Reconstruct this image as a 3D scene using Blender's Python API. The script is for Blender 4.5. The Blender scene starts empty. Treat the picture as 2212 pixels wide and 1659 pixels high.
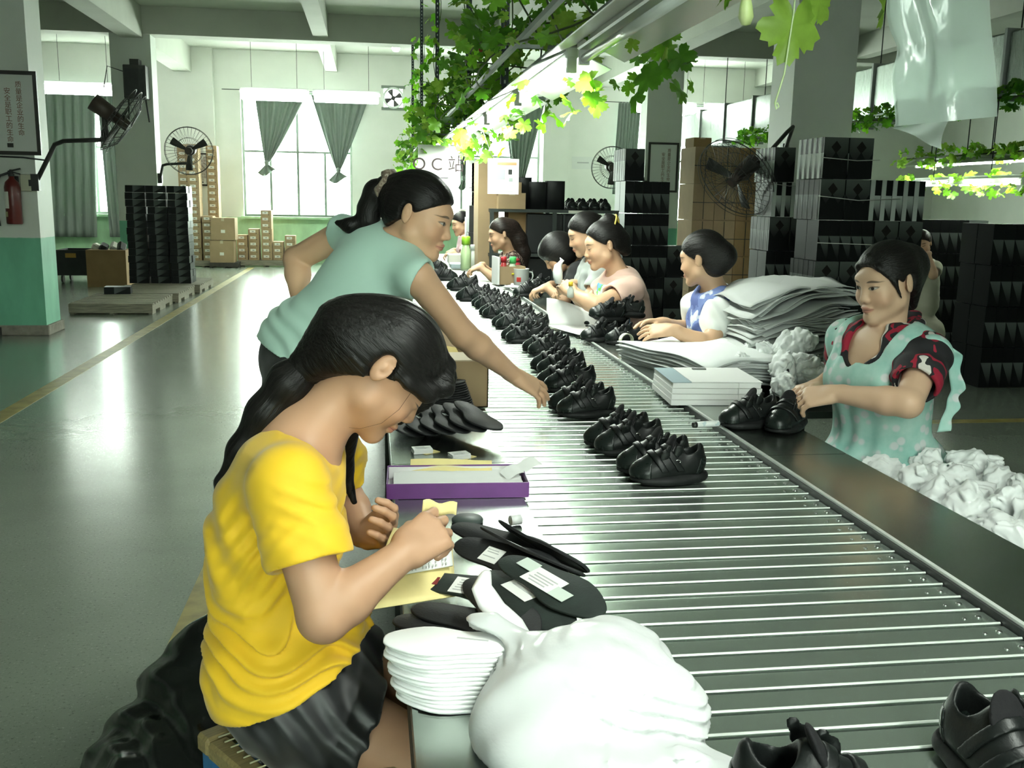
import bpy, bmesh, math, random
import numpy as np
from mathutils import Vector, Matrix, Euler
random.seed(7); np.random.seed(7)
scene = bpy.context.scene
COL = scene.collection
PI = math.pi
# ------------------------------------------------------------------ camera
F, CX, CY, CH = 2100.0, 1106.0, 829.5, 1.43
MC = np.array([[0.98976021, -0.14164153, 0.01767487], [0.00925352, 0.18723529, 0.98227151], [0.1424398, 0.9720497, -0.18662872]])
cam = bpy.data.cameras.new('camera'); cam_o = bpy.data.objects.new('camera', cam); COL.objects.link(cam_o)
cam.sensor_width = 36.0; cam.lens = F / 2212.0 * 36.0; cam.clip_start = 0.05; cam.clip_end = 200
_r, _u, _w = MC[0], MC[1], MC[2]
cam_o.matrix_world = Matrix(((_r[0], _u[0], -_w[0], 0), (_r[1], _u[1], -_w[1], 0), (_r[2], _u[2], -_w[2], CH), (0, 0, 0, 1)))
scene.camera = cam_o
def _ray(x, y): return MC.T @ np.array([(x - CX) / F, -(y - CY) / F, 1.0])
def _at(x, y, ax, v):
    d = _ray(x, y); c = np.array([0, 0, CH]); t = (v - c[ax]) / d[ax]; return Vector(c + d * t)
def atY(x, y, Y): return _at(x, y, 1, Y)          # a point of the photograph taken to a plane of known distance
def atZ(x, y, z): return _at(x, y, 2, z)          # ... of known height
def atX(x, y, X): return _at(x, y, 0, X)
# ------------------------------------------------------------------ world, exposure
world = bpy.data.worlds.new('overcast_sky'); scene.world = world; world.use_nodes = True
_bg = world.node_tree.nodes['Background']; _bg.inputs[0].default_value = (0.93, 1.0, 0.95, 1); _bg.inputs[1].default_value = 14.0
vs = scene.view_settings
vs.view_transform = 'Standard'; vs.look = 'None'; vs.gamma = 1.0; vs.use_curve_mapping = False; vs.exposure = 0.22
scene.display_settings.display_device = 'sRGB'
cy = scene.cycles
cy.max_bounces = 5; cy.diffuse_bounces = 3; cy.glossy_bounces = 2; cy.light_sampling_threshold = 0.05; cy.transmission_bounces = 3; cy.transparent_max_bounces = 8; cy.use_adaptive_sampling = True; cy.adaptive_threshold = 0.2
cy.caustics_reflective = False; cy.caustics_refractive = False; cy.sample_clamp_indirect = 6.0; cy.use_denoising = True
LAMP = (0.92, 1.0, 0.90)
def area_light(name, loc, rot, sx, sy, power, col=LAMP, portal=False, spread=PI):
    l = bpy.data.lights.new(name, 'AREA'); l.shape = 'RECTANGLE'; l.size = sx; l.size_y = sy; l.energy = power; l.color = col; l.spread = spread
    o = bpy.data.objects.new(name, l); COL.objects.link(o); o.location = loc; o.rotation_euler = rot
    if portal: l.cycles.is_portal = True
    return o
# daylight comes in at the back windows (X centre of each opening) and at an unseen window added as front fill
BACK_WINDOWS = [(-6.75, -4.45), (-2.65, -0.38), (1.40, 3.68), (5.40, 7.80)]
WIN_Z0, WIN_Z1, BACK_Y, FRONT_Y, CEIL = 0.98, 3.56, 21.5, -5.0, 4.35
FRONT_WINDOWS = [(-1.6, 0.8)]  # unseen window, added behind the camera to brighten the foreground
for a, b in BACK_WINDOWS:
    area_light('daylight_back_window', ((a + b) / 2, BACK_Y + 0.35, (WIN_Z0 + WIN_Z1) / 2), (-PI / 2, 0, 0), b - a, WIN_Z1 - WIN_Z0, 290, (0.93, 1.0, 0.93))
for a, b in FRONT_WINDOWS:
    area_light('daylight_front_window', ((a + b) / 2, FRONT_Y - 0.35, (WIN_Z0 + WIN_Z1) / 2), (PI / 2, 0, 0), b - a, WIN_Z1 - WIN_Z0, 26, (0.95, 1.0, 0.95))
# ------------------------------------------------------------------ helpers: naming
def tag(o, label=None, cat=None, group=None, kind=None):
    if label: o['label'] = label
    if cat: o['category'] = cat
    if group: o['group'] = group
    if kind: o['kind'] = kind
    return o
def empty(name, loc=(0, 0, 0), rz=0.0, label=None, cat=None, group=None, rot=None):
    o = bpy.data.objects.new(name, None); COL.objects.link(o); o.location = loc
    o.rotation_euler = rot if rot is not None else (0, 0, rz); o.empty_display_size = 0.05
    return tag(o, label, cat, group)
def inst(name, me, parent=None, loc=(0, 0, 0), rot=(0, 0, 0), scale=None):
    o = bpy.data.objects.new(name, me); COL.objects.link(o); o.location = loc; o.rotation_euler = rot
    if scale: o.scale = (scale,) * 3 if isinstance(scale, (int, float)) else scale
    if parent: o.parent = parent
    return o
def copy_tree(o, parent=None):
    c = o.copy(); COL.objects.link(c); c.parent = parent
    for ch in list(o.children): copy_tree(ch, c)
    return c
# ------------------------------------------------------------------ helpers: materials
class NT:
    def __init__(s, m): s.t = m.node_tree; s.n = s.t.nodes; s.l = s.t.links
    def add(s, typ, **kw):
        n = s.n.new(typ)
        for k, v in kw.items(): setattr(n, k, v)
        return n
    def put(s, sock, v):
        if v is None: return
        if hasattr(v, 'is_output') or isinstance(v, bpy.types.NodeSocket): s.l.new(v, sock)
        else: sock.default_value = v
    def math(s, op, a, b=None, c=None, clamp=False):
        n = s.add('ShaderNodeMath', operation=op, use_clamp=clamp); s.put(n.inputs[0], a); s.put(n.inputs[1], b); s.put(n.inputs[2], c); return n.outputs[0]
    def mix(s, f, a, b):
        n = s.add('ShaderNodeMix', data_type='RGBA'); s.put(n.inputs[0], f); s.put(n.inputs[6], c4(a)); s.put(n.inputs[7], c4(b)); return n.outputs[2]
    def ramp(s, f, stops):
        n = s.add('ShaderNodeValToRGB'); s.put(n.inputs[0], f); e = n.color_ramp.elements
        while len(e) < len(stops): e.new(0.5)
        for i, (p, c) in enumerate(stops): e[i].position = p; e[i].color = c4(c)
        return n.outputs[0]
    def obj(s): return s.add('ShaderNodeTexCoord').outputs['Object']
    def gen(s): return s.add('ShaderNodeTexCoord').outputs['Generated']
    def xyz(s, v):
        n = s.add('ShaderNodeSeparateXYZ'); s.put(n.inputs[0], v); return n.outputs
    def noise(s, v, scale, detail=3, rough=0.55):
        n = s.add('ShaderNodeTexNoise'); s.put(n.inputs['Vector'], v); n.inputs['Scale'].default_value = scale; n.inputs['Detail'].default_value = detail; n.inputs['Roughness'].default_value = rough
        return n.outputs['Fac']
    def mapping(s, v, sc=(1, 1, 1), rot=(0, 0, 0), loc=(0, 0, 0)):
        n = s.add('ShaderNodeMapping'); s.put(n.inputs[0], v); n.inputs['Scale'].default_value = sc; n.inputs['Rotation'].default_value = rot; n.inputs['Location'].default_value = loc; return n.outputs[0]
    def smooth(s, x, a, b):
        n = s.add('ShaderNodeMapRange', interpolation_type='SMOOTHSTEP'); s.put(n.inputs[0], x); n.inputs[1].default_value = a; n.inputs[2].default_value = b; return n.outputs[0]
    def bump(s, h, strength=0.3, dist=0.01):
        n = s.add('ShaderNodeBump'); s.put(n.inputs['Height'], h); n.inputs['Strength'].default_value = strength; n.inputs['Distance'].default_value = dist; return n.outputs[0]
    def bsdf(s): return s.n['Principled BSDF']
def c4(c):
    if isinstance(c, bpy.types.NodeSocket): return c
    return tuple(c) if len(c) == 4 else (c[0], c[1], c[2], 1.0)
def srgb(r, g, b):
    f = lambda v: ((v / 255) / 12.92 if v / 255 <= 0.04045 else ((v / 255 + 0.055) / 1.055) ** 2.4)
    return (f(r), f(g), f(b))
ORD = ['first', 'second', 'third', 'fourth', 'fifth', 'sixth', 'seventh', 'eighth', 'ninth', 'tenth', 'eleventh', 'twelfth', 'thirteenth', 'fourteenth', 'fifteenth', 'sixteenth', 'seventeenth', 'eighteenth', 'nineteenth', 'twentieth', 'twenty-first', 'twenty-second']
MATS = {}
def mat(name, col=(0.8, 0.8, 0.8), rough=0.6, metal=0.0, var=0.0, vscale=8.0, bump=0.0, bscale=60.0, spec=0.5, emit=None, estr=0.0, sheen=0.0, coat=0.0, sss=0.0, alpha=1.0, trans=0.0, stretch=(1, 1, 1)):
    if name in MATS: return MATS[name]
    m = bpy.data.materials.new(name); m.use_nodes = True; t = NT(m); b = t.bsdf(); MATS[name] = m
    b.inputs['Base Color'].default_value = c4(col); b.inputs['Roughness'].default_value = rough; b.inputs['Metallic'].default_value = metal
    b.inputs['Specular IOR Level'].default_value = spec
    if var > 0:
        n = t.noise(t.mapping(t.obj(), stretch), vscale, 4)
        lo = tuple(max(0, x * (1 - var)) for x in col[:3]); hi = tuple(min(1, x * (1 + var)) for x in col[:3])
        t.put(b.inputs['Base Color'], t.ramp(n, [(0.3, lo), (0.7, hi)]))
    if bump > 0:
        t.put(b.inputs['Normal'], t.bump(t.noise(t.mapping(t.obj(), stretch), bscale, 3), bump, 0.004))
    if emit: b.inputs['Emission Color'].default_value = c4(emit); b.inputs['Emission Strength'].default_value = estr
    if sheen: b.inputs['Sheen Weight'].default_value = sheen
    if coat: b.inputs['Coat Weight'].default_value = coat; b.inputs['Coat Roughness'].default_value = 0.1
    if sss: b.inputs['Subsurface Weight'].default_value = sss; b.inputs['Subsurface Radius'].default_value = (0.02, 0.01, 0.006); b.inputs['Subsurface Scale'].default_value = 0.3
    if alpha < 1: b.inputs['Alpha'].default_value = alpha
    if trans: b.inputs['Transmission Weight'].default_value = trans
    return m
# ------------------------------------------------------------------ helpers: meshes
def mesh_obj(name, verts, faces, m=None, parent=None, smooth=False, mi=None, loc=(0, 0, 0), rot=(0, 0, 0)):
    me = bpy.data.meshes.new(name); me.from_pydata([tuple(v) for v in verts], [], faces)
    for x in (m if isinstance(m, (list, tuple)) else [m]):
        if x: me.materials.append(x)
    if mi is not None: me.polygons.foreach_set('material_index', mi)
    if smooth: me.polygons.foreach_set('use_smooth', [True] * len(me.polygons))
    me.update()
    return inst(name, me, parent, loc, rot)
class MB:
    def __init__(s): s.v = []; s.f = []; s.mi = []; s.sm = []
    def _add(s, vs, fs, mi, sm=False):
        o = len(s.v); s.v += [Vector(v) for v in vs]; s.f += [tuple(i + o for i in f) for f in fs]; s.mi += [mi] * len(fs); s.sm += [sm] * len(fs); return s
    def box(s, c, d, rot=None, mi=0, bev=0.0, taper=None):
        x, y, z = d[0] / 2, d[1] / 2, d[2] / 2
        R = Matrix.Identity(3) if rot is None else (rot if isinstance(rot, Matrix) else Euler(rot).to_matrix())
        c = Vector(c)
        if bev <= 0:
            tx, ty = taper if taper else (1, 1)
            p = [(-x, -y, -z), (x, -y, -z), (x, y, -z), (-x, y, -z), (-x * tx, -y * ty, z), (x * tx, -y * ty, z), (x * tx, y * ty, z), (-x * tx, y * ty, z)]
            f = [(3, 2, 1, 0), (4, 5, 6, 7), (0, 1, 5, 4), (1, 2, 6, 5), (2, 3, 7, 6), (3, 0, 4, 7)]
            return s._add([c + R @ Vector(q) for q in p], f, mi)
        b = min(bev, x * .9, y * .9, z * .9)
        p = []; 
        for sx in (-1, 1):
            for sy in (-1, 1):
                for sz in (-1, 1):
                    p += [(sx * x, sy * (y - b), sz * (z - b)), (sx * (x - b), sy * y, sz * (z - b)), (sx * (x - b), sy * (y - b), sz * z)]
        q = len(p)
        bm = bmesh.new(); bv = [bm.verts.new(c + R @ Vector(a)) for a in p]
        r = bmesh.ops.convex_hull(bm, input=bv); bmesh.ops.dissolve_limit(bm, angle_limit=0.02, verts=bm.verts, edges=bm.edges)
        bm.normal_update(); bm.verts.index_update()
        vs_ = [v.co.copy() for v in bm.verts]; fs_ = [tuple(v.index for v in f.verts) for f in bm.faces]; bm.free()
        return s._add(vs_, fs_, mi)
    def bx(s, x0, x1, y0, y1, z0, z1, mi=0, bev=0.0): return s.box(((x0 + x1) / 2, (y0 + y1) / 2, (z0 + z1) / 2), (x1 - x0, y1 - y0, z1 - z0), None, mi, bev)
    def cyl(s, a, b, r0, r1=None, n=12, mi=0, caps=True, sm=True):
        a, b = Vector(a), Vector(b); r1 = r0 if r1 is None else r1
        d = (b - a); q = d.to_track_quat('Z', 'Y').to_matrix() if d.length > 1e-9 else Matrix.Identity(3)
        vs_ = [a + q @ Vector((r0 * math.cos(2 * PI * i / n), r0 * math.sin(2 * PI * i / n), 0)) for i in range(n)] + [b + q @ Vector((r1 * math.cos(2 * PI * i / n), r1 * math.sin(2 * PI * i / n), 0)) for i in range(n)]
        s._add(vs_, [(i, (i + 1) % n, n + (i + 1) % n, n + i) for i in range(n)], mi, sm)
        if caps:
            o = len(s.v) - 2 * n
            s.f += [tuple(o + i for i in range(n - 1, -1, -1)), tuple(o + n + i for i in range(n))]; s.mi += [mi] * 2; s.sm += [False] * 2
        return s
    def tube(s, pts, r, n=8, mi=0, closed=False, caps=True):
        pts = [Vector(p) for p in pts]; m = len(pts); rr = r if isinstance(r, (list, tuple)) else [r] * m
        vs_ = []; up = None
        for i, p in enumerate(pts):
            t = (pts[(i + 1) % m] - pts[i - 1]) if closed else (pts[min(i + 1, m - 1)] - pts[max(i - 1, 0)])
            t = t.normalized() if t.length > 1e-9 else Vector((0, 0, 1))
            if up is None: up = t.orthogonal().normalized()
            else:
                up = up - t * up.dot(t); up = up.normalized() if up.length > 1e-6 else t.orthogonal().normalized()
            w = t.cross(up)
            vs_ += [p + (up * math.cos(2 * PI * k / n) + w * math.sin(2 * PI * k / n)) * rr[i] for k in range(n)]
        fs_ = []
        for i in range(m if closed else m - 1):
            j = (i + 1) % m
            fs_ += [(i * n + k, i * n + (k + 1) % n, j * n + (k + 1) % n, j * n + k) for k in range(n)]
        if caps and not closed: fs_ += [tuple(range(n - 1, -1, -1)), tuple((m - 1) * n + k for k in range(n))]
        return s._add(vs_, fs_, mi, True)
    def loft(s, rings, mi=0, closed=True, caps=True, sm=True):
        n = len(rings[0]); vs_ = [v for r in rings for v in r]; fs_ = []
        for i in range(len(rings) - 1):
            for k in range(n if closed else n - 1):
                fs_.append((i * n + k, i * n + (k + 1) % n, (i + 1) * n + (k + 1) % n, (i + 1) * n + k))
        if caps and closed: fs_ += [tuple(range(n - 1, -1, -1)), tuple((len(rings) - 1) * n + k for k in range(n))]
        return s._add(vs_, fs_, mi, sm)
    def lathe(s, prof, c=(0, 0, 0), n=16, mi=0, R=None):
        R = R or Matrix.Identity(3); c = Vector(c)
        return s.loft([[c + R @ Vector((max(r, 1e-4) * math.cos(2 * PI * k / n), max(r, 1e-4) * math.sin(2 * PI * k / n), z)) for k in range(n)] for r, z in prof], mi)
    def prism(s, poly, z0, z1, mi=0, sm=False, M=None):
        n = len(poly); vs_ = [Vector((p[0], p[1], z0)) for p in poly] + [Vector((p[0], p[1], z1)) for p in poly]
        if M: vs_ = [M @ v for v in vs_]
        return s._add(vs_, [tuple(range(n - 1, -1, -1)), tuple(range(n, 2 * n))] + [(i, (i + 1) % n, n + (i + 1) % n, n + i) for i in range(n)], mi, sm)
    def grid(s, fn, nu, nv, mi=0, sm=True):
        vs_ = [fn(i / nu, j / nv) for j in range(nv + 1) for i in range(nu + 1)]
        return s._add(vs_, [(j * (nu + 1) + i, j * (nu + 1) + i + 1, (j + 1) * (nu + 1) + i + 1, (j + 1) * (nu + 1) + i) for j in range(nv) for i in range(nu)], mi, sm)
    def quad(s, a, b, c, d, mi=0): return s._add([a, b, c, d], [(0, 1, 2, 3)], mi)
    def mesh(s, name, mats):
        me = bpy.data.meshes.new(name); me.from_pydata([tuple(v) for v in s.v], [], s.f)
        for x in (mats if isinstance(mats, (list, tuple)) else [mats]): me.materials.append(x)
        me.polygons.foreach_set('material_index', s.mi); me.polygons.foreach_set('use_smooth', s.sm); me.update(); return me
    def build(s, name, mats, parent=None, loc=(0, 0, 0), rot=(0, 0, 0), label=None, cat=None, group=None, kind=None):
        return tag(inst(name, s.mesh(name, mats), parent, loc, rot), label, cat, group, kind)
def text_mesh(name, s, size, m, depth=0.0005, align='CENTER'):
    c = bpy.data.curves.new(name, 'FONT'); c.body = s; c.size = size; c.extrude = depth; c.align_x = align; c.align_y = 'CENTER'
    o = bpy.data.objects.new(name, c); COL.objects.link(o); bpy.context.view_layer.update()
    me = bpy.data.meshes.new_from_object(o.evaluated_get(bpy.context.evaluated_depsgraph_get())); bpy.data.objects.remove(o)
    me.materials.clear(); me.materials.append(m); return me
def solidify(o, t, offset=0):
    md = o.modifiers.new('thickness', 'SOLIDIFY'); md.thickness = t; md.offset = offset; return o
def bevel(o, w, seg=2):
    md = o.modifiers.new('bevel', 'BEVEL'); md.width = w; md.segments = seg; md.limit_method = 'ANGLE'; md.angle_limit = 0.6; return o
# ================================================================== the room
def wall_material(name, top, low, split):
    m = bpy.data.materials.new(name); m.use_nodes = True; t = NT(m); b = t.bsdf()
    o = t.obj(); z = t.xyz(o)[2]; n = t.noise(o, 1.7, 5); n2 = t.noise(o, 14, 4)
    zz = t.math('ADD', z, t.math('MULTIPLY', t.math('SUBTRACT', n2, 0.5), 0.012))
    f = t.smooth(zz, split - 0.004, split + 0.004)
    tone = lambda c, k: tuple(x * k for x in c)
    up = t.ramp(n, [(0.3, tone(top, 0.93)), (0.7, top)]); lo = t.ramp(t.noise(t.mapping(o, (1, 1, 0.35)), 5, 5), [(0.3, tone(low, 0.8)), (0.7, tone(low, 1.08))])
    t.put(b.inputs['Base Color'], t.mix(f, lo, up)); b.inputs['Roughness'].default_value = 0.55
    t.put(b.inputs['Normal'], t.bump(n2, 0.06, 0.01)); return m
WHITE = (0.78, 0.80, 0.74)
M_wall = wall_material('painted_wall', WHITE, (0.42, 0.68, 0.42), 0.96)
M_pillar = wall_material('painted_pillar', (0.66, 0.70, 0.64), (0.17, 0.50, 0.33), 0.97)
M_ceil = mat('ceiling_paint', (0.50, 0.52, 0.46), 0.8, var=0.06, vscale=1.5)
M_plinth = mat('cement_plinth', (0.25, 0.23, 0.19), 0.85, var=0.25, vscale=12, bump=0.2)
def floor_material():
    m = bpy.data.materials.new('worn_terrazzo_floor'); m.use_nodes = True; t = NT(m); b = t.bsdf(); o = t.obj()
    n = t.noise(o, 0.9, 5, 0.6); sp = t.noise(o, 95, 2, 0.7); st = t.noise(t.mapping(o, (0.9, 1.6, 1), (0, 0, 0.3)), 2.2, 5, 0.65)
    base = t.ramp(n, [(0.3, (0.168, 0.200, 0.160)), (0.7, (0.225, 0.262, 0.210))])
    spk = t.smooth(sp, 0.60, 0.72)
    col = t.mix(t.math('MULTIPLY', spk, 0.38), base, (0.42, 0.46, 0.40))
    col = t.mix(t.math('MULTIPLY', t.smooth(sp, 0.42, 0.30), 0.45), col, (0.03, 0.04, 0.032))
    col = t.mix(t.math('MULTIPLY', t.smooth(st, 0.55, 0.85), 0.18), col, (0.06, 0.075, 0.06))
    t.put(b.inputs['Base Color'], col)
    t.put(b.inputs['Roughness'], t.ramp(st, [(0.3, (0.235,) * 3), (0.75, (0.265,) * 3)])); b.inputs['Specular IOR Level'].default_value = 0.9; b.inputs['Coat Weight'].default_value = .35; b.inputs['Coat Roughness'].default_value = .16
    t.put(b.inputs['Normal'], t.bump(t.noise(o, 6, 4), 0.04, 0.02)); return m
M_floor = floor_material()
M_frame = mat('painted_window_steel', (0.20, 0.24, 0.20), 0.5)
RX0, RX1 = -10.5, 13.0
def struct(name, mb, m): return mb.build(name, m, kind='structure')
struct('floor', MB().bx(RX0, RX1, FRONT_Y, BACK_Y, -0.15, 0.0), M_floor)
struct('ceiling', MB().bx(RX0, RX1, FRONT_Y, BACK_Y, CEIL, CEIL + 0.2), M_ceil)
struct('wall_left', MB().bx(RX0 - 0.24, RX0, FRONT_Y - 0.24, BACK_Y + 0.24, -0.15, CEIL + 0.2), M_wall)
struct('wall_right', MB().bx(RX1, RX1 + 0.24, FRONT_Y - 0.24, BACK_Y + 0.24, -0.15, CEIL + 0.2), M_wall)
def pierced(name, y0, y1, wins):
    mb = MB(); xs = [RX0] + [v for w in wins for v in w] + [RX1]
    for i in range(0, len(xs), 2):
        if name == 'wall_back' and xs[i] < .5 < xs[i + 1]:          # opening of the exhaust fan
            mb.bx(xs[i], .30, y0, y1, 0, CEIL); mb.bx(.70, xs[i + 1], y0, y1, 0, CEIL); mb.bx(.30, .70, y0, y1, 0, 3.29); mb.bx(.30, .70, y0, y1, 3.69, CEIL)
        else: mb.bx(xs[i], xs[i + 1], y0, y1, 0, CEIL)
    for a, b in wins: mb.bx(a, b, y0, y1, 0, WIN_Z0); mb.bx(a, b, y0, y1, WIN_Z1, CEIL)
    return struct(name, mb, M_wall)
pierced('wall_back', BACK_Y, BACK_Y + 0.24, BACK_WINDOWS); pierced('wall_front', FRONT_Y - 0.24, FRONT_Y, FRONT_WINDOWS)
def glass_material():
    m = bpy.data.materials.new('window_glass'); m.use_nodes = True; t = NT(m); out = t.n['Material Output']; t.n.remove(t.bsdf())
    tr = t.add('ShaderNodeBsdfTransparent'); tr.inputs[0].default_value = (0.95, 1, 0.96, 1); gl = t.add('ShaderNodeBsdfGlossy'); gl.inputs['Roughness'].default_value = 0.05
    mx = t.add('ShaderNodeMixShader'); mx.inputs[0].default_value = 0.06; t.l.new(tr.outputs[0], mx.inputs[1]); t.l.new(gl.outputs[0], mx.inputs[2]); t.l.new(mx.outputs[0], out.inputs[0]); return m
M_glass = glass_material()
wn = 0
for wins, y in ((BACK_WINDOWS, BACK_Y + 0.12), (FRONT_WINDOWS, FRONT_Y - 0.12)):
    for a, b in wins:
        wn += 1; w = empty('window_%d' % wn, ((a + b) / 2, y, WIN_Z0)); w['kind'] = 'structure'
        hw, h, t_, zt = (b - a) / 2, WIN_Z1 - WIN_Z0, 0.045, 1.33
        fr = MB(); fr.bx(-hw, hw, -.03, .03, 0, t_); fr.bx(-hw, hw, -.03, .03, h - t_, h); fr.bx(-hw, -hw + t_, -.03, .03, t_, h - t_); fr.bx(hw - t_, hw, -.03, .03, t_, h - t_)
        fr.build('window_frame', M_frame, w)
        MB().bx(-hw + t_, hw - t_, -.025, .025, zt, zt + .04).build('transom', M_frame, w)
        for k, u in enumerate((-0.5, 0.0, 0.5)):
            MB().bx(u * hw - .024, u * hw + .024, -.02, .02, t_, zt).build('mullion', M_frame, w)
            if k == 1: MB().bx(u * hw - .024, u * hw + .024, -.02, .02, zt + .04, h - t_).build('mullion', M_frame, w)
        for k in range(4): MB().bx(-hw + t_ + k * (hw - t_) / 2 + .01, -hw + t_ + (k + 1) * (hw - t_) / 2 - .01, -.004, .004, t_, zt).build('pane', M_glass, w)
        for k in range(2): MB().bx(-hw + t_ + k * (hw - t_) + .01, -hw + t_ + (k + 1) * (hw - t_) - .01, -.004, .004, zt + .04, h - t_).build('pane', M_glass, w)
        MB().bx(-hw - .05, hw + .05, (-.24 if y > 0 else .02), (-.02 if y > 0 else .24), -.05, 0).build('window_sill', M_wall, w)
# columns, pilasters and beams
def pillar(x0, x1, y0, y1, m=M_pillar, plinth=True):
    r = empty('pillar', ((x0 + x1) / 2, (y0 + y1) / 2, 0)); r['kind'] = 'structure'; hx, hy = (x1 - x0) / 2, (y1 - y0) / 2
    MB().bx(-hx, hx, -hy, hy, 0.10 if plinth else 0, CEIL).build('shaft', m, r)
    if plinth: MB().bx(-hx - .03, hx + .03, -hy - .03, hy + .03, 0, .10, bev=.008).build('plinth', M_plinth, r)
    return r
PILLARS = [(-4.12, -3.24, 10.3, 10.75), (-4.10, -3.47, 17.0, 17.4), (4.50, 5.20, 10.3, 10.9), (4.78, 5.42, 17.0, 17.4), (-4.12, -3.3, -1.5, -1.0), (4.55, 5.3, 3.0, 3.5) if False else (9.6, 10.3, 10.3, 10.9)]
for p in PILLARS: pillar(*p)
tn = 0
def beam(x0, x1, y0, y1, z0):
    global tn; tn += 1; struct('trim_%d' % tn, MB().bx(x0, x1, y0, y1, z0, CEIL), M_ceil)
beam(RX0, RX1, 16.95, 17.35, 3.92); beam(RX0, RX1, 10.3, 10.72, 3.9); beam(RX0, RX1, 3.4, 3.8, 3.9)
for x in (-3.75, 5.0): beam(x - .17, x + .17, FRONT_Y, BACK_Y, 3.86)
for x in (-8.0, -0.78, 2.2, 8.6): beam(x - .12, x + .12, FRONT_Y, BACK_Y, 3.98)
for x0, x1 in ((-4.35, -3.17), (3.72, 4.28), (0.0, 0.02)):
    if x1 - x0 > .1: tn += 1; struct('trim_%d' % tn, MB().bx(x0, x1, BACK_Y - .16, BACK_Y, 0, CEIL), M_wall)
# painted lane lines on the floor
M_yellow = mat('floor_line_paint', (0.25, 0.21, 0.06), 0.4, var=0.35, vscale=9)
struct('floor_marking', MB().bx(-2.42, -2.30, -4.5, 20.0, 0.0, 0.0015), M_yellow)
struct('floor_marking', MB().bx(-0.66, -0.54, 2.95, 5.2, 0.0, 0.0015), M_yellow)
struct('floor_marking', MB().bx(3.2, 5.2, 5.9, 6.0, 0.0, 0.0015), M_yellow)
# ------------------------------------------------------------------ curtains
def curtain_mat():
    m = bpy.data.materials.new('curtain_cloth'); m.use_nodes = True; t = NT(m); b = t.bsdf(); out = t.n['Material Output']
    o = t.obj(); n = t.noise(t.mapping(o, (30, 30, .6)), 2, 3)
    col = t.ramp(n, [(0.3, (0.20, 0.235, 0.215)), (0.7, (0.27, 0.31, 0.285))]); t.put(b.inputs['Base Color'], col); b.inputs['Roughness'].default_value = 0.9
    tr = t.add('ShaderNodeBsdfTranslucent'); tr.inputs[0].default_value = (0.05, 0.20, 0.06, 1); mx = t.add('ShaderNodeMixShader'); mx.inputs[0].default_value = 0.12
    t.l.new(b.outputs[0], mx.inputs[1]); t.l.new(tr.outputs[0], mx.inputs[2]); t.l.new(mx.outputs[0], out.inputs[0]); return m
M_curtain = curtain_mat()
M_dark = mat('black_iron', (0.02, 0.022, 0.022), 0.45, var=0.2)
def curtain(a, b, lo, zt, zk, tail, label, knot=True, group='curtains on the back windows'):
    # a, b = X of the top corners; lo = X where it is gathered; zt, zk = top and knot heights
    y = BACK_Y - 0.12; r = empty('curtain', ((a + b) / 2, y, zt), label=label, cat='curtain', group=group)
    cx = (a + b) / 2
    def fn(u, v):
        w = (1 - v) ** 0.9 if knot else 1 - .22 * v
        top = a + (b - a) * u; low = lo + (u - .5) * (.07 if knot else (b - a))
        x = top * w + low * (1 - w) if knot else top + (lo - cx) * v
        pl = .035 * math.sin(u * 2 * PI * 7) * (1 - .4 * v) + .01 * math.sin(u * 23 + v * 4)
        return (x - cx, -.03 + pl, -(zt - zk) * v - (.06 * math.sin(u * PI) * (1 - v) if knot else 0))
    solidify(MB().grid(fn, 56, 20).build('cloth', M_curtain, r), .004)
    if knot:
        mb = MB(); mb.lathe([(.02, .06), (.05, .03), (.055, 0), (.04, -.04), (.02, -.06)], (lo - cx, -.03, zk - zt), 10)
        mb.build('knot', M_curtain, r)
        def tl(u, v): return (lo - cx + (u - .5) * (.05 + tail * v), -.03 + .03 * math.sin(u * 2 * PI * 3), zk - zt - .03 - .22 * v * (0.8 + .3 * math.sin(u * 5)))
        solidify(MB().grid(tl, 18, 5).build('tail', M_curtain, r), .004)
    return r
Yc = BACK_Y - .12
p = lambda x, y: atY(x, y, Yc)
curtain(p(550, 200).x, p(662, 208).x, p(577, 352).x, p(550, 203).z, p(577, 352).z, .34, 'grey-green curtain knotted to a point, left half of the bright bare window')
curtain(p(672, 205).x, p(798, 203).x, p(731, 368).x, p(690, 205).z, p(731, 368).z, .36, 'grey-green curtain knotted to a point, right half of the bright bare window')
curtain(p(70, 190).x, p(206, 190).x, p(137, 400).x, 3.5, p(180, 512).z, 0, 'long grey-green curtain hanging straight behind the first pillar wall fan', False)
curtain(p(209, 190).x, p(290, 190).x, p(272, 400).x, 3.5, p(245, 512).z, 0, 'long grey-green curtain beside the electrical box pillar', False)
curtain(p(985, 230).x, p(1045, 232).x, p(1002, 385).x, p(990, 215).z, p(1002, 385).z, .2, 'knotted curtain partly hidden behind the QC station sign')
curtain(p(1085, 205).x, p(1180, 205).x, p(1118, 420).x, p(1130, 205).z, p(1118, 425).z, .2, 'dark knotted curtain behind the garland, right of the hanging instruction sheet')
curtain(p(1336, 222).x, p(1384, 222).x, p(1350, 300).x, p(1350, 222).z, p(1350, 420).z, 0, 'dark narrow curtain left of the pillar with the framed notice', False)
curtain(p(1530, 240).x, p(1580, 240).x, p(1560, 300).x, p(1550, 240).z, p(1550, 420).z, 0, 'green curtain end behind the brown carton tower', False)
for a, b in BACK_WINDOWS:
    MB().cyl((a - .35, Yc, 3.55), (b + .35, Yc, 3.55), .008, n=6).build('curtain_wire', M_dark, label='thin curtain wire stretched above the window %s' % {-6.75: 'behind the first pillar', -2.65: 'with the two knotted curtains', 1.4: 'behind the garland', 5.4: 'behind the framed-notice pillar'}[a], cat='wire', group='curtain wires')
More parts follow.
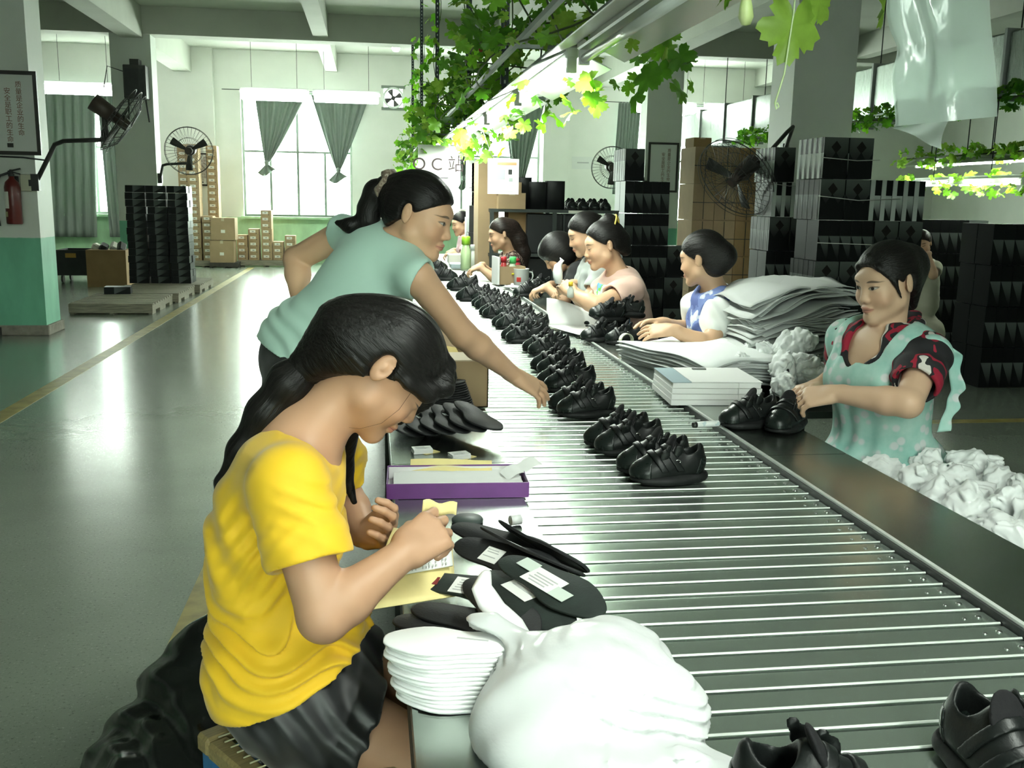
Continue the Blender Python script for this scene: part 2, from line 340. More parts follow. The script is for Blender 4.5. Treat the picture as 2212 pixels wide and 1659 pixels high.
# ================================================================== the slat conveyor table
TZ = 0.75; BX0, BX1, LX0, LX1, RXa, RXb = 0.335, 1.050, 0.053, 0.345, 1.062, 1.300; BY0, BY1 = 0.55, 12.4
def steel(name, col, rough, aniso=0.0, scr=(3, 60, 1), vary=0.15, metal=1.0, rv=(.75, 1.4)):
    m = bpy.data.materials.new(name); m.use_nodes = True; t = NT(m); b = t.bsdf(); o = t.obj()
    n = t.noise(t.mapping(o, scr), 6, 5, .6); w = t.noise(o, 3.0, 4)
    t.put(b.inputs['Base Color'], t.ramp(w, [(0.3, tuple(c * (1 - vary) for c in col)), (0.7, col)])); b.inputs['Metallic'].default_value = metal
    t.put(b.inputs['Roughness'], t.ramp(n, [(0.25, (rough * rv[0],) * 3), (0.8, (min(1, rough * rv[1]),) * 3)]))
    t.put(b.inputs['Normal'], t.bump(t.noise(o, 5, 3), .05, .02)); return m
M_slat = steel('brushed_steel_slat', (0.62, 0.73, 0.65), 0.22, metal=.9, rv=(.95, 1.08)); M_ledge = steel('worn_steel_ledge', (0.47, 0.53, 0.48), 0.25, scr=(2, 2, 2), vary=.05, rv=(.95, 1.08))
M_steel_dark = mat('dark_steel_frame', (0.05, 0.055, 0.05), 0.5, .6, var=.2); M_screw = mat('screw_steel', (0.5, 0.52, 0.5), 0.3, 1.0)
M_edge = steel('bright_steel_edge', (0.72, 0.78, 0.72), 0.25)
M_lip = steel('bright_slat_lip', (0.95, 1.0, 0.95), 0.35, metal=.55)  # worn lip, made paler so its colour paints in the highlight lines
conv = empty('slat_conveyor', (0, 0, 0), label='long steel slat conveyor table running to the back of the workshop', cat='conveyor')
PITCH = .0571; n = int((BY1 - BY0) / PITCH)
me = None
mb = MB(); w = BX1 - BX0
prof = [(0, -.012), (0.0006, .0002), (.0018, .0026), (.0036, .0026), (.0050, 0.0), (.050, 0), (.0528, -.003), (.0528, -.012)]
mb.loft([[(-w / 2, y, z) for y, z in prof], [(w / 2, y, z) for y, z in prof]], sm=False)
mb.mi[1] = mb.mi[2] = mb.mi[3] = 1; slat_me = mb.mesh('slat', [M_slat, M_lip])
scr = MB(); scr.lathe([(.0055, 0), (.0055, .0012), (.004, .0022), (.0005, .0024)], n=8); scr_me = scr.mesh('screw', M_screw)
for k in range(n):
    y = BY0 + k * PITCH
    s = inst('slat', slat_me, conv, ((BX0 + BX1) / 2, y, TZ - .012 + random.uniform(-.0006, .0006)), (random.uniform(-.01, .012), 0, 0))
    if y < 5:
        inst('screw', scr_me, s, (w / 2 - .022, .03, 0)); inst('screw', scr_me, s, (w / 2 - .05, .026, 0), scale=.7)
fr = MB()
fr.bx(LX0, LX0 + .035, BY0, BY1, TZ - .16, TZ - .004); fr.bx(LX1 - .045, LX1 - .015, BY0, BY1, TZ - .16, TZ - .014); fr.bx(RXb - .035, RXb, BY0, BY1, TZ - .10, TZ - .004)
fr.build('side_frame', M_steel_dark, conv)
MB().bx(RXa - .0105, RXa - .005, BY0, BY1, TZ - .12, TZ + .001).build('chain_guard', M_dark, conv)
yy = BY0
for k, ln in enumerate((1.9, 2.4, 2.4, 2.4, 2.75)):
    y1 = yy + ln
    a = MB(); a.bx(LX0, LX1, yy + .002, y1 - .002, TZ - .004, TZ); a.build('ledge_plate', M_ledge, conv)
    b = MB(); b.bx(RXa, RXb, yy + .002, y1 - .002, TZ - .002, TZ + .004); b.build('ledge_plate', M_ledge, conv)
    MB().bx(RXa - .005, RXa + .004, yy + .002, y1 - .002, TZ + .0015, TZ + .0068).build('edge_strip', M_lip, conv)  # bright line painted in with the pale lip colour
    MB().bx(LX0 - .004, LX0 + .004, yy + .002, y1 - .002, TZ - .03, TZ + .0015).build('edge_strip', M_ledge, conv)
    yy = y1
MB().bx(LX0 + .01, RXb - .01, BY0, BY1, TZ - .30, TZ - .285).build('return_pan', M_steel_dark, conv)
for y in np.arange(BY0 + .08, BY1, 1.95):
    for x in (LX0 + .03, RXb - .03):
        MB().bx(x - .025, x + .025, y - .025, y + .025, 0, TZ - .10).build('leg', M_steel_dark, conv)
    MB().bx(LX0 + .03, RXb - .03, y - .02, y + .02, .18, .22).build('crossbar', M_steel_dark, conv)
# ================================================================== fluorescent lights
M_tube = mat('lit_tube', (1, 1, 1), .4, emit=(0.90, 1.0, 0.90), estr=20.0)
M_tube.cycles.emission_sampling = 'NONE'
M_tube_off = mat('unlit_tube', (0.80, 0.86, 0.82), .12, spec=.8)
M_whitepaint = mat('white_enamel', (0.78, 0.82, 0.78), .3, spec=.6)
M_white_plastic = mat('white_plastic', (0.80, 0.82, 0.80), .35)
def tube_fixture(y0, y1, x, z, on, label, group, power=0, reflector=True, axis='Y', hangers=True, diffuser=False):
    L = y1 - y0; r = empty('fluorescent_lamp', (x, (y0 + y1) / 2, z), 0 if axis == 'Y' else PI / 2, label=label, cat='lamp', group=group)
    hl = L / 2
    MB().bx(-.025, .025, -hl, hl, .03, .075, bev=.006).build('housing', M_whitepaint, r)
    if reflector:
        rf = MB()
        for s in (-1, 1):
            rf._add([Vector((s * .026, -hl, .05)), Vector((s * .026, hl, .05)), Vector((s * .15, hl, -.005)), Vector((s * .15, -hl, -.005)), Vector((s * .026, -hl, .054)), Vector((s * .026, hl, .054)), Vector((s * .152, hl, -.002)), Vector((s * .152, -hl, -.002))],
                    [(0, 1, 2, 3), (7, 6, 5, 4), (0, 3, 7, 4), (1, 5, 6, 2), (2, 6, 7, 3), (0, 4, 5, 1)], 0)
        rf.build('reflector', M_whitepaint, r)
    for s in (-1, 1): MB().bx(-.018, .018, s * (hl - .012) - .012, s * (hl - .012) + .012, -.02, .035).build('tube_holder', M_white_plastic, r)
    if diffuser: MB().bx(-.05, .05, -hl + .03, hl - .03, -.15, .028, bev=.02).build('diffuser', M_tube, r)  # added glowing box imitates the bloom around the overexposed tube
    else: MB().cyl((0, -hl + .02, 0), (0, hl - .02, 0), .016, n=12).build('tube', M_tube if on else M_tube_off, r)
    if on and power:
        l = area_light('tube_light', (0, 0, -.17 if diffuser else -.02), (0, 0, 0), .05, L * .95, power); l.parent = r
    return r
LX, LZ = .75, 1.92
yy = 2.42
k = 0
ords = ['nearest', 'second', 'third', 'fourth', 'fifth', 'sixth', 'seventh']
yy = 2.30
tube_fixture(2.30, 3.52, LX, LZ, False, 'unlit fluorescent lamp with white reflector nearest the camera over the conveyor', 'lamps over the conveyor')
yy = 3.72
for k in range(6):
    tube_fixture(yy, yy + 1.22, LX, LZ, True, '%s lit fluorescent lamp in the garlanded row over the conveyor' % ['nearest', 'second', 'third', 'fourth', 'fifth', 'farthest'][k], 'lamps over the conveyor', 23); yy += 1.36
for k in range(3):
    tube_fixture(-3.0 + k * 1.6, -1.78 + k * 1.6, LX + .1, LZ + .25, True, '%s lit fluorescent lamp over the conveyor behind the photographer' % ['farthest', 'middle', 'nearest'][k], 'lamps behind the photographer', 24)  # unseen lamps added as fill for the foreground
# ================================================================== people: smooth blended surfaces
_rs = np.random.RandomState(3)
_NK = _rs.normal(size=(12, 3)); _NP = _rs.uniform(0, 6.28, 12)
def pnoise(p, scale, seed=0):                       # cheap smooth 3-D noise, about -1..1
    out = np.zeros(len(p))
    for i in range(6): out += np.sin((p * scale) @ _NK[(i + seed) % 12] * 2.2 + _NP[(i * 5 + seed) % 12])
    return out / 3.2
def A3(v): return np.array(v, float)
def nrm(v): v = A3(v); return v / max(1e-9, np.linalg.norm(v))
class Blend:
    def __init__(s): s.q = []; s.post = None; s.fc = []
    def cone(s, a, b, r1, r2=None, k=.02, op='u', flat=None):
        a, b = A3(a), A3(b); r2 = r1 if r2 is None else r2; m = max(r1, r2) * (max(1, flat[1]) if flat else 1)
        s.q.append(('c', (a, b, r1, r2, flat), k, op, np.minimum(a, b) - m, np.maximum(a, b) + m)); return s
    def chain(s, pts, rs, k=.02, op='u', flat=None):
        for i in range(len(pts) - 1): s.cone(pts[i], pts[i + 1], rs[i], rs[i + 1], k, op, flat)
        return s
    def ell(s, c, r, R=None, k=.02, op='u'):
        c, r = A3(c), A3(r if hasattr(r, '__len__') else (r, r, r)); R = np.eye(3) if R is None else np.array(R)   # rows of R = local axes
        ext = np.sqrt(((R.T * r) ** 2).sum(1)); s.q.append(('e', (c, r, R), k, op, c - ext, c + ext)); return s
    def sub(s, other, k=.02, op='u'):
        lo, hi = other.bounds(); s.q.append(('b', other, k, op, lo, hi)); return s
    def cut(s, p, n): s.q.append(('p', (A3(p), nrm(n)), 0, 'x', None, None)); return s
    def hem(s, p, n): s.fc.append((A3(p), nrm(n))); return s
    def __call__(s, P, band=.03):
        d = np.full(len(P), 1.0)
        for kind, a, k, op, lo, hi in s.q:
            if kind == 'p': d = np.maximum(d, (P - a[0]) @ a[1]); continue
            m = band + k; i0, i1 = np.searchsorted(P[:, 0], (lo[0] - m, hi[0] + m)); Z = P[i0:i1]      # points come sorted by x
            idx = np.nonzero((Z[:, 1] > lo[1] - m) & (Z[:, 1] < hi[1] + m) & (Z[:, 2] > lo[2] - m) & (Z[:, 2] < hi[2] + m))[0] + i0
            if not len(idx): continue
            Q = P[idx]
            if kind == 'c':
                A, B, r1, r2, flat = a; pa = Q - A; ba = B - A
                h = np.clip((pa @ ba) / max(1e-12, ba @ ba), 0, 1)[:, None]; v = pa - ba * h
                if flat: ax, ff = flat; v = v + np.outer(v @ ax, ax) * (1 / ff - 1)
                e = np.sqrt((v * v).sum(1)) - (r1 + (r2 - r1) * h[:, 0])
                if flat: e = e * min(1.0, flat[1])
            elif kind == 'b': e = a(Q, band)
            else:
                c, r, R = a; v = (Q - c) @ R.T; k0 = np.sqrt(((v / r) ** 2).sum(1)); k1 = np.sqrt(((v / (r * r)) ** 2).sum(1)); e = k0 * (k0 - 1) / np.maximum(k1, 1e-9)
            o = d[idx]
            if op == 'u':
                if k > 0: h = np.maximum(k - np.abs(o - e), 0) / k; d[idx] = np.minimum(o, e) - h * h * k * .25
                else: d[idx] = np.minimum(o, e)
            else:
                e = -e
                if k > 0: h = np.maximum(k - np.abs(o - e), 0) / k; d[idx] = np.maximum(o, e) + h * h * k * .25
                else: d[idx] = np.maximum(o, e)
        if s.post is not None: d = s.post(P, d)
        for p_, n_ in s.fc: d = np.maximum(d, (P - p_) @ n_)
        return d
    def bounds(s):
        lo = np.min([q[4] for q in s.q if q[4] is not None and q[3] == 'u'], 0); hi = np.max([q[5] for q in s.q if q[4] is not None and q[3] == 'u'], 0)
        return lo - .03, hi + .03
def nets(fn, v, B=4):
    """surface nets on the cells near the surface only; returns verts, quads"""
    lo, hi = fn.bounds(); c = v * B; n = np.ceil((hi - lo) / c).astype(int) + 1
    g = np.stack(np.meshgrid(*[np.arange(k) for k in n], indexing='ij'), -1).reshape(-1, 3)
    d = fn(lo + (g + .5) * c, band=c * 1.8 + .03); g = g[np.abs(d) < c * .95 + .007]
    S = np.array([1 << 42, 1 << 21, 1], dtype=np.int64); key = lambda q: q.astype(np.int64) @ S
    oc = np.stack(np.meshgrid(*[np.arange(B + 1)] * 3, indexing='ij'), -1).reshape(-1, 3)
    ck = np.unique(key((g[:, None, :] * B + oc[None]).reshape(-1, 3)))
    ci = np.stack([ck >> 42, (ck >> 21) & 0x1FFFFF, ck & 0x1FFFFF], 1); val = fn(lo + ci * v, band=.03)
    of = np.stack(np.meshgrid(*[np.arange(B)] * 3, indexing='ij'), -1).reshape(-1, 3)
    cells = (g[:, None, :] * B + of[None]).reshape(-1, 3); cells = cells[np.argsort(key(cells))]; kk = key(cells)
    cor = np.array([(i, j, k) for i in (0, 1) for j in (0, 1) for k in (0, 1)])
    vals = np.stack([val[np.searchsorted(ck, kk + key(o[None])[0])] for o in cor], 1)
    neg = vals < 0; act = neg.any(1) & ~neg.all(1); cells, kk, vals = cells[act], kk[act], vals[act]
    pos = np.zeros((len(cells), 3)); cnt = np.zeros(len(cells))
    for a in range(8):
        for b in range(a + 1, 8):
            dd = cor[b] - cor[a]
            if np.abs(dd).sum() != 1: continue
            va, vb = vals[:, a], vals[:, b]; x = (va < 0) != (vb < 0); t = np.where(x, va / np.where(x, va - vb, 1), 0)
            pos += np.where(x[:, None], cor[a] + t[:, None] * dd, 0); cnt += x
    pts = lo + (cells + pos / cnt[:, None]) * v; quads = []
    look = lambda q: np.searchsorted(kk, q)
    for ax in range(3):
        e = np.zeros(3, int); e[ax] = 1; u, w = np.eye(3, dtype=int)[(ax + 1) % 3], np.eye(3, dtype=int)[(ax + 2) % 3]
        ib = int(np.nonzero((cor == e).all(1))[0][0]); m = (vals[:, 0] < 0) != (vals[:, ib] < 0)
        base = kk[m]; sgn = vals[m, 0] < 0; qs = []; ok = np.ones(len(base), bool)
        for off in (0 * u, -u, -u - w, -w):
            q = base + key(off[None])[0]; i = np.minimum(look(q), len(kk) - 1); ok &= kk[i] == q; qs.append(i)
        Q = np.stack(qs, 1)[ok]; s_ = sgn[ok]; Q[~s_] = Q[~s_][:, ::-1]; quads.append(Q)
    return pts, np.concatenate(quads)
def relax(pts, quads, it=1, lam=.5):
    for _ in range(it):
        acc = np.zeros_like(pts); cnt = np.zeros(len(pts))
        for a in range(4):
            i, j = quads[:, a], quads[:, (a + 1) % 4]; np.add.at(acc, i, pts[j]); np.add.at(cnt, i, 1)
        ok = cnt > 0; pts = pts.copy(); pts[ok] += lam * (acc[ok] / cnt[ok, None] - pts[ok])
    return pts
def blend_obj(name, fn, v, m, parent=None, attrs=None, it=1):
    pts, quads = nets(fn, v); pts = relax(pts, quads, it)
    me = bpy.data.meshes.new(name); nv, nq = len(pts), len(quads)
    me.vertices.add(nv); me.vertices.foreach_set('co', pts.astype(np.float32).ravel()); me.loops.add(nq * 4); me.loops.foreach_set('vertex_index', quads.astype(np.int32).ravel())
    me.polygons.add(nq); me.polygons.foreach_set('loop_start', np.arange(0, nq * 4, 4, dtype=np.int32)); me.polygons.foreach_set('use_smooth', np.ones(nq, bool))
    me.update(calc_edges=True); me.validate()
    for x in (m if isinstance(m, (list, tuple)) else [m]): me.materials.append(x)
    for an, fnv in (attrs or {}).items():
        at = me.attributes.new(an, 'FLOAT_VECTOR', 'POINT'); at.data.foreach_set('vector', np.ascontiguousarray(fnv(pts), dtype=np.float32).ravel())
    o = inst(name, me)
    if parent is not None: o.parent = parent; o.matrix_parent_inverse = Matrix.Translation(parent.location).inverted()
    return o
# ------------------------------------------------------------------ skin, hair, cloth materials
def skin_mat(name, tone, eyes='down', lips=(0.42, 0.13, 0.11)):
    m = bpy.data.materials.new(name); m.use_nodes = True; t = NT(m); b = t.bsdf()
    at = t.add('ShaderNodeAttribute', attribute_name='hl').outputs['Vector']; x, y, z = t.xyz(at); ax = t.math('ABSOLUTE', x)
    n = t.noise(t.obj(), 9, 4); base = t.ramp(n, [(0.25, tuple(c * k for c, k in zip(tone, (.95, .90, .86)))), (0.75, tone)])
    def ellm(u, cu, ru, w, cw, rw, soft=.25):
        a = t.math('DIVIDE', t.math('SUBTRACT', u, cu), ru); c = t.math('DIVIDE', t.math('SUBTRACT', w, cw), rw)
        return t.smooth(t.math('ADD', t.math('MULTIPLY', a, a), t.math('MULTIPLY', c, c)), 1 + soft, 1 - soft)
    front = t.smooth(y, .035, .05)
    msk = lambda f, k=1.0: t.math('MULTIPLY', t.math('MULTIPLY', f, front), k)
    cheek = ellm(ax, .042, .026, z, -.03, .024, .9); base = t.mix(msk(cheek, .22), base, tuple(c * k for c, k in zip(tone, (1.05, .72, .66))))
    sl = t.math('MULTIPLY', t.math('SUBTRACT', ax, .031), .14)
    zb = t.math('SUBTRACT', z, sl)
    arch = t.math('MULTIPLY', t.math('SUBTRACT', ax, .034), t.math('SUBTRACT', ax, .034)); zbr = t.math('ADD', z, t.math('MULTIPLY', arch, 9.0))
    base = t.mix(msk(ellm(ax, .034, .019, zbr, .026, .0036, .4), .78), base, (0.035, 0.028, 0.022))
    base = t.mix(msk(ellm(x, 0, .021, z, -.0635, .0105, .35), .62), base, lips)
    base = t.mix(msk(ellm(x, 0, .021, z, -.0640, .0012, .5), .75), base, (0.10, 0.03, 0.03))
    base = t.mix(msk(ellm(ax, .0075, .0035, z, -.0385, .0018, .5), .6), base, (0.09, 0.03, 0.02))
    if eyes == 'open':
        base = t.mix(msk(ellm(ax, .031, .0155, zb, .0050, .0062, .25), .75), base, (0.035, 0.025, 0.02))
        base = t.mix(msk(ellm(ax, .031, .0130, zb, .0036, .0040, .2)), base, (0.42, 0.40, 0.36))
        base = t.mix(msk(ellm(ax, .0315, .0066, zb, .0042, .0052, .2)), base, (0.02, 0.014, 0.010))
    else:
        arc = t.math('ADD', zb, t.math('MULTIPLY', t.math('MULTIPLY', t.math('SUBTRACT', ax, .031), t.math('SUBTRACT', ax, .031)), -16.0))
        base = t.mix(msk(ellm(ax, .031, .0150, arc, -.0005, .0021, .4), .9), base, (0.03, 0.02, 0.016))
    t.put(b.inputs['Base Color'], base); b.inputs['Roughness'].default_value = .48; b.inputs['Specular IOR Level'].default_value = .4
    t.put(b.inputs['Normal'], t.bump(t.noise(t.obj(), 400, 2), .05, .001)); return m
def hair_mat(name, sc=(230, 9, 230), attr='hl', tint=(0.007, 0.0065, 0.006)):
    m = bpy.data.materials.new(name); m.use_nodes = True; t = NT(m); b = t.bsdf()
    v = t.mapping(t.add('ShaderNodeAttribute', attribute_name=attr).outputs['Vector'], sc); n = t.noise(v, 1.0, 3, .6)
    t.put(b.inputs['Base Color'], t.ramp(n, [(0.3, tuple(c * .5 for c in tint)), (0.75, tuple(c * 2.2 for c in tint))])); b.inputs['Roughness'].default_value = .40; b.inputs['Specular IOR Level'].default_value = .22
    t.put(b.inputs['Normal'], t.bump(n, .55, .004)); return m
def cloth(name, col, rough=.85, sheen=.15, weave=.12, var=.06):
    m = bpy.data.materials.new(name); m.use_nodes = True; t = NT(m); b = t.bsdf(); o = t.obj()
    n = t.noise(o, 5, 3); t.put(b.inputs['Base Color'], t.ramp(n, [(0.3, tuple(c * (1 - var) for c in col)), (0.7, col)]))
    b.inputs['Roughness'].default_value = rough; b.inputs['Sheen Weight'].default_value = sheen
    t.put(b.inputs['Normal'], t.bump(t.noise(o, 700, 2), weave, .001)); return m
def patch_mat(name, cols, scale, rough=.8, stretch=(1, 1, 1), edges=None, rot=(0, 0, 0), detail=2):
    m = bpy.data.materials.new(name); m.use_nodes = True; t = NT(m); b = t.bsdf(); o = t.mapping(t.obj(), stretch, rot)
    n = t.noise(o, scale, detail); k = len(cols); st = edges or [(0.34 + .32 * i / max(1, k - 1)) for i in range(k)]
    r = t.add('ShaderNodeValToRGB'); t.l.new(n, r.inputs[0]); r.color_ramp.interpolation = 'CONSTANT'; e = r.color_ramp.elements
    while len(e) < k: e.new(.5)
    for i in range(k): e[i].position = st[i] if i else 0; e[i].color = c4(cols[i])
    t.put(b.inputs['Base Color'], r.outputs[0]); b.inputs['Roughness'].default_value = rough; return m
# ------------------------------------------------------------------ anatomy
def frame_of(fwd, up):
    f = nrm(fwd); r = nrm(np.cross(f, A3(up))); u = np.cross(r, f); return np.array([r, f, u])   # rows: right, forward, up
class Head:
    def __init__(s, c, fwd, up, sc=1.0): s.c = A3(c); s.R = frame_of(fwd, up); s.k = sc
    def w(s, x, y, z): return s.c + (np.array([x, y, z]) * s.k) @ s.R
    def local(s, P): return ((P - s.c) @ s.R.T) / s.k
def add_head(B, H, neck, nr=.05, jaw=1.0, detail=True, ear=(-.016, .002)):
    w, k, R = H.w, H.k, H.R
    B.cone(w(0, -.022, -.055), neck, nr * k, nr * 1.10, k=.03)
    B.ell(w(0, -.014, .034), A3((.073, .092, .082)) * k, R, .03); B.ell(w(0, .022, -.025), A3((.062 * jaw, .068, .082)) * k, R, .03)
    for sx in (-1, 1):
        B.cone(w(sx * .050 * jaw, .004, -.052), w(sx * .014, .066, -.094), .024 * k, .017 * k, k=.02)
        B.ell(w(sx * .038, .054, -.030), A3((.027, .026, .028)) * k, R, .02)
    B.ell(w(0, .070, -.096), A3((.020, .016, .016)) * k, R, .02)
    B.ell(w(0, .074, .030), A3((.050, .016, .022)) * k, R, .02)
    if detail:
        for sx in (-1, 1): B.ell(w(sx * .031, .103, .004), A3((.017, .018, .011)) * k, R, .012, 's'); B.ell(w(sx * .031, .0745, .004), .0135 * k, None, .004)
    B.cone(w(0, .082, .008), w(0, .0995, -.030), .0070 * k, .0100 * k, k=.012)
    for sx in (-1, 1): B.ell(w(sx * .0110, .0925, -.034), A3((.0085, .0095, .0075)) * k, R, .006)
    B.ell(w(0, .0865, -.058), A3((.022, .0115, .0068)) * k, R, .006); B.ell(w(0, .0850, -.0695), A3((.018, .0115, .0072)) * k, R, .006)
    for sx in (-1, 1):
        n_ = nrm(R.T @ np.array([sx * .9, -.35, 0])); t_ = nrm(np.cross(R[2], n_)); E = np.array([n_, t_, np.cross(n_, t_)])
        B.ell(w(sx * .0800, ear[0], ear[1]), A3((.0075, .018, .031)) * k, E, .005); B.ell(w(sx * .0880, ear[0] + .005, ear[1] + .004), A3((.0055, .010, .018)) * k, E, .003, 's'); B.ell(w(sx * .0835, ear[0] + .001, ear[1] + .002), A3((.0035, .006, .010)) * k, E, .003)
def add_hand(B, wr, d, n, side, curl=(25, 35, 25), sp=6, thumb=(35, 20), sc=1.0, each=None):
    d = nrm(d); n = A3(n) - d * np.dot(n, d); n = nrm(n); x = np.cross(d, n) * side; wr = A3(wr); k = sc
    L = lambda a, b, c: wr + (x * a + d * b + n * c) * k
    B.cone(L(0, -.02, 0), L(0, .02, 0), .0215 * k, .022 * k, k=.015)
    base = [(.029, .082), (.0095, .088), (-.0105, .084), (-.029, .076)]; ln = [.070, .079, .073, .057]
    for i, (bx_, by_) in enumerate(base): B.cone(L(bx_ * .62, .018, 0), L(bx_, by_, 0), .0165 * k, .0118 * k, k=.012)
    B.ell(L(.022, .034, -.010), A3((.017, .028, .014)) * k, np.array([x, d, n]), .012)
    for i, (bx_, by_) in enumerate(base):
        cu = each[i] if each else curl; ang = math.radians(cu[0]); yaw = math.radians(sp * (1.5 - i)); p0 = L(bx_, by_, 0)
        for sg, fr_ in enumerate((.44, .31, .25)):
            dd = nrm((d * math.cos(yaw) + x * math.sin(yaw)) * math.cos(ang) - n * math.sin(ang)); p1 = p0 + dd * ln[i] * fr_ * k
            B.cone(p0, p1, (.0092 - .0007 * sg) * k, (.0086 - .0008 * sg) * k, k=.003); p0 = p1
            if sg < 2: ang += math.radians(cu[sg + 1])
    p0 = L(.026, .030, -.006); a = math.radians(thumb[0]); dd = nrm(d * math.cos(a) + x * math.sin(a) * .8 - n * .35); p1 = p0 + dd * .034 * k; B.cone(p0, p1, .0125 * k, .0105 * k, k=.010)
    a2 = math.radians(thumb[0] - thumb[1]); dd = nrm(d * math.cos(a2) + x * math.sin(a2) * .8 - n * .30); B.cone(p1, p1 + dd * .030 * k, .0105 * k, .008 * k, k=.003)
def torso(B, J, inf=0.0, bust=.05, k=.06, low=True):
    pel, wai, che, nek = [A3(J[q]) for q in ('pelvis', 'waist', 'chest', 'neck')]; R_ = nrm(A3(J['sR']) - A3(J['sL']))
    def fr_(a, b): u = nrm(b - a); r = nrm(R_ - u * np.dot(R_, u)); return np.array([r, np.cross(u, r), u])
    f0, f1, f2 = fr_(pel, wai), fr_(wai, che), fr_(che, nek); sz = J.get('size', 1.0); i = inf
    if low: B.ell(pel, A3((.160, .118, .115)) * sz + i, f0, k)
    B.ell(wai, A3((.122, .095, .115)) * sz + i, f1, k); B.ell((wai + che) / 2, A3((.130, .098, .11)) * sz + i, f1, k); B.ell(che, A3((.142, .102, .125)) * sz + i, f2, k)
    up = che + (nek - che) * .62; B.ell(up, A3((.12, .075, .075)) * sz + i, f2, k)
    for s_ in ('sL', 'sR'): B.cone(up + (A3(J[s_]) - up) * .35, A3(J[s_]), .062 * sz + i, .050 * sz + i, k=.04)
    if bust:
        for s_ in (-1, 1): B.ell(che + f2[1] * .080 * sz + f2[0] * s_ * .062 - f2[2] * .030, A3((.052, bust, .052)) + i, f2, .035)
    J['fr'] = (f0, f1, f2)
def limb(B, a, b, c, r, k=.02):
    B.cone(a, b, r[0], r[1], k=k); m = A3(b) + (A3(c) - A3(b)) * .28; B.cone(b, m, r[1], r[2], k=.012); B.cone(m, c, r[2], r[3], k=.012)
def legs(B, J, inf=0.0, to=1.0):
    for s_ in ('R', 'L'):
        h, kn, an = A3(J['h' + s_]), A3(J['k' + s_]), A3(J['a' + s_])
        B.cone(h, h + (kn - h) * to, .082 + inf, .082 - .026 * to + inf, k=.04)
        if to >= 1: m = kn + (an - kn) * .3; B.cone(kn, m, .052 + inf, .050 + inf, k=.02); B.cone(m, an, .050 + inf, .034 + inf, k=.02)
        if to >= 1 and inf == 0: t_ = an + A3(J.get('toe', (.14, 0, 0))); B.cone(an + A3((0, 0, -.03)), t_ + A3((0, 0, -.045)), .032, .026, k=.02)
def strands(H, ang=26, amp=.0016, extra=None):
    def post(P, d):
        q = H.local(P); a = np.arctan2(q[:, 0], q[:, 2] + .02); return d - amp * np.sin(a * ang + q[:, 1] * 14) - amp * .7 * np.sin(a * ang * 2.3 + q[:, 1] * 9 + 1)
    return post
# ================================================================== the women at the table
V = lambda x, y, Y: np.array(atY(x, y, Y))
TONE = (0.60, 0.37, 0.235)
M_skinA = skin_mat('skin_yellow_shirt', (0.53, 0.315, 0.20), 'down'); M_skinB = skin_mat('skin_teal_top', (0.68, 0.43, 0.275), 'open'); M_skinC = skin_mat('skin_apron', (0.62, 0.42, 0.29), 'open')
M_skinD = skin_mat('skin_far', (0.60, 0.39, 0.25), 'down')
M_hair = hair_mat('black_hair'); M_tail = hair_mat('black_hair_tail', (160, 160, 10), 'fl'); M_hairbrown = hair_mat('brown_black_hair', (160, 12, 160), 'hl', (0.016, 0.011, 0.009))
def hair_cap(H, gx=.018, face=(.018, .9), low=True, drop=0.0, ear=(-.016, .002)):
    Hc = Blend(); w, R, k = H.w, H.R, H.k
    Hc.ell(w(0, -.017, .036), (A3((.073, .092, .082)) + gx * .75) * k, R, .02); Hc.ell(w(0, -.045, -.005 - drop), A3((.070, .068, .072)) * k, R, .03)
    Hc.cut(w(0, face[0], 0), R.T @ np.array([0, 1, -face[1]]))
    if low: Hc.cut(w(0, -.018, -.008 - drop), R.T @ np.array([0, .75, -1]))
    for sx in (-1, 1): Hc.ell(w(sx * .088, ear[0] - .001, ear[1] - .004), A3((.026, .020, .032)) * k, R, .010, 's')
    return Hc
def tail_attr(pts):
    pts = [A3(p) for p in pts]
    def f(P):
        best = np.full(len(P), 9.); out = np.zeros((len(P), 3)); acc = 0
        for a, b in zip(pts[:-1], pts[1:]):
            ba = b - a; L = np.linalg.norm(ba); h = np.clip((P - a) @ ba / (L * L), 0, 1); v = P - a - h[:, None] * ba; dd = np.linalg.norm(v, axis=1); t_ = nrm(ba); u = nrm(np.cross(t_, (.3, .9, .2))); w_ = np.cross(t_, u)
            m = dd < best; best[m] = dd[m]; out[m] = np.stack([v @ u, v @ w_, acc + h * L], 1)[m]; acc += L
        return out
    return f
def person(label, loc, group='women working at the conveyor'):
    return empty('person', loc, label=label, cat='person', group=group)
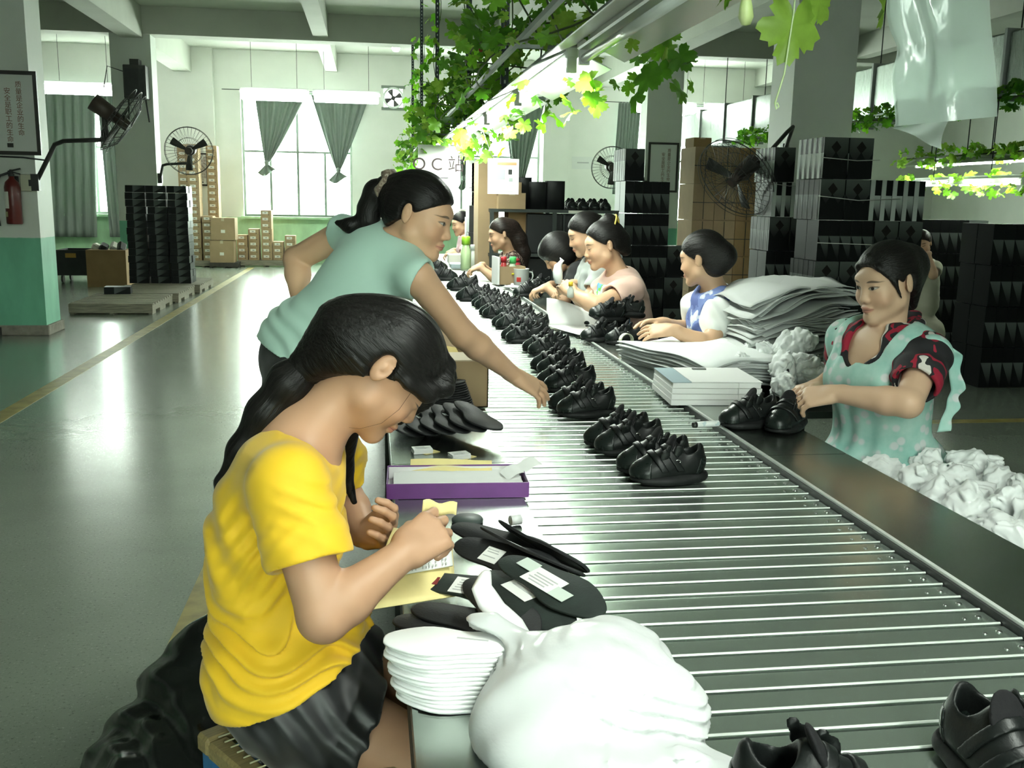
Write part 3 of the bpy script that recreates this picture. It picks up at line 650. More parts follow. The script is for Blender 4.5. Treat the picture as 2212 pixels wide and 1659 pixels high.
# ---------------------------------------------------------------- A: girl in yellow, seated, head bowed over the table
def build_A():
    Y = 1.66; ang = math.radians(46)
    H = Head(V(828, 802, Y), (math.cos(ang), .10, -math.sin(ang)), (math.sin(ang), 0, math.cos(ang)), .93)
    J = dict(neck=V(652, 950, Y), chest=V(596, 1108, Y), waist=V(588, 1295, Y), pelvis=V(640, 1455, Y), sR=V(622, 1046, 1.495), eR=V(700, 1330, 1.42), wR=V(868, 1200, 1.49))
    J['sL'] = J['sR'] + A3((.03, .35, .0)); J['eL'] = J['eR'] + A3((.02, .52, .02)); J['wL'] = V(790, 1155, 1.80); J['size'] = .93
    J['hR'] = J['pelvis'] + A3((.02, -.085, -.02)); J['hL'] = J['pelvis'] + A3((.02, .085, -.02)); J['kR'] = J['hR'] + A3((.35, -.03, -.20)); J['kL'] = J['hL'] + A3((.36, .05, -.17))
    J['aR'] = J['kR'] + A3((-.03, 0, 0)); J['aR'][2] = .08; J['aL'] = J['kL'] + A3((-.06, 0, 0)); J['aL'][2] = .08
    r = person('young woman in a yellow T-shirt and black shorts bowed over insoles', (J['pelvis'][0], J['pelvis'][1], 0))
    B = Blend(); torso(B, J, -.006, .035); legs(B, J); add_head(B, H, J['neck'], .050, ear=(-.024, .014))
    limb(B, J['sR'], J['eR'], J['wR'], (.045, .040, .041, .0245)); limb(B, J['sL'], J['eL'], J['wL'], (.043, .037, .038, .0235))
    B.cone(J['neck'], J['neck'] + (J['chest'] - J['neck']) * .4, .058, .07, k=.05)
    dR = nrm(V(985, 1112, 1.57) - J['wR']); add_hand(B, J['wR'], dR, (-.25, -.85, .45), -1, each=[(20, 55, 45), (30, 60, 45), (42, 62, 45), (52, 62, 45)], sp=3, thumb=(25, 35), sc=.98)
    dL = nrm(V(880, 1132, 1.70) - J['wL']); add_hand(B, J['wL'], dL, (-.1, .75, -.6), 1, curl=(35, 45, 35), sp=4, thumb=(30, 25), sc=.95)
    blend_obj('body', B, .0032, M_skinA, r, {'hl': H.local})
    # T-shirt
    S = Blend(); torso(S, J, .010, .040); f0, f1, f2 = J['fr']
    S.ell(J['pelvis'] + f0[2] * .03, (.190, .148, .14), f0, .05)
    p1, p2 = V(478, 1492, Y), V(752, 1368, Y); hemn = np.cross(p2 - p1, (0, 1, 0)); hemn = hemn if hemn[2] < 0 else -hemn; S.hem(p2, hemn)
    for s_, e_ in (('sR', 'eR'), ('sL', 'eL')):
        a, b = J[s_], J[e_]; sl = Blend(); sl.cone(a, a + (b - a) * .45, .050, .063, k=.02); sl.cone(a + (b - a) * .45, a + (b - a) * .85, .066, .070, k=.02); sl.cut(a + (b - a) * .60, b - a); S.sub(sl, .045)
        S.cone(a + (b - a) * .42, a + (b - a) * .9, .050, .060, k=.006, op='s')
    S.ell(J['neck'] + A3((.055, 0, .035)), (.098, .105, .075), None, .012, 's')
    S.ell(J['neck'] + A3((-.005, 0, .095)), (.085, .085, .055), None, .012, 's')
    S.q.insert(0, S.q[0])
    up = nrm(J['chest'] - J['pelvis']); org = J['pelvis']; aR, bR = J['sR'], J['eR']; rx = f1[0]
    def post(P, d):
        q = P - org; h = q @ up; fr_ = q @ f1[1]; n1 = pnoise(P, 9, 1); n2 = pnoise(P, 22, 4)
        near = (P[:, 1] < 1.72)
        waist = np.exp(-((h - .10) / .085) ** 2)
        fold = np.sin((h + .18 * fr_ + .020 * n1 + .1 * np.abs(fr_) ** 1.5) * 2 * PI / .040 + 2.0 * n1)
        d = d - waist * (.0075 * np.maximum(fold, -.4) + .0034 * n2)
        t_ = np.clip(((P - aR) @ (bR - aR)) / ((bR - aR) @ (bR - aR)), 0, 1); dist = np.linalg.norm(P - (aR + t_[:, None] * (bR - aR)), axis=1)
        sm = np.exp(-((t_ - .12) / .18) ** 2) * np.exp(-(dist / .085) ** 2)
        sm = np.exp(-((t_ - .22) / .22) ** 2) * np.exp(-(dist / .085) ** 4) * np.clip((P[:, 0] - (aR + t_[:, None] * (bR - aR))[:, 0] + .045) / .07, 0, 1)
        ru = np.maximum(np.sin(((P - aR) @ nrm(A3((.38, .1, .92)))) * 2 * PI / .027 + 1.3 * n1), -.35); d = d - sm * .0050 * ru
        back = np.exp(-((h - .30) / .14) ** 2) * (1 - np.exp(-(dist / .095) ** 4)); d = d - back * .0048 * np.sin((h * .75 + fr_ * .8 + .02 * n1) * 2 * PI / .075)
        away = 1 - np.exp(-(dist / .095) ** 4); pull = away * np.exp(-(((h - .30) / .10) ** 2 + ((fr_ + .02) / .09) ** 2)); d = d - pull * .0045 * np.sin((h * 1.0 - fr_ * 1.3 + .012 * n1) * 2 * PI / .045)
        return d - .0016 * n1
    S.post = post
    blend_obj('t_shirt', S, .0035, cloth('yellow_jersey', srgb(243, 196, 32), .7, .2), r)
    # shorts
    T = Blend(); T.ell(J['pelvis'] + A3((0, 0, -.005)), (.175, .130, .125), f0, .05)
    for s_ in 'RL':
        h_, k_ = J['h' + s_], J['k' + s_]; sl = Blend(); sl.cone(h_, h_ + (k_ - h_) * .85, .102, .098, k=.03); sl.cut(h_ + (k_ - h_) * .27, k_ - h_); T.sub(sl, .04)
        T.cone(h_ + (k_ - h_) * .18, k_, .078, .086, k=.008, op='s')
    T.cut(J['waist'], f1[2])
    def post2(P, d): return d - .0030 * np.sin((P @ A3((.9, .2, .7))) * 2 * PI / .055 + 2 * pnoise(P, 10, 2)) - .002 * pnoise(P, 25, 3)
    T.post = post2; blend_obj('shorts', T, .0045, mat('black_shiny_cloth', (0.010, 0.011, 0.012), .45, var=.3, vscale=14, sheen=.2), r)
    # hair
    C_ = hair_cap(H, .022, (.016, .95), ear=(-.024, .014)); w = H.w
    C_.chain([w(-.010, .076, .086), w(-.046, .092, .060), w(-.066, .094, .010), w(-.070, .086, -.045), w(-.064, .076, -.090)], [.018, .026, .027, .024, .010], .02, flat=(H.R[0], .55))
    C_.chain([w(.006, .080, .090), w(.040, .092, .062), w(.062, .072, .034), w(.078, .030, .022)], [.012, .015, .013, .010], .016)
    C_.cone(w(0, -.100, .0), V(665, 790, Y), .060, .034, k=.05); C_.post = strands(H, 36, .0007)
    blend_obj('hair', C_, .0036, M_hair, r, {'hl': H.local})
    tp = [V(668, 788, Y), V(628, 826, Y), V(575, 893, Y), V(520, 972, Y), V(478, 1042, Y + .01), V(468, 1085, Y + .01)]; T2 = Blend(); T2.chain(tp, [.022, .036, .032, .021, .009, .003], .02)
    T2.chain([w(-.078, .02, .02), w(-.085, .015, -.08), V(742, 1010, Y + .14), V(765, 1085, Y + .13)], [.020, .022, .016, .006], .02)
    blend_obj('ponytail', T2, .004, M_tail, r, {'fl': tail_attr(tp)})
    mb = MB(); mb.tube([V(672, 787, Y) + A3((0, math.cos(a) * .024, math.sin(a) * .026)) for a in np.linspace(0, 2 * PI, 14)[:-1]], .005, 6, closed=True); mb.build('hair_tie', mat('black_elastic', (.01, .01, .012), .6), r).matrix_parent_inverse = Matrix.Translation(r.location).inverted()
    mb = MB()
    for (dx, dz) in ((0, 0),):
        mb.tube([w(.070, .046, .018 + dz), w(.078, .052 + dx, -.02), w(.078, .048, -.06 + dz), w(.070, .030, -.095 + dx), w(.064, .016, -.108)], [.0004, .0004, .0003, .0003, .0002], 4)
    mb.build('hair_wisp', M_hair, r).matrix_parent_inverse = Matrix.Translation(r.location).inverted()
    return J
JA = build_A()
# ---------------------------------------------------------------- B: woman in teal leaning over the table
def build_B():
    H = Head(V(908, 468, 2.90), (.88, -.36, -.30), (.28, -.05, .96), .99)
    J = dict(neck=V(862, 530, 2.93), chest=V(806, 590, 2.93), waist=V(722, 692, 2.95), pelvis=V(662, 772, 2.97), sR=V(903, 600, 2.76), sL=V(742, 505, 3.10), eR=V(1000, 722, 2.82), wR=V(1112, 812, 2.93), eL=V(640, 560, 3.22), wL=V(652, 676, 3.10))
    J['size'] = .98
    J['hR'] = J['pelvis'] + A3((-.01, -.09, -.05)); J['hL'] = J['pelvis'] + A3((-.03, .09, -.05)); J['kR'] = J['hR'] + A3((-.06, 0, -.40)); J['kL'] = J['hL'] + A3((-.10, 0, -.40)); J['aR'] = J['kR'] + A3((-.02, 0, 0)); J['aL'] = J['kL'] + A3((-.03, 0, 0)); J['aR'][2] = J['aL'][2] = .08
    r = person('standing woman in a teal sleeveless top leaning over to reach a shoe', (J['pelvis'][0], J['pelvis'][1], 0))
    B = Blend(); torso(B, J, -.006, .03); legs(B, J); add_head(B, H, J['neck'], .048)
    limb(B, J['sR'], J['eR'], J['wR'], (.047, .040, .041, .0235)); limb(B, J['sL'], J['eL'], J['wL'], (.045, .040, .040, .0245))
    dR = nrm(V(1195, 858, 2.97) - J['wR']); add_hand(B, J['wR'], dR, (.25, -.55, .80), -1, each=[(4, 16, 10), (8, 18, 12), (12, 22, 14), (16, 26, 16)], sp=9, thumb=(42, 18), sc=1.0)
    add_hand(B, J['wL'], nrm(J['pelvis'] - J['wL'] + A3((0, -.05, .0))), (-.6, .7, 0), 1, curl=(20, 20, 15), sc=.95)
    blend_obj('body', B, .0036, M_skinB, r, {'hl': H.local})
    S = Blend(); torso(S, J, .012, .035); f0, f1, f2 = J['fr']
    S.ell(J['pelvis'] + f0[2] * .02, (.178, .145, .16), f0, .06)
    p1, p2 = V(598, 752, 2.95), V(700, 800, 2.95); n_ = np.cross(p2 - p1, (0, 1, 0)); n_ = n_ if n_[2] < 0 else -n_; S.hem((p1 + p2) / 2, n_)
    for s_, sg in (('sR', 1), ('sL', -1)):
        out = nrm(A3(J[s_]) - J['chest']); e_ = J['eR'] if sg > 0 else J['eL']; ad = nrm(e_ - J[s_]); S.cone(J[s_] + ad * .020 + out * .026, J[s_] + ad * .20 + out * .05, .062, .080, k=.012, op='s')
    S.cone(J['neck'], H.w(0, -.02, -.05), .066, .07, k=.012, op='s')
    up = nrm(J['chest'] - J['pelvis']); org = J['pelvis']
    def post(P, d):
        q = P - org; h = q @ up; n1 = pnoise(P, 8, 1); lo = np.exp(-((h - .06) / .07) ** 2)
        d = d - lo * .0055 * np.sin((h * .9 + .35 * (P[:, 0] - org[0]) + .012 * n1) * 2 * PI / .062 + n1); return d - .0035 * pnoise(P, 6, 3) - .0012 * n1
    S.post = post; blend_obj('sleeveless_top', S, .0045, cloth('teal_cotton', srgb(188, 222, 209), .75, .15), r)
    T = Blend(); T.ell(J['pelvis'] - f0[2] * .02, (.165, .125, .13), f0, .05); legs(T, J, .022); T.cut(J['aR'] - A3((0, 0, .01)), (0, 0, -1)); T.cut(J['waist'], f1[2])
    blend_obj('trousers', T, .008, cloth('black_trouser_cloth', (0.012, 0.014, 0.013)), r)
    C_ = hair_cap(H, .020, (.024, .85)); w = H.w
    C_.cone(w(0, -.085, .035), w(0, -.128, .045), .055, .036, k=.05); C_.post = strands(H, 36, .0005); blend_obj('hair', C_, .0045, M_hair, r, {'hl': H.local})
    tp = [w(0, -.120, .045), w(0, -.150, .022), w(.0, -.158, -.03), w(.0, -.145, -.078), w(0, -.150, -.10)]; T2 = Blend(); T2.chain(tp, [.034, .038, .034, .026, .012], .02); T2.chain([w(.01, -.145, -.06), w(.02, -.195, -.095), w(.02, -.235, -.10)], [.022, .020, .009], .02)
    blend_obj('ponytail', T2, .006, M_tail, r, {'fl': tail_attr(tp)})
    mb = MB(); mb.tube([w(math.cos(a) * .042, -.128 + .006 * math.sin(a * 5), .048 + math.sin(a) * .044) for a in np.linspace(0, 2 * PI, 22)[:-1]], [.012 + .003 * math.sin(i * 2.3) for i in range(21)], 7, closed=True)
    mb.build('scrunchie', patch_mat('scrunchie_print', [(0.30, 0.25, 0.19), (0.16, 0.12, 0.09), (0.45, 0.40, 0.33)], 60), r).matrix_parent_inverse = Matrix.Translation(r.location).inverted()
    return J
JB = build_B()

# ---------------------------------------------------------------- a seated worker built from her joints
M_stoolw = mat('plain_stool_wood', (.20, .15, .08), .6, var=.2, vscale=15)
def seat_under(label, J):
    z = J['pelvis'][2] - .14; who = ' '.join(label.split()[:8]); r = empty('stool', (J['pelvis'][0] + .02, J['pelvis'][1], 0), label='plain wooden stool under the ' + who, cat='stool', group='stools along the right side')
    MB().bx(-.15, .15, -.15, .15, z - .03, z, bev=.008).build('seat', M_stoolw, r)
    for sx in (-.12, .12):
        for sy in (-.12, .12): MB().bx(sx - .016, sx + .016, sy - .016, sy + .016, 0, z - .03).build('leg', M_stoolw, r)
def fix(r, o): o.matrix_parent_inverse = Matrix.Translation(r.location).inverted(); return o
def worker(label, H, J, skin, top_mat, v=.006, sleeve=.55, puff=0.0, hands=None, face=(.020, .9), hair=M_hair, jaw=1.0, drop=.0, neckcut=.066, skirt=None, armr=1.0, loose=.012, wrinkle=.003, detail=True, scoop=None):
    r = person(label, (J['pelvis'][0], J['pelvis'][1], 0)); sz = J.setdefault('size', 1.0)
    J['hR'] = J['pelvis'] + A3((-.03, .085, -.02)); J['hL'] = J['pelvis'] + A3((-.03, -.085, -.02)); kd = J.get('knee', A3((-.30, 0, -.10)))
    for s_ in 'RL': J['k' + s_] = J['h' + s_] + kd; J['a' + s_] = J['k' + s_] + A3((.05, 0, 0)); J['a' + s_][2] = .08
    J['toe'] = (-.12, 0, 0)
    B = Blend(); torso(B, J, -.006, .03); legs(B, J); add_head(B, H, J['neck'], .049, jaw, detail)
    for s_ in 'RL':
        limb(B, J['s' + s_], J['e' + s_], J['w' + s_], tuple(q * armr for q in (.046, .040, .041, .0245)))
        d, n, cu, th = hands[s_]; add_hand(B, J['w' + s_], d, n, -1 if s_ == 'R' else 1, curl=cu, sp=5, thumb=th)
    blend_obj('body', B, v, skin, r, {'hl': H.local})
    S = Blend(); torso(S, J, loose, .035); f0, f1, f2 = J['fr']; S.ell(J['pelvis'] + f0[2] * .02, (.175, .14, .15), f0, .06)
    for s_ in 'RL':
        a, b = J['s' + s_], J['e' + s_]
        if sleeve > 0:
            sl = Blend(); sl.cone(a, a + (b - a) * sleeve * .7, .058 * armr + puff, .060 * armr + puff * 1.3, k=.02); sl.cone(a + (b - a) * sleeve * .7, a + (b - a) * (sleeve + .2), .060 * armr + puff * 1.3, .060 * armr + puff, k=.02); sl.cut(a + (b - a) * sleeve, b - a); S.sub(sl, .04)
            S.cone(a + (b - a) * (sleeve - .12), a + (b - a) * (sleeve + .25), .047 * armr + puff, .055 * armr + puff, k=.004, op='s')
    S.cone(J['neck'] + A3((0, 0, -.005)), H.w(0, -.02, -.05), neckcut, neckcut + .01, k=.012, op='s')
    if scoop is not None: S.ell(scoop[0], scoop[1], None, .012, 's')
    S.post = lambda P, d: d - wrinkle * np.sin((P @ A3((.5, .4, 1))) * 2 * PI / .07 + 2.2 * pnoise(P, 8, 2)) * .6 - wrinkle * .7 * pnoise(P, 16, 5)
    S.hem(J['pelvis'] - A3((0, 0, .10)), (0, 0, -1)); blend_obj('shirt', S, v, top_mat, r)
    T = Blend(); T.ell(J['pelvis'] - f0[2] * .02, (.165, .125, .125), f0, .05); legs(T, J, .018); T.cut(J['aR'] - A3((0, 0, .01)), (0, 0, -1)); T.cut(J['waist'], f1[2]); blend_obj('trousers', T, max(.010, v), M_trouser, r)
    C_ = hair_cap(H, .020, face, True, drop); C_.post = strands(H, 36, .0005); seat_under(label, J); return r, C_
M_trouser = cloth('dark_trouser_cloth', (0.018, 0.020, 0.024))
OPEN, GRIP = (18, 25, 18), (35, 45, 35)
# ---------------------------------------------------------------- C: woman in the mint apron, packing a pair of shoes
def apron_mat():
    m = bpy.data.materials.new('mint_flower_apron'); m.use_nodes = True; t = NT(m); b = t.bsdf(); o = t.obj()
    vo = t.add('ShaderNodeTexVoronoi'); t.put(vo.inputs['Vector'], o); vo.inputs['Scale'].default_value = 26; n = t.noise(o, 12, 4)
    base = t.ramp(n, [(0.3, (0.24, 0.50, 0.44)), (0.7, (0.45, 0.64, 0.58))]); t.put(b.inputs['Base Color'], t.mix(t.math('MULTIPLY', t.smooth(vo.outputs['Distance'], .42, .25), .75), base, (0.66, 0.62, 0.64)))
    b.inputs['Roughness'].default_value = .6; t.put(b.inputs['Normal'], t.bump(t.noise(o, 500, 2), .1, .001)); return m
def build_C():
    Y = 2.80; H = Head(V(1914, 612, Y - .01), (-.93, -.27, -.20), (-.10, 0, .99), .98); nk = V(1916, 712, Y)
    J = dict(neck=nk, chest=V(1905, 800, Y), waist=V(1902, 925, Y), pelvis=V(1915, 1025, Y + .02), sL=nk + A3((.045, -.155, -.060)), sR=nk + A3((-.045, .155, -.060)), eL=V(1962, 872, 2.50), wL=V(1806, 850, 2.66), eR=V(1822, 806, 3.08), wR=V(1768, 834, 2.96))
    hands = {'L': (nrm(V(1716, 862, 2.72) - J['wL']), (-.25, -.5, .8), (30, 38, 28), (40, 20)), 'R': (nrm(V(1700, 842, 2.86) - J['wR']), (-.2, .15, .95), (20, 30, 20), (35, 20))}
    M_print = patch_mat('red_black_print', [(0.012, 0.012, 0.014), (0.30, 0.008, 0.03), (0.012, 0.012, 0.014), (0.62, 0.58, 0.54)], 13, stretch=(1, 1, .45), rot=(0, .4, 0), edges=[0, .48, .56, .62])
    r, C_ = worker('woman in a mint flowered apron over a red and black print shirt', H, J, M_skinC, M_print, .0042, .62, .006, hands, (.016, .82), scoop=(nk + A3((-.085, -.02, -.035)), (.075, .07, .085)))
    f0, f1, f2 = J['fr']
    A_ = Blend(); torso(A_, J, .024, .040); A_.ell(J['pelvis'] + f0[2] * .02 + f0[1] * .02, (.20, .17, .17), f0, .06); A_.cone(J['pelvis'], J['pelvis'] + A3((-.22, -.03, -.06)), .16, .13, k=.06)
    for s_ in 'LR': a, b = J['s' + s_], J['e' + s_]; ou = nrm(a - J['chest']); A_.cone(a + (b - a) * .10 + ou * .012, a + (b - a) * .9 + ou * .04, .064, .085, k=.012, op='s')
    A_.cone(nk + f2[1] * .045 - A3((0, 0, .060)), nk + f2[1] * .06 + A3((0, 0, .2)), .098, .14, k=.012, op='s')
    A_.post = lambda P, d: d - .0035 * np.sin((P @ (f1[0])) * 2 * PI / .075 + 1.6 * pnoise(P, 7, 2)) - .002 * pnoise(P, 18, 5)
    A_.hem(J['pelvis'] - A3((0, 0, .28)), (0, 0, -1)); blend_obj('apron', A_, .0048, apron_mat(), r)
    a = J['sL']; rp = [a + f2[2] * .075 - f2[1] * .01 + A3((-.02, .02, 0)), a + A3((.015, -.012, .052)), a + A3((.075, -.012, .0)), a + A3((.098, -.005, -.10)), a + A3((.090, .0, -.16)), a + A3((.070, .0, -.23))]
    def ruf(u, v):
        t_ = u * 5; i = min(4, int(t_)); q_ = rp[i] + (rp[i + 1] - rp[i]) * (t_ - i); return Vector(q_ + nrm((.75, -.5, .25)) * (v - .3) * .036 * math.sin(min(1, u * 2.2 + .2) * PI * .5) + A3((.003 * math.sin(u * 34), .005 * math.sin(u * 28 + 1), 0)) * (.3 + v))
    fix(r, solidify(MB().grid(ruf, 60, 6).build('apron_frill', bpy.data.materials['mint_flower_apron'], r), .004))
    w = H.w; col = Blend(); 
    for sx in (-1, 1): col.chain([w(sx * .005, -.095, -.125), w(sx * .06, -.045, -.135), w(sx * .065, .02, -.175), w(sx * .03, .05, -.24)], [.022, .024, .024, .012], .015, flat=(H.R[2], .5))
    blend_obj('collar', col, .0045, M_print, r)
    C_.chain([w(.004, .060, .098), w(.042, .066, .068), w(.070, .038, .025), w(.079, .022, -.040), w(.076, .026, -.100)], [.006, .007, .007, .004, .0025], .010); C_.chain([w(0, .060, .098), w(-.042, .068, .066), w(-.074, .035, .015), w(-.080, .020, -.04)], [.006, .007, .007, .003], .010)
    C_.ell(w(0, -.105, .045), A3((.055, .05, .055)), H.R, .03); C_.cone(w(0, -.11, .02), w(.01, -.115, -.10), .045, .012, k=.03); blend_obj('hair', C_, .0048, M_hair, r, {'hl': H.local})
    return J
JC = build_C()
# ---------------------------------------------------------------- D: woman in blue and white seen half from behind
def build_D():
    Y = 4.25; H = Head(V(1516, 560, Y), (-.74, .64, -.18), (-.15, 0, .98), 1.0); nk = V(1545, 628, Y + .02)
    J = dict(neck=nk, chest=V(1548, 682, Y + .03), waist=V(1555, 762, Y + .04), pelvis=V(1560, 835, Y + .05), sL=nk + A3((-.02, -.165, -.06)), sR=nk + A3((.0, .165, -.06)), eL=V(1532, 748, 3.98), wL=V(1452, 712, 4.02), eR=V(1482, 716, 4.45), wR=V(1432, 697, 4.34))
    hands = {'L': (nrm(V(1385, 716, 4.08) - J['wL']), (-.2, -.6, .75), (12, 18, 12), (38, 18)), 'R': (nrm(V(1362, 692, 4.3) - J['wR']), (-.2, .2, .95), (15, 20, 12), (35, 20))}
    M_tie = patch_mat('blue_white_tie_dye', [(0.10, 0.14, 0.36), (0.16, 0.22, 0.48), (0.55, 0.60, 0.72), (0.78, 0.80, 0.80)], 9, edges=[0, .45, .56, .60], detail=3)
    r, C_ = worker('woman in a blue and white dress with white puff sleeves, seen half from behind', H, J, M_skinD, M_tie, .0058, 0, 0, hands, (.022, .9))
    for s_ in 'LR':
        P_ = Blend(); a, b = J['s' + s_], J['e' + s_]; P_.ell(a + (b - a) * .26 - A3((.01, 0, 0)), (.078, .075, .088), None, .02); P_.cone(a + (b - a) * .3, a + (b - a) * .55, .070, .052, k=.02)
        P_.post = lambda P, d: d - .004 * np.sin(P[:, 2] * 40 + P[:, 0] * 60 + 2 * pnoise(P, 10)); blend_obj('puff_sleeve', P_, .006, cloth('white_cotton', (0.78, 0.80, 0.77)), r)
    w = H.w; C_.ell(w(0, -.112, .00), A3((.058, .052, .058)), H.R, .03); C_.ell(w(0, -.06, -.03), A3((.07, .06, .06)), H.R, .03)
    blend_obj('hair', C_, .0055, M_hair, r, {'hl': H.local}); return J
JD = build_D()
# ---------------------------------------------------------------- E: woman in pink holding crumpled tissue
def build_E():
    Y = 5.2; H = Head(V(1304, 531, Y), (-.97, .02, -.23), (-.20, 0, .97), 1.06); nk = V(1338, 594, Y + .02)
    J = dict(neck=nk, chest=V(1346, 640, Y + .03), waist=V(1362, 700, Y + .05), pelvis=V(1370, 768, Y + .05), sL=nk + A3((.02, -.17, -.065)), sR=nk + A3((.0, .17, -.06)), eL=V(1288, 660, 4.93), wL=V(1238, 636, 5.02), eR=V(1268, 660, 5.42), wR=V(1236, 632, 5.22), size=1.1)
    hands = {'L': (nrm(V(1212, 606, 5.1) - J['wL']), (.0, -.9, .4), (30, 45, 35), (40, 20)), 'R': (nrm(V(1208, 615, 5.18) - J['wR']), (0, .9, .3), (30, 40, 30), (35, 20))}
    r, C_ = worker('woman in a pink T-shirt with a yellow hair clip holding white tissue', H, J, M_skinD, cloth('pink_jersey', srgb(214, 180, 165), .85), .0065, .55, .006, hands, (.016, .75), jaw=1.12, armr=1.12)
    w = H.w; C_.ell(w(0, -.05, .118), A3((.045, .045, .04)), H.R, .02); C_.cone(w(0, -.10, .0), w(0, -.11, -.05), .05, .03, k=.03); blend_obj('hair', C_, .0065, M_hair, r, {'hl': H.local})
    f0, f1, f2 = J['fr']; A_ = Blend(); torso(A_, J, .020, .045); A_.cut(J['chest'] + f2[1] * .03, -f2[1]); A_.cut(J['neck'] - A3((0, 0, .05)), (0, 0, 1)); A_.hem(J['pelvis'], (0, 0, -1))
    blend_obj('apron', A_, .0075, patch_mat('blue_green_apron', [(0.10, 0.34, 0.60), (0.16, 0.46, 0.70), (0.20, 0.62, 0.10), (0.70, 0.86, 0.78)], 7, stretch=(1, 1, .8), edges=[0, .42, .52, .58]), r)
    mb = MB()
    mb.tube([w(.052 * math.cos(a), -.06 - .055 * math.sin(a) * .6, .085 + .055 * math.sin(a)) for a in np.linspace(0, 2 * PI, 18)[:-1]], .005, 6, closed=True)
    for a in np.linspace(0, PI, 5): mb.tube([w(.045 * math.cos(a), -.07 - .03 * math.sin(a), .085 + .045 * math.sin(a)), w(-.03 * math.cos(a * .7), -.10, .06)], .004, 5)
    fix(r, mb.build('hair_clip', mat('yellow_plastic', (0.55, 0.42, 0.06), .35), r, label='openwork yellow plastic hair clip'))
    mb = MB(); mb.lathe([(.004, -.03), (.012, -.01), (.010, .01), (.003, .025)], w(.03, -.12, .03), 8); fix(r, mb.build('hair_bead', mat('orange_bead', (0.60, 0.25, 0.01), .3), r)); return J
JE = build_E()
# ---------------------------------------------------------------- F, G, H and two more, farther off
def far_worker(label, head, fwd, neck, chest, waist, pelvis, hands_at, Y, top, v=.009, hair=None, sc=1.05, up=(-.15, 0, .98), sleeve=.6, hairm=None, front=-1):
    H = Head(V(*head), fwd, up, sc); nk = V(*neck); sx = front
    J = dict(neck=nk, chest=V(*chest), waist=V(*waist), pelvis=V(*pelvis), sL=nk + A3((0, .165 * sx, -.06)), sR=nk + A3((0, -.165 * sx, -.06)), size=1.05, knee=A3((.30 * sx, 0, -.10)))
    for s_, k in (('L', 0), ('R', 1)):
        wr = V(*hands_at[k]); J['w' + s_] = wr; mid = (J['s' + s_] + wr) / 2; J['e' + s_] = mid + A3((0, (.06 if s_ == 'L' else -.06) * sx, -.13))
    hd = {'L': (nrm((.9 * sx, .0, -.3)), (0, 0, 1), GRIP, (35, 20)), 'R': (nrm((.9 * sx, .0, -.3)), (0, 0, 1), GRIP, (35, 20))}
    r, C_ = worker(label, H, J, M_skinD, top, v, sleeve, .004, hd, (.022, .88), armr=1.0, detail=False); w = H.w
    if hair == 'long': C_.chain([w(0, -.09, .03), w(0, -.125, -.06), w(0, -.14, -.17), w(0, -.125, -.30)], [.075, .07, .062, .03], .03)
    elif hair == 'bob': C_.ell(w(0, -.03, .0), A3((.105, .115, .115)), H.R, .03); C_.ell(w(0, .03, .05), A3((.09, .07, .06)), H.R, .03)
    else: C_.ell(w(0, -.11, .02), A3((.05, .045, .05)), H.R, .03)
    blend_obj('hair', C_, v, hairm or M_hair, r, {'hl': H.local}); return r, H
far_worker('bowed worker with short black hair hiding the face and dark shirt', (1204, 548, 6.25), (-.75, -.05, -.66), (1240, 566, 6.3), (1246, 608, 6.35), (1262, 665, 6.4), (1278, 722, 6.4), [(1180, 620, 6.15), (1190, 615, 6.4)], 6.3, cloth('black_shirt', (.014, .015, .016)), .009, 'bob', up=(-.66, 0, .75))
far_worker('worker in a grey shirt half hidden behind the woman in pink', (1264, 507, 5.85), (-.93, .1, -.35), (1288, 562, 5.85), (1296, 606, 5.88), (1310, 664, 5.9), (1318, 722, 5.9), [(1232, 622, 5.7), (1236, 612, 5.95)], 5.85, cloth('grey_shirt', (.42, .46, .44)), .009, None)
rH, HH = far_worker('far woman in a dark flowered blouse with long loose hair', (1083, 507, 8.35), (-.97, .02, -.20), (1103, 548, 8.4), (1108, 578, 8.42), (1116, 620, 8.45), (1122, 664, 8.45), [(1036, 577, 8.2), (1040, 572, 8.45)], 8.4, patch_mat('flowered_blouse', [(0.035, 0.02, 0.016), (0.10, 0.05, 0.035), (0.52, 0.42, 0.36)], 42, edges=[0, .46, .54]), .009, 'long', sc=1.12, sleeve=.85, hairm=M_hairbrown)
mb = MB(); mb.cyl(HH.w(.088, -.05, .02), HH.w(.094, -.05, .02), .014, n=8); mb.cyl(HH.w(.088, -.06, -.02), HH.w(.094, -.06, -.02), .008, n=8); fix(rH, mb.build('hair_slide', mat('pearl_clip', (.7, .7, .72), .3), rH))
far_worker('far worker in a pale pink shirt beyond the lime bottle', (996, 484, 11.2), (-.9, -.2, -.2), (1008, 512, 11.2), (1010, 534, 11.2), (1014, 566, 11.2), (1018, 600, 11.2), [(978, 545, 11.0), (980, 540, 11.3)], 11.2, cloth('pale_pink_shirt', (.62, .42, .45)), .012, None, sc=1.1)
far_worker('worker glimpsed between black shoe box stacks, hand at the chin', (1991, 527, 8.6), (-.6, -.75, -.25), (1998, 562, 8.62), (1998, 600, 8.64), (2000, 655, 8.66), (2002, 720, 8.66), [(2004, 548, 8.4), (1975, 600, 8.5)], 8.6, cloth('cream_shirt', (.55, .55, .42)), .010, None, sc=1.0, hairm=M_hairbrown)
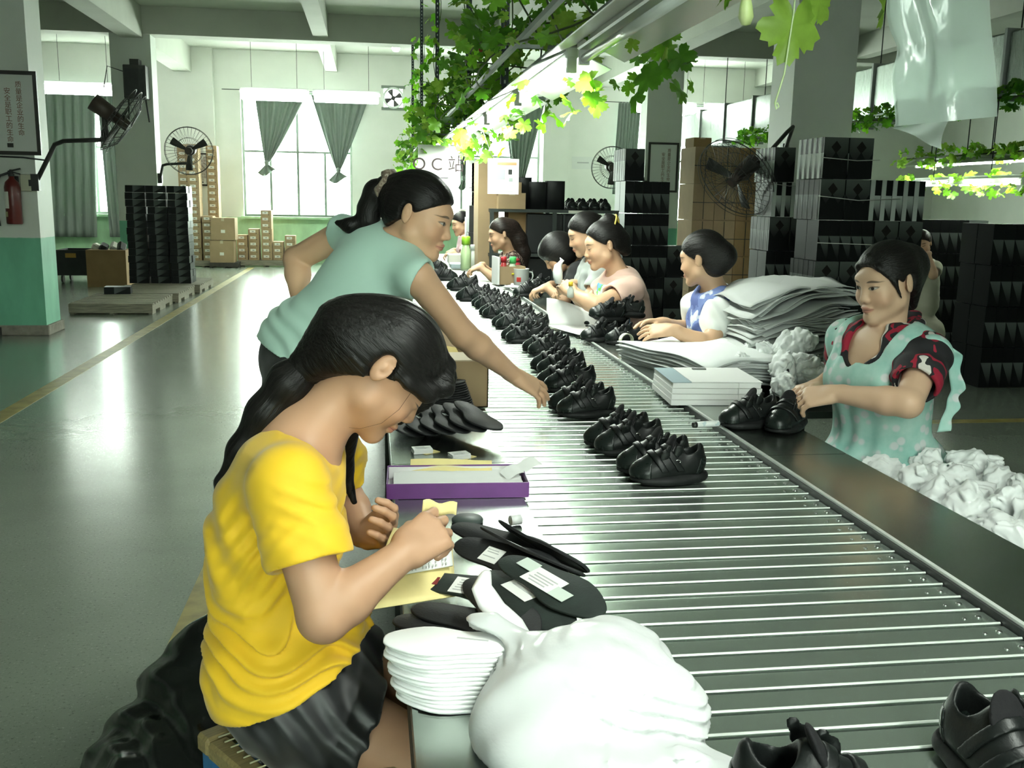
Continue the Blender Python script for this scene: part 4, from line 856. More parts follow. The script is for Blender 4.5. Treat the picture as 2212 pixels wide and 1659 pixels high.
# ================================================================== shoe boxes, cartons, pallets
BW, BD, BHT = .095, .210, .325
def shoebox_mat(name, silver):
    m = bpy.data.materials.new(name); m.use_nodes = True; t = NT(m); b = t.bsdf(); tc = t.add('ShaderNodeTexCoord')
    x, y, z = t.xyz(tc.outputs['Object']); nx, ny, nz = t.xyz(tc.outputs['Normal'])
    isx = t.math('GREATER_THAN', t.math('ABSOLUTE', nx), .5); isy = t.math('GREATER_THAN', t.math('ABSOLUTE', ny), .5)
    u = t.math('ADD', t.math('DIVIDE', x, BW), .5); v = t.math('ADD', t.math('DIVIDE', z, BHT), .5); w = t.math('ADD', t.math('DIVIDE', y, BD), .5)
    tri = t.math('MULTIPLY', t.math('GREATER_THAN', u, t.math('MULTIPLY', t.math('SUBTRACT', .62, v), 1.5)), t.math('LESS_THAN', v, .62))
    gr = t.math('MULTIPLY', tri, t.smooth(v, .0, .62)); side = t.mix(gr, (.006, .007, .007), (.085, .10, .093) if not silver else (.40, .45, .42))
    if silver: side = t.mix(t.math('LESS_THAN', u, .42), side, (.45, .50, .47))
    zig = t.math('ADD', .40, t.math('MULTIPLY', t.math('ABSOLUTE', t.math('SUBTRACT', t.math('FRACT', t.math('MULTIPLY', w, 2.0)), .5)), .5))
    up = t.math('GREATER_THAN', v, zig); dia = t.math('LESS_THAN', t.math('ADD', t.math('DIVIDE', t.math('ABSOLUTE', t.math('SUBTRACT', w, .5)), .20), t.math('DIVIDE', t.math('ABSOLUTE', t.math('SUBTRACT', v, .76)), .15)), 1.0)
    br = t.mix(t.math('MULTIPLY', up, t.smooth(v, .25, 1.1)), (.006, .007, .007), (.085, .10, .09)); br = t.mix(dia, br, (.012, .010, .009))
    front_only = t.math('GREATER_THAN', nx, .5); br = t.mix(front_only, (.008, .009, .009), br)
    col = t.mix(isx, t.mix(isy, (.010, .011, .011), side), br); t.put(b.inputs['Base Color'], col); b.inputs['Roughness'].default_value = .42; b.inputs['Specular IOR Level'].default_value = .18; return m
M_sb = shoebox_mat('black_shoe_box_print', False); M_sbs = shoebox_mat('silver_black_shoe_box_print', True)
def shoebox_mesh(m, nm):
    mb = MB(); x, y, z = BW - .004, BD - .006, BHT - .006; mb.bx(-x / 2, x / 2, -y / 2, y / 2, -z / 2, z / 2)
    e = .0015; k = x * .36; mb.bx(-x / 2 - e, x / 2 - k, -y / 2 - e, y / 2 + e, -z / 2 - e, z / 2 + e); return mb.mesh(nm, m)
SBM = [shoebox_mesh(M_sb, 'shoe_box'), shoebox_mesh(M_sbs, 'shoe_box_silver')]
def shoe_box(x, y, z, rz=0., kind=0, label='', group='', tilt=(0, 0)):
    o = inst('shoe_box', SBM[kind], None, (x, y, z + BHT / 2), (tilt[0], tilt[1], rz + random.uniform(-.006, .006))); return tag(o, label, 'shoe box', group)
M_twine = mat('pale_twine', (.45, .46, .42), .8)
def twine(pts, label): MB().tube(pts, .0035, 5).build('twine', M_twine, label=label, cat='twine', group='twine around the shoe box bundles')
def tower(X, Y, rows, label, z0=.002, rowlab=None):
    """rows from the floor up; B = bundle with broad faces to the front, T = thin sides to the front, S/s = silver ones; - gap"""
    for ri, row in enumerate(rows):
        x = X + random.uniform(-.015, .015); z = z0 + ri * (BHT + .002); lab = '%s, %s row, ' % (label, ['bottom', 'second', 'third', 'fourth', 'fifth', 'sixth', 'seventh'][ri]); pos = 0
        for ci, ch in enumerate(row):
            kd = 1 if ch in 'Ss' else 0
            if ch in 'BS':
                for d in range(5 if ci == 0 else 2): shoe_box(x + BD / 2, Y + BW / 2 + d * BW, z, -PI / 2, kd, lab + ORD[pos] + ' from left' + ('' if d == 0 else ', %s back' % ORD[d]), label)
                pos += 1
                x += BD + .004
            elif ch in 'Ts':
                for c in range(5): shoe_box(x + BW / 2 + c * BW, Y + BD / 2, z, 0, kd, lab + ORD[pos + c] + ' from left', label)
                if ci == 0: shoe_box(x + BW / 2, Y + BD * 1.5 + .005, z, 0, kd, lab + 'behind the first', label)
                pos += 5
                x += BW * 5 + .006
            else: x += .2
xf = lambda px, Y: atY(px, 500, Y).x
tower(xf(1765, 7.5), 7.5, ['BBT', 'TB', 'BBT', 'TBB', 'BBs', 'SS'], 'black shoe box, tall tower behind mint apron')
tower(xf(1660, 9.0), 9.0, ['TB', 'TB', 'TB', 'BB', 'sB', 'S'], 'shoe box, narrow silver-sided tower')
tower(xf(1345, 9.9), 9.9, ['TB', 'TB', 'TB', 'T', 'T', 'B'], 'black shoe box, tower behind pink T-shirt')
tower(xf(1995, 8.9), 8.9, ['TT', 'TT', 'TB', 'TS'], 'black shoe box, far tower right of apron')
tower(xf(2150, 7.1), 7.1, ['TT', 'TT', 'TB', 'TT'], 'black shoe box, low tower at right edge')
tower(xf(1990, 6.95) , 7.25, ['BB'], 'emblem-sided shoe box on floor by right edge')
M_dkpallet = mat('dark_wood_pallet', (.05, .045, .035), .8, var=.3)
M_pallet = mat('weathered_pallet_wood', (.23, .21, .155), .8, var=.3, vscale=6, bump=.3, bscale=30, stretch=(1, 12, 12))
def pallet(x, y, w, d, label, h=.12, m=None, rz=0., n=9, group='wooden pallets'):
    r = empty('pallet', (x, y, 0), rz, label=label, cat='pallet', group=group); m = m or M_pallet; dw = d / n
    for k in range(n):
        mb = MB(); mb.box((0, -d / 2 + dw * (k + .5), h - .011), (w, dw * random.uniform(.60, .72), .022)); mb.build('board', m, r)
    for sx in (-1, 0, 1):
        mb = MB(); xs = sx * (w / 2 - .03)
        for a, b, z0 in ((-.5, -.34, 0), (-.34, -.14, .04), (-.14, .14, 0), (.14, .34, .04), (.34, .5, 0)): mb.bx(xs - .022, xs + .022, a * d, b * d, z0, h - .022)
        mb.build('stringer', m, r)
    MB().bx(-w / 2, w / 2, -d / 2 - .02, -d / 2, .02, h).build('board', m, r)
    return r
# left: three pallets in a line with a block of black boxes
PX = -3.06
for k, (y, lb) in enumerate(((12.68, 'nearest wooden pallet by the first pillar, carrying a single black box'), (13.98, 'middle wooden pallet of the row by the yellow line'), (15.28, 'far wooden pallet under the block of black shoe boxes'))):
    pallet(PX + .06 * k, y, .95, 1.22, lb, .13)
ends = []
for c in range(3):
    for k in range(14):
        for d in range(2 if (c == 2 or k == 13) else 1):
            o = inst('shoe_box', SBM[0], None, (atY(277, 600, 14.85).x + .155 + c * .292 + random.uniform(-.008, .008), 14.95 + d * .22, .13 + BW * .5 + k * .1005), (0, -PI / 2, 0), (1.05, 1, .85))
            tag(o, 'black shoe box in %s %s column of pallet stack, %s from bottom' % ('the' if d == 0 else 'the rear', ['left', 'middle', 'right'][c], ORD[k]), 'shoe box', 'black boxes stacked on the far pallet')
o = inst('shoe_box', SBM[0], None, (atZ(254, 633, .14).x, 13.3, .13 + BW * .5), (0, -PI / 2, .12)); tag(o, 'single black shoe box left alone on the nearest pallet', 'shoe box')
# back wall: small brown cartons with white end labels
M_card = mat('brown_cardboard', (.36, .255, .145), .85, var=.08, vscale=5); M_card_d = mat('orange_brown_cardboard', (.30, .19, .085), .85, var=.1, vscale=5); M_cardlab = mat('carton_label', (.75, .74, .66), .7); M_cardink = mat('label_ink', (.05, .05, .05), .7)
mb = MB(); mb.bx(-.104, .104, -.17, .17, 0, .124); bx_me = mb.mesh('carton', M_card)
mb = MB(); mb.bx(-.07, .04, -.173, -.170, .05, .10); lab_me = mb.mesh('end_label', M_cardlab); mb = MB(); mb.bx(-.03, .01, -.1745, -.173, .07, .08); mb.bx(.045, .065, -.1725, -.170, .03, .042); ink_me = mb.mesh('label_print', M_cardink)
def brown_column(x, y, n, z0, where):
    for k in range(n):
        r = inst('carton', bx_me, None, (x + random.uniform(-.003, .003), y + random.uniform(-.01, .01), z0 + k * .1255), (0, 0, random.uniform(-.012, .012))); tag(r, 'small labelled brown carton, %s column, %s from bottom' % (where, ORD[k]), 'carton', 'labelled cartons by the back wall')
        l = inst('end_label', lab_me, r); inst('label_print', ink_me, l)
yb = 20.45; X_ = lambda px: atY(px, 560, yb).x
brown_column(X_(407), yb + .05, 18, .12, 'leftmost tall'); brown_column(X_(430), yb - .1, 18, .12, 'second tall'); brown_column(X_(462), yb + .38, 18, .12, 'right tall'); brown_column(X_(456), yb - .1, 7, .12, 'knee-high left')
for px, n_, w_ in ((524, 4, 'short left'), (549, 5, 'waist-high middle'), (577, 8, 'tallest right-hand'), (601, 3, 'lowest'), (627, 4, 'rightmost')): brown_column(X_(px), yb + .2, n_, .12, w_)
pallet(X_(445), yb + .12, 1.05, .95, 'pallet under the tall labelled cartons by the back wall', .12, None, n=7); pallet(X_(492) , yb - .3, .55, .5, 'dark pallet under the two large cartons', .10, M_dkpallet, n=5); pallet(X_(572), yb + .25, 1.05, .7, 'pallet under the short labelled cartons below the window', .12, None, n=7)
def carton(c, d, label, m=None, rz=0., tape=True, group=None, parts=True):
    r = empty('carton', c, rz, label=label, cat='carton', group=group); w, dp, h = d
    MB().bx(-w / 2, w / 2, -dp / 2, dp / 2, 0, h).build('body', m or M_card, r)
    if tape: MB().bx(-.028, .028, -dp / 2 - .001, dp / 2 + .001, h * .86, h + .001).build('tape', M_tape, r)
    return r
M_tape = mat('parcel_tape', (.50, .42, .28), .3)
for k, (py, lb) in enumerate(((566, 'lower of the two large taped cartons by the tall columns'), (519, 'upper of the two large taped cartons, on top'))):
    r = carton((X_(492 - 4 * (1 - k)), yb - .3, .10 + .44 * k), (.46, .42, .43), lb); MB().bx(-.04, .04, -.2115, -.2105, .14, .20).build('sticker', M_cardlab, r)
# cart and carton behind the first pillar
r = empty('bin_cart', (atZ(163, 612, 0).x, 16.6, 0), label='low black bin on wheels beside the big open carton', cat='cart')
mb = MB(); mb.bx(-.28, .28, -.3, .3, .12, .14); [mb.bx(*a) for a in ((-.28, -.26, -.3, .3, .14, .52), (.26, .28, -.3, .3, .14, .52), (-.26, .26, -.3, -.28, .14, .52), (-.26, .26, .28, .3, .14, .52))]; mb.build('bin', M_dark, r)
for sx in (-1, 1):
    for sy in (-1, 1): MB().cyl((sx * .22 - .015, sy * .22, .06), (sx * .22 + .015, sy * .22, .06), .06, n=10).build('wheel', M_dark, r)
MB().bx(-.14, .02, -.301, -.3, .40, .47).build('label', mat('orange_label', (.45, .25, .05), .6), r)
r = carton((atZ(232, 620, 0).x, 15.9, 0), (.58, .5, .56), 'large orange-brown open carton standing beside the black box stack', M_card_d, tape=False)
for k in range(4): mb = MB(); mb.box((-.2 + .13 * k, .05 * (-1) ** k, .56 + .03), (.12, .18, .1), (.3 * k, .5, .2 * k), bev=.02); mb.build('scrap', [M_cardlab, M_dark, M_cardlab, M_dark][k], r)
# brown carton tower with straps behind the woman in blue
yT = 10.4; xa, xb = atY(1500, 400, yT).x, atY(1642, 400, yT).x; cw = (xb - xa) / 3
for ri in range(5):
    for ci in range(3):
        hgt = .39; r = carton((xa + cw * (ci + .5), yT + .28, .06 + ri * (hgt + .004)), (cw - .006, .5, hgt), 'brown carton in the %s row of the carton tower, %s' % (['bottom', 'second', 'third', 'fourth', 'top'][ri], ['left', 'middle', 'right'][ci]), [M_card, M_card, M_card_d][ci], tape=False, group='carton tower')
        MB().bx(-cw / 2 + .001, cw / 2 - .001, -.254, -.251, hgt * .48, hgt * .5).build('strap', M_dark, r); MB().bx(-.004, .004, -.2535, -.251, .01, hgt - .01).build('fold_line', M_dkpallet, r)
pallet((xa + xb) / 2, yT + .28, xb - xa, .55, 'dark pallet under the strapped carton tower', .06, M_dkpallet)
carton((xa + .12, yT + .3, 2.03), (.2, .3, .10), 'small carton lying on top of the strapped carton tower', M_card_d)
# ------------------------------------------------------------------ shelf rack behind the far workers
ys = 9.3; M_rack = mat('rack_paint', (.035, .045, .04), .5); xs0, xs1 = atY(1062, 500, ys).x, atY(1330, 500, ys).x; zs = atY(1200, 453, ys).z
r = empty('shelf_rack', ((xs0 + xs1) / 2, ys + .2, 0), label='dark metal shelf rack with shoes and cartons behind the far workers', cat='shelf'); hw = (xs1 - xs0) / 2
for sx in (-1, 0, 1):
    for sy in (-.2, .2): MB().bx(sx * hw - .018, sx * hw + .018, sy - .018, sy + .018, 0, zs).build('post', M_rack, r)
for z in (zs, zs - .42, zs - .84): MB().bx(-hw - .02, hw + .02, -.22, .22, z - .03, z).build('shelf_board', M_rack, r)
MB().bx(.13, .33, -.225, -.222, zs - .028, zs - .005).build('shelf_tag', M_cardlab, r)
R_ = lambda px: atY(px, 440, ys).x
carton((R_(1105), ys + .12, zs), (.26, .3, .15), 'brown carton on the shelf rack below the instruction sheet'); carton((R_(1098), ys + .14, zs + .15), (.25, .28, .10), 'flatter carton on top of another on the shelf rack')
carton((R_(1058), ys + .3, .0), (.20, .4, 1.78), 'tall narrow brown carton standing left of the shelf rack', tape=False)
carton((R_(1140), ys + .25, zs - .42), (.34, .3, .39), 'brown carton inside the shelf rack behind the flowered blouse', M_card_d, tape=False); carton((R_(1140), ys + .25, zs - .84), (.36, .3, .38), 'lower brown carton inside the shelf rack', M_card_d, tape=False)
M_blk = mat('black_card', (.012, .013, .014), .45)
for k, (px, w_, h_) in enumerate(((1165, .19, .26), (1203, .19, .27), (1138, .13, .30))):
    mb = MB(); n_ = 14; mb.loft([[Vector((w_ * .5 * (abs(math.cos(a)) ** .5) * math.copysign(1, math.cos(a)), w_ * .5 * (abs(math.sin(a)) ** .5) * math.copysign(1, math.sin(a)), z)) for a in np.linspace(0, 2 * PI, 17)[:-1]] for z in (0, h_ * .97, h_)]); o = mb.build('shoe_drum', M_blk, None, (R_(px), ys + .15, zs)); tag(o, 'black rounded drum box on the shelf rack, %s' % ['left', 'middle right', 'tall one at the left end'][k], 'box', 'drum boxes on the rack')
for k in range(4):
    mb = MB(); mb.box((0, 0, .19), (.36, .3, .38), bev=.01); o = mb.build('black_carton', M_blk, None, (R_(1180) + (k % 2) * .38, ys + .2, zs - .42 - .42 * (k // 2))); tag(o, 'black carton inside the shelf rack, %s' % ['upper left', 'upper right', 'lower left', 'lower right'][k], 'carton', 'black cartons in the rack')
# white and black tall boxes left of the rack
for k, (px, y_, w_, h_, m_) in enumerate(((1018, 10.6, .10, 1.85, M_whitepaint), (1036, 10.6, .20, 1.80, M_blk), (1000, 12.2, .09, 1.3, M_cardlab), (1026, 10.2, .16, 1.36, M_blk))):
    mb = MB(); q = int(h_ / .33) + 1
    r = empty('carton_column', (atY(px, 450, y_).x, y_, 0), label='%s column of boxes standing by the far end of the conveyor' % ['tall white', 'tall black', 'thin white', 'shorter black'][k], cat='boxes')
    for j in range(q): MB().box((random.uniform(-.006, .006), 0, (j + .5) * h_ / q), (w_, .3, h_ / q - .004)).build('box', m_, r)
# right: white spined row on the far tower
twine([(xf(1765, 7.45), 7.47, 1.50), (xf(1850, 7.45), 7.46, 1.47), (xf(1940, 7.45), 7.47, 1.49)], 'pale twine across the fifth row of the mint apron tower')
twine([(xf(1765, 7.45), 7.47, 1.80), (xf(1840, 7.45), 7.46, 1.78), (xf(1890, 7.45), 7.47, 1.79)], 'pale twine across the top row of the mint apron tower')
twine([(xf(1770, 7.45), 7.47, 1.13), (xf(1880, 7.45), 7.46, 1.12), (xf(1990, 7.45), 7.47, 1.10)], 'pale twine sagging across the middle of the mint apron tower')
twine([(xf(1662, 8.95), 8.97, 1.62), (xf(1700, 8.95), 8.96, 1.60), (xf(1722, 8.95), 8.97, 1.61)], 'pale twine around the silver-sided tower')
# ================================================================== black children's shoes
def leather(name, col, rough, bump=.15):
    m = bpy.data.materials.new(name); m.use_nodes = True; t = NT(m); b = t.bsdf(); o = t.obj(); n = t.noise(o, 240, 3)
    b.inputs['Base Color'].default_value = c4(col); b.inputs['Specular IOR Level'].default_value = .28; t.put(b.inputs['Roughness'], t.ramp(t.noise(o, 30, 3), [(0.3, (rough * .8,) * 3), (0.7, (min(1, rough * 1.25),) * 3)])); t.put(b.inputs['Normal'], t.bump(n, bump, .002)); return m
M_leather = leather('black_leather', (.006, .0075, .0072), .40); M_toe = leather('black_toe_leather', (.009, .013, .0115), .28, .08); M_sole = leather('black_rubber', (.006, .007, .007), .6); M_suede = leather('black_suede', (.007, .007, .008), .8, .4); M_buckle = mat('strap_metal', (.6, .6, .58), .25, 1.0); M_lining = mat('shoe_lining', (.02, .02, .02), .9)
def shoe_parts(v=.0026, flap=True):
    def upper():
        U = Blend(); U.chain([(-.064, .0, .026), (-.036, .0, .032), (.0, 0, .036), (.058, 0, .040)], [.0265, .033, .033, .033], .03)
        U.ell((-.060, 0, .026), (.036, .036, .021), None, .02); U.cone((.040, 0, .045), (.052, 0, .066), .033, .030, k=.02); U.cone((-.020, 0, .046), (.008, 0, .072), .027, .023, k=.025)
        U.cone((.072, 0, .060), (.076, 0, .086), .018, .011, k=.02); U.cone((-.002, 0, .070), (.010, 0, .086), .020, .016, k=.012)
        return U
    U = upper(); U.cone((.046, 0, .046), (.050, 0, .14), .0235, .028, k=.006, op='s'); U.cut((0, 0, .012), (0, 0, -1)); parts = [('upper', nets(U, v), M_leather)]
    def shell(t_, test):
        S_ = upper(); S_.post = lambda P, d: np.maximum(d - t_, test(P)); return S_
    Tg = Blend(); Tg.chain([(-.022, 0, .068), (-.002, 0, .088), (.006, 0, .106)], [.015, .018, .015], .01, flat=(nrm((1, 0, -.6)), .30)); parts.append(('tongue', nets(Tg, v), M_suede))
    So = Blend(); So.chain([(-.062, 0, .010), (-.03, 0, .010), (.01, 0, .010), (.062, 0, .012)], [.0345, .0375, .0345, .0345], .02, flat=(A3((0, 0, 1)), .42)); So.cone((.030, 0, .016), (.064, 0, .020), .0355, .0355, k=.01, flat=(A3((0, 0, 1)), .55))
    So.cut((0, 0, .0), (0, 0, -1)); So.cut((0, 0, .026), (0, 0, 1)); So.cone((-.088, -.06, -.010), (-.088, .06, -.010), .016, .016, k=.004, op='s'); parts.append(('sole', nets(So, v), M_sole))
    parts.append(('toe_cap', nets(shell(.0018, lambda P: np.maximum(P[:, 0] + .046 + .25 * np.abs(P[:, 1]), .016 - P[:, 2])), v), M_toe)); parts.append(('heel_patch', nets(shell(.0018, lambda P: np.maximum(.060 - P[:, 0] + .35 * (P[:, 2] - .03), np.maximum(P[:, 2] - .066, .02 - P[:, 2]))), v), M_toe))
    for k, c0 in enumerate((-.006, .030)):
        n_ = nrm((1, 0, .62)); St = shell(.0036, lambda P, c0=c0, n_=n_: np.maximum(np.abs(P @ n_ - c0 - .006) - .0085, .034 - P[:, 2]))
        if flap: x0 = -.030 + .034 * k; St.q.insert(0, St.q[0]); F_ = Blend(); F_.chain([(x0 + .003, -.030, .058 + .012 * k), (x0 + .010, -.034, .078 + .012 * k), (x0 + .020, -.028, .094 + .012 * k)], [.0095, .0095, .0085], .004, flat=(nrm((.1, 1, .35)), .24)); parts.append(('strap_flap', nets(F_, v), M_leather))
        parts.append(('strap', nets(St, v), M_leather))
    out = []
    for nm, (p_, q_), m_ in parts:
        p_ = relax(p_, q_, 1); me = bpy.data.meshes.new(nm); me.from_pydata(p_.tolist(), [], q_.tolist()); me.materials.append(m_); me.polygons.foreach_set('use_smooth', [True] * len(me.polygons)); out.append((nm, me))
    for z_, x_ in ((.049, -.024), (.060, .010)):
        bk = MB(); bk.tube([(x_ + .007 * math.cos(a), -.0385, z_ + .005 * math.sin(a)) for a in np.linspace(0, 2 * PI, 11)[:-1]], .0011, 5, closed=True); out.append(('strap_ring', bk.mesh('strap_ring', M_buckle)))
    return out
SHOE_A = shoe_parts(.0026, True); SHOE_B = shoe_parts(.0034, False)
def shoe(x, y, z, rz, label, group, kind=0, sc=1.0, rot=None):
    r = empty('shoe', (x, y, z), rz, label, 'shoe', group, rot=rot); r.scale = (sc,) * 3
    for nm, me in (SHOE_A if kind == 0 else SHOE_B): inst(nm, me, r)
    return r
BT = TZ - .012 + .0036
def belt_pair(px, py, label, rz=0.0, kind=0, sc=1.0, gap=.088, z=BT, dx=-.012, group='shoes travelling on the conveyor'):
    p_ = atZ(px, py, z); y = p_.y + .036
    shoe(p_.x, y, z, rz, 'near shoe of %s' % label, group, kind, sc); shoe(p_.x + dx, y + gap, z, rz + random.uniform(-.08, .08), 'far shoe of %s' % label, group, kind, sc)
belt_pair(1452, 1048, 'the pair nearest the camera on the conveyor', .02); belt_pair(1366, 985, 'the second pair from the camera on the conveyor', .04); belt_pair(1272, 903, 'the pair the teal-topped woman touches', .03)
belt_pair(1236, 848, 'the pair just beyond her reaching hand', .05); belt_pair(1216, 812, 'the fifth pair from the camera on the conveyor', -.04); belt_pair(1190, 770, 'the sixth pair from the camera on the conveyor', .06)
belt_pair(1138, 742, 'the pair where the shoe row bunches up', .02)
rows = [(1150, 718), (1112, 712), (1118, 694), (1080, 688), (1095, 672), (1060, 668), (1052, 655)]
for k, (px, py) in enumerate(rows): belt_pair(px, py, 'the %s crowded pair in the middle of the conveyor' % ORD[k], random.uniform(-.08, .08), 1, 1.0, .086)
for k, (px, py, lb) in enumerate(((1024, 651, 'larger black lace shoe lying ahead of the crowded pairs'), (1000, 628, 'black shoe second ahead of the crowded pairs'), (958, 606, 'farthest black shoe, just past her arm'), (940, 585, 'black shoe half hidden behind her upper arm'))):
    p_ = atZ(px, py, BT); shoe(p_.x, p_.y + .03, BT, [.05, .05, PI - .1, PI - .1][k], lb, 'shoes travelling on the conveyor', 1, 1.25)
LT = TZ + .0055
p_ = atZ(1625, 925, LT); shoe(p_.x, p_.y + .03, LT, .15, 'shoe with toe to the left under the apron woman\'s hands', 'shoes being packed', 0); p_ = atZ(1706, 935, LT); shoe(p_.x + .01, p_.y + .05, LT, .75, 'shoe pointing at the camera under the apron woman\'s fingers', 'shoes being packed', 0)
for k, (px, py, dz, rz, lb) in enumerate(((1290, 738, 0, .1, 'front shoe of the heap by the blue dress woman'), (1345, 745, 0, -.2, 'right shoe of the heap by the blue dress woman'), (1318, 712, 0, .2, 'middle shoe of the heap by the blue dress woman'), (1290, 708, 0, .0, 'left rear shoe of the heap by the blue dress woman'))):
    p_ = atZ(px, py, LT); shoe(p_.x + .02, p_.y + .03, LT + dz, rz, lb, 'heap of shoes on the right ledge', 0)
for k, (px, Y_, z_, rx, rz, lb) in enumerate(((1310, 4.86, .835, .25, .15, 'shoe lying on top of the heap, left'), (1352, 4.9, .84, -.2, -.1, 'shoe lying on top of the heap, right'), (1338, 5.02, .905, .1, .05, 'topmost shoe of the heap by the blue dress woman'))):
    shoe(atY(px, 680, Y_).x, Y_, z_, 0, lb, 'heap of shoes on the right ledge', 0, rot=(rx, .1, rz))
for k, (px, py, rz, lb) in enumerate(((1130, 612, .3, 'shoe tilted beside the white mug'), (1140, 640, .1, 'shoe in front of the bowed worker'), (1165, 628, .4, 'shoe close to the bowed worker\'s chest'))):
    p_ = atZ(px, py, LT); shoe(p_.x, p_.y, LT, rz, lb, 'shoes by the bowed worker', 1, 1.1)
for k in range(8):
    o_ = shoe(atY(1232 + (k % 4) * 24, 440, ys).x + .03, ys + .06 + .16 * (k // 4), zs, PI / 2 + .1, 'dark shoe standing on the shelf rack, %s from left, %s row' % (ORD[k % 4], 'front' if k < 4 else 'rear'), 'shoes on the shelf rack', 1, .95)
# the two shoes at the bottom edge, close to the camera
p_ = atY(1765, 1642, .93); shoe(p_.x, .93, BT, PI - .25, 'shoe with open strap loop at the bottom edge of the picture', 'shoes travelling on the conveyor', 0, 1.0)
p_ = atY(2158, 1600, .98); shoe(p_.x + .0, .97, BT, PI / 2 + .1, 'glossy-toed shoe at the bottom right corner', 'shoes travelling on the conveyor', 0, 1.0)
# ================================================================== things on and around the table
def mesh_of(name, pq, m):
    p_, q_ = pq; p_ = relax(p_, q_, 1); me = bpy.data.meshes.new(name); me.from_pydata(p_.tolist(), [], q_.tolist()); me.materials.append(m); me.polygons.foreach_set('use_smooth', [True] * len(me.polygons)); return me
# insoles: toe at +X, .19 long
def insole_outline(L=.19, n=40):
    pts = []
    for i in range(n):
        a = 2 * PI * i / n; x = math.cos(a); s = math.sin(a); u = (x + 1) / 2
        w = .030 + .0085 * math.exp(-((u - .70) / .22) ** 2) - .006 * math.exp(-((u - .38) / .16) ** 2) * (1 if s < 0 else .4)
        pts.append((x * L / 2, math.copysign(abs(s) ** .72, s) * w + .004 * math.sin(u * PI)))
    return pts
def insole_mesh(name, m, t_, bow=.0):
    mb = MB(); o = insole_outline(); rings = []
    f = lambda s_, z: [Vector((x * s_, y * s_, z + bow * (x / .095) ** 2)) for x, y in o]
    mb.loft([f(.97, 0), f(1, t_ * .25), f(1, t_ * .75), f(.97, t_)], caps=False); n = len(o)
    for off in (0, 3 * n): mb.f += [tuple(off + q for q in (i, i + 1, n - i - 1, (n - i) % n)) for i in range(n // 2)]; mb.mi += [0] * (n // 2); mb.sm += [True] * (n // 2)
    return mb.mesh(name, m)
M_insole = mat('dark_green_black_foam', (.012, .020, .017), .75, var=.25, vscale=30, bump=.2, bscale=300); M_insole_b = mat('black_foam', (.008, .009, .010), .7, var=.3, vscale=20, bump=.2, bscale=300); M_insole_w = mat('white_foam', (.86, .87, .87), .7, bump=.05, bscale=200)
INS_G, INS_B, INS_W = insole_mesh('insole', M_insole, .0045, .0), insole_mesh('insole', M_insole_b, .0045, .004), insole_mesh('insole', M_insole_w, .0075)
M_paper = mat('white_paper', (.84, .85, .83), .6); M_print_ink = mat('printed_grey', (.45, .46, .46), .6); M_ypaper = mat('pale_yellow_paper', (.82, .70, .32), .6, var=.05, vscale=20); M_label = mat('grey_label', (.42, .46, .47), .4)
def ink_lines(mb, x0, x1, y0, y1, n, z, skip=.25, th=.35):
    dy = (y1 - y0) / n
    for i in range(n):
        if random.random() < skip: continue
        xa = x0 + random.uniform(0, .15) * (x1 - x0); xb = x1 - random.uniform(0, .3) * (x1 - x0); y = y0 + dy * (i + .5); mb.bx(xa, xb, y - dy * th / 2, y + dy * th / 2, z, z + .0003)
def label_on(o, u, v, w, d, z=.0052, m=None, rz=0., ink=True):
    r = MB().bx(-w / 2, w / 2, -d / 2, d / 2, 0, .0006).build('label', m or M_paper, o, (u, v, z), (0, 0, rz))
    if ink: mb = MB(); ink_lines(mb, -w * .42, w * .42, -d * .4, d * .4, 5, .0006); mb.build('printing', M_print_ink, r)
    return r
def insole(me, p_, rot, label, group, lab=None):
    o = inst('insole', me, None, p_, rot); tag(o, label, 'insole', group)
    if lab: label_on(o, *lab)
    return o
# fanned black insoles behind the bowed face
def insole_between(me_, h, e, z0, z1, roll, label, group, lab=None, sc=1.0):
    a_, b_ = Vector(atZ(h[0], h[1], z0)), Vector(atZ(e[0], e[1], z1)); d = (b_ - a_).normalized(); side = Vector((0, 0, 1)).cross(d).normalized(); up_ = d.cross(side); R_ = Matrix((d, side, up_)).transposed() @ Matrix.Rotation(roll, 3, 'X')
    o = inst('insole', me_, None, (a_ + b_) / 2, R_.to_euler()); tag(o, label, 'insole', group); o.scale = (sc,) * 3
    if lab: label_on(o, *lab)
    return o
for k in range(6):
    a = k / 5; insole_between(INS_B, (870 + 85 * a, 862 - 20 * a), (885 + 232 * a, 988 - 10 * a * a), TZ + .030 + .055 * a, TZ + .008 + .026 * a, -.30 + .12 * a, 'black insole in the fan heaped on the left ledge, %s' % (['leftmost', 'second', 'third', 'fourth', 'fifth', 'rightmost'][k]), 'fan of black insoles', (-.03, 0, .012, .009, .0052, M_paper, .3, False) if k in (1, 3) else None, 1.5)
for k in range(14): insole(INS_B, (.205 - .002 * k, 3.03 + .005 * k, TZ + .008 + .0062 * k), (.04, -.06, -.25 + .02 * math.sin(k * 2)), 'black insole in the neat stack by the carton, %s from the bottom' % ORD[k], 'stacked black insoles').scale = (1.3, 1.3, 1)
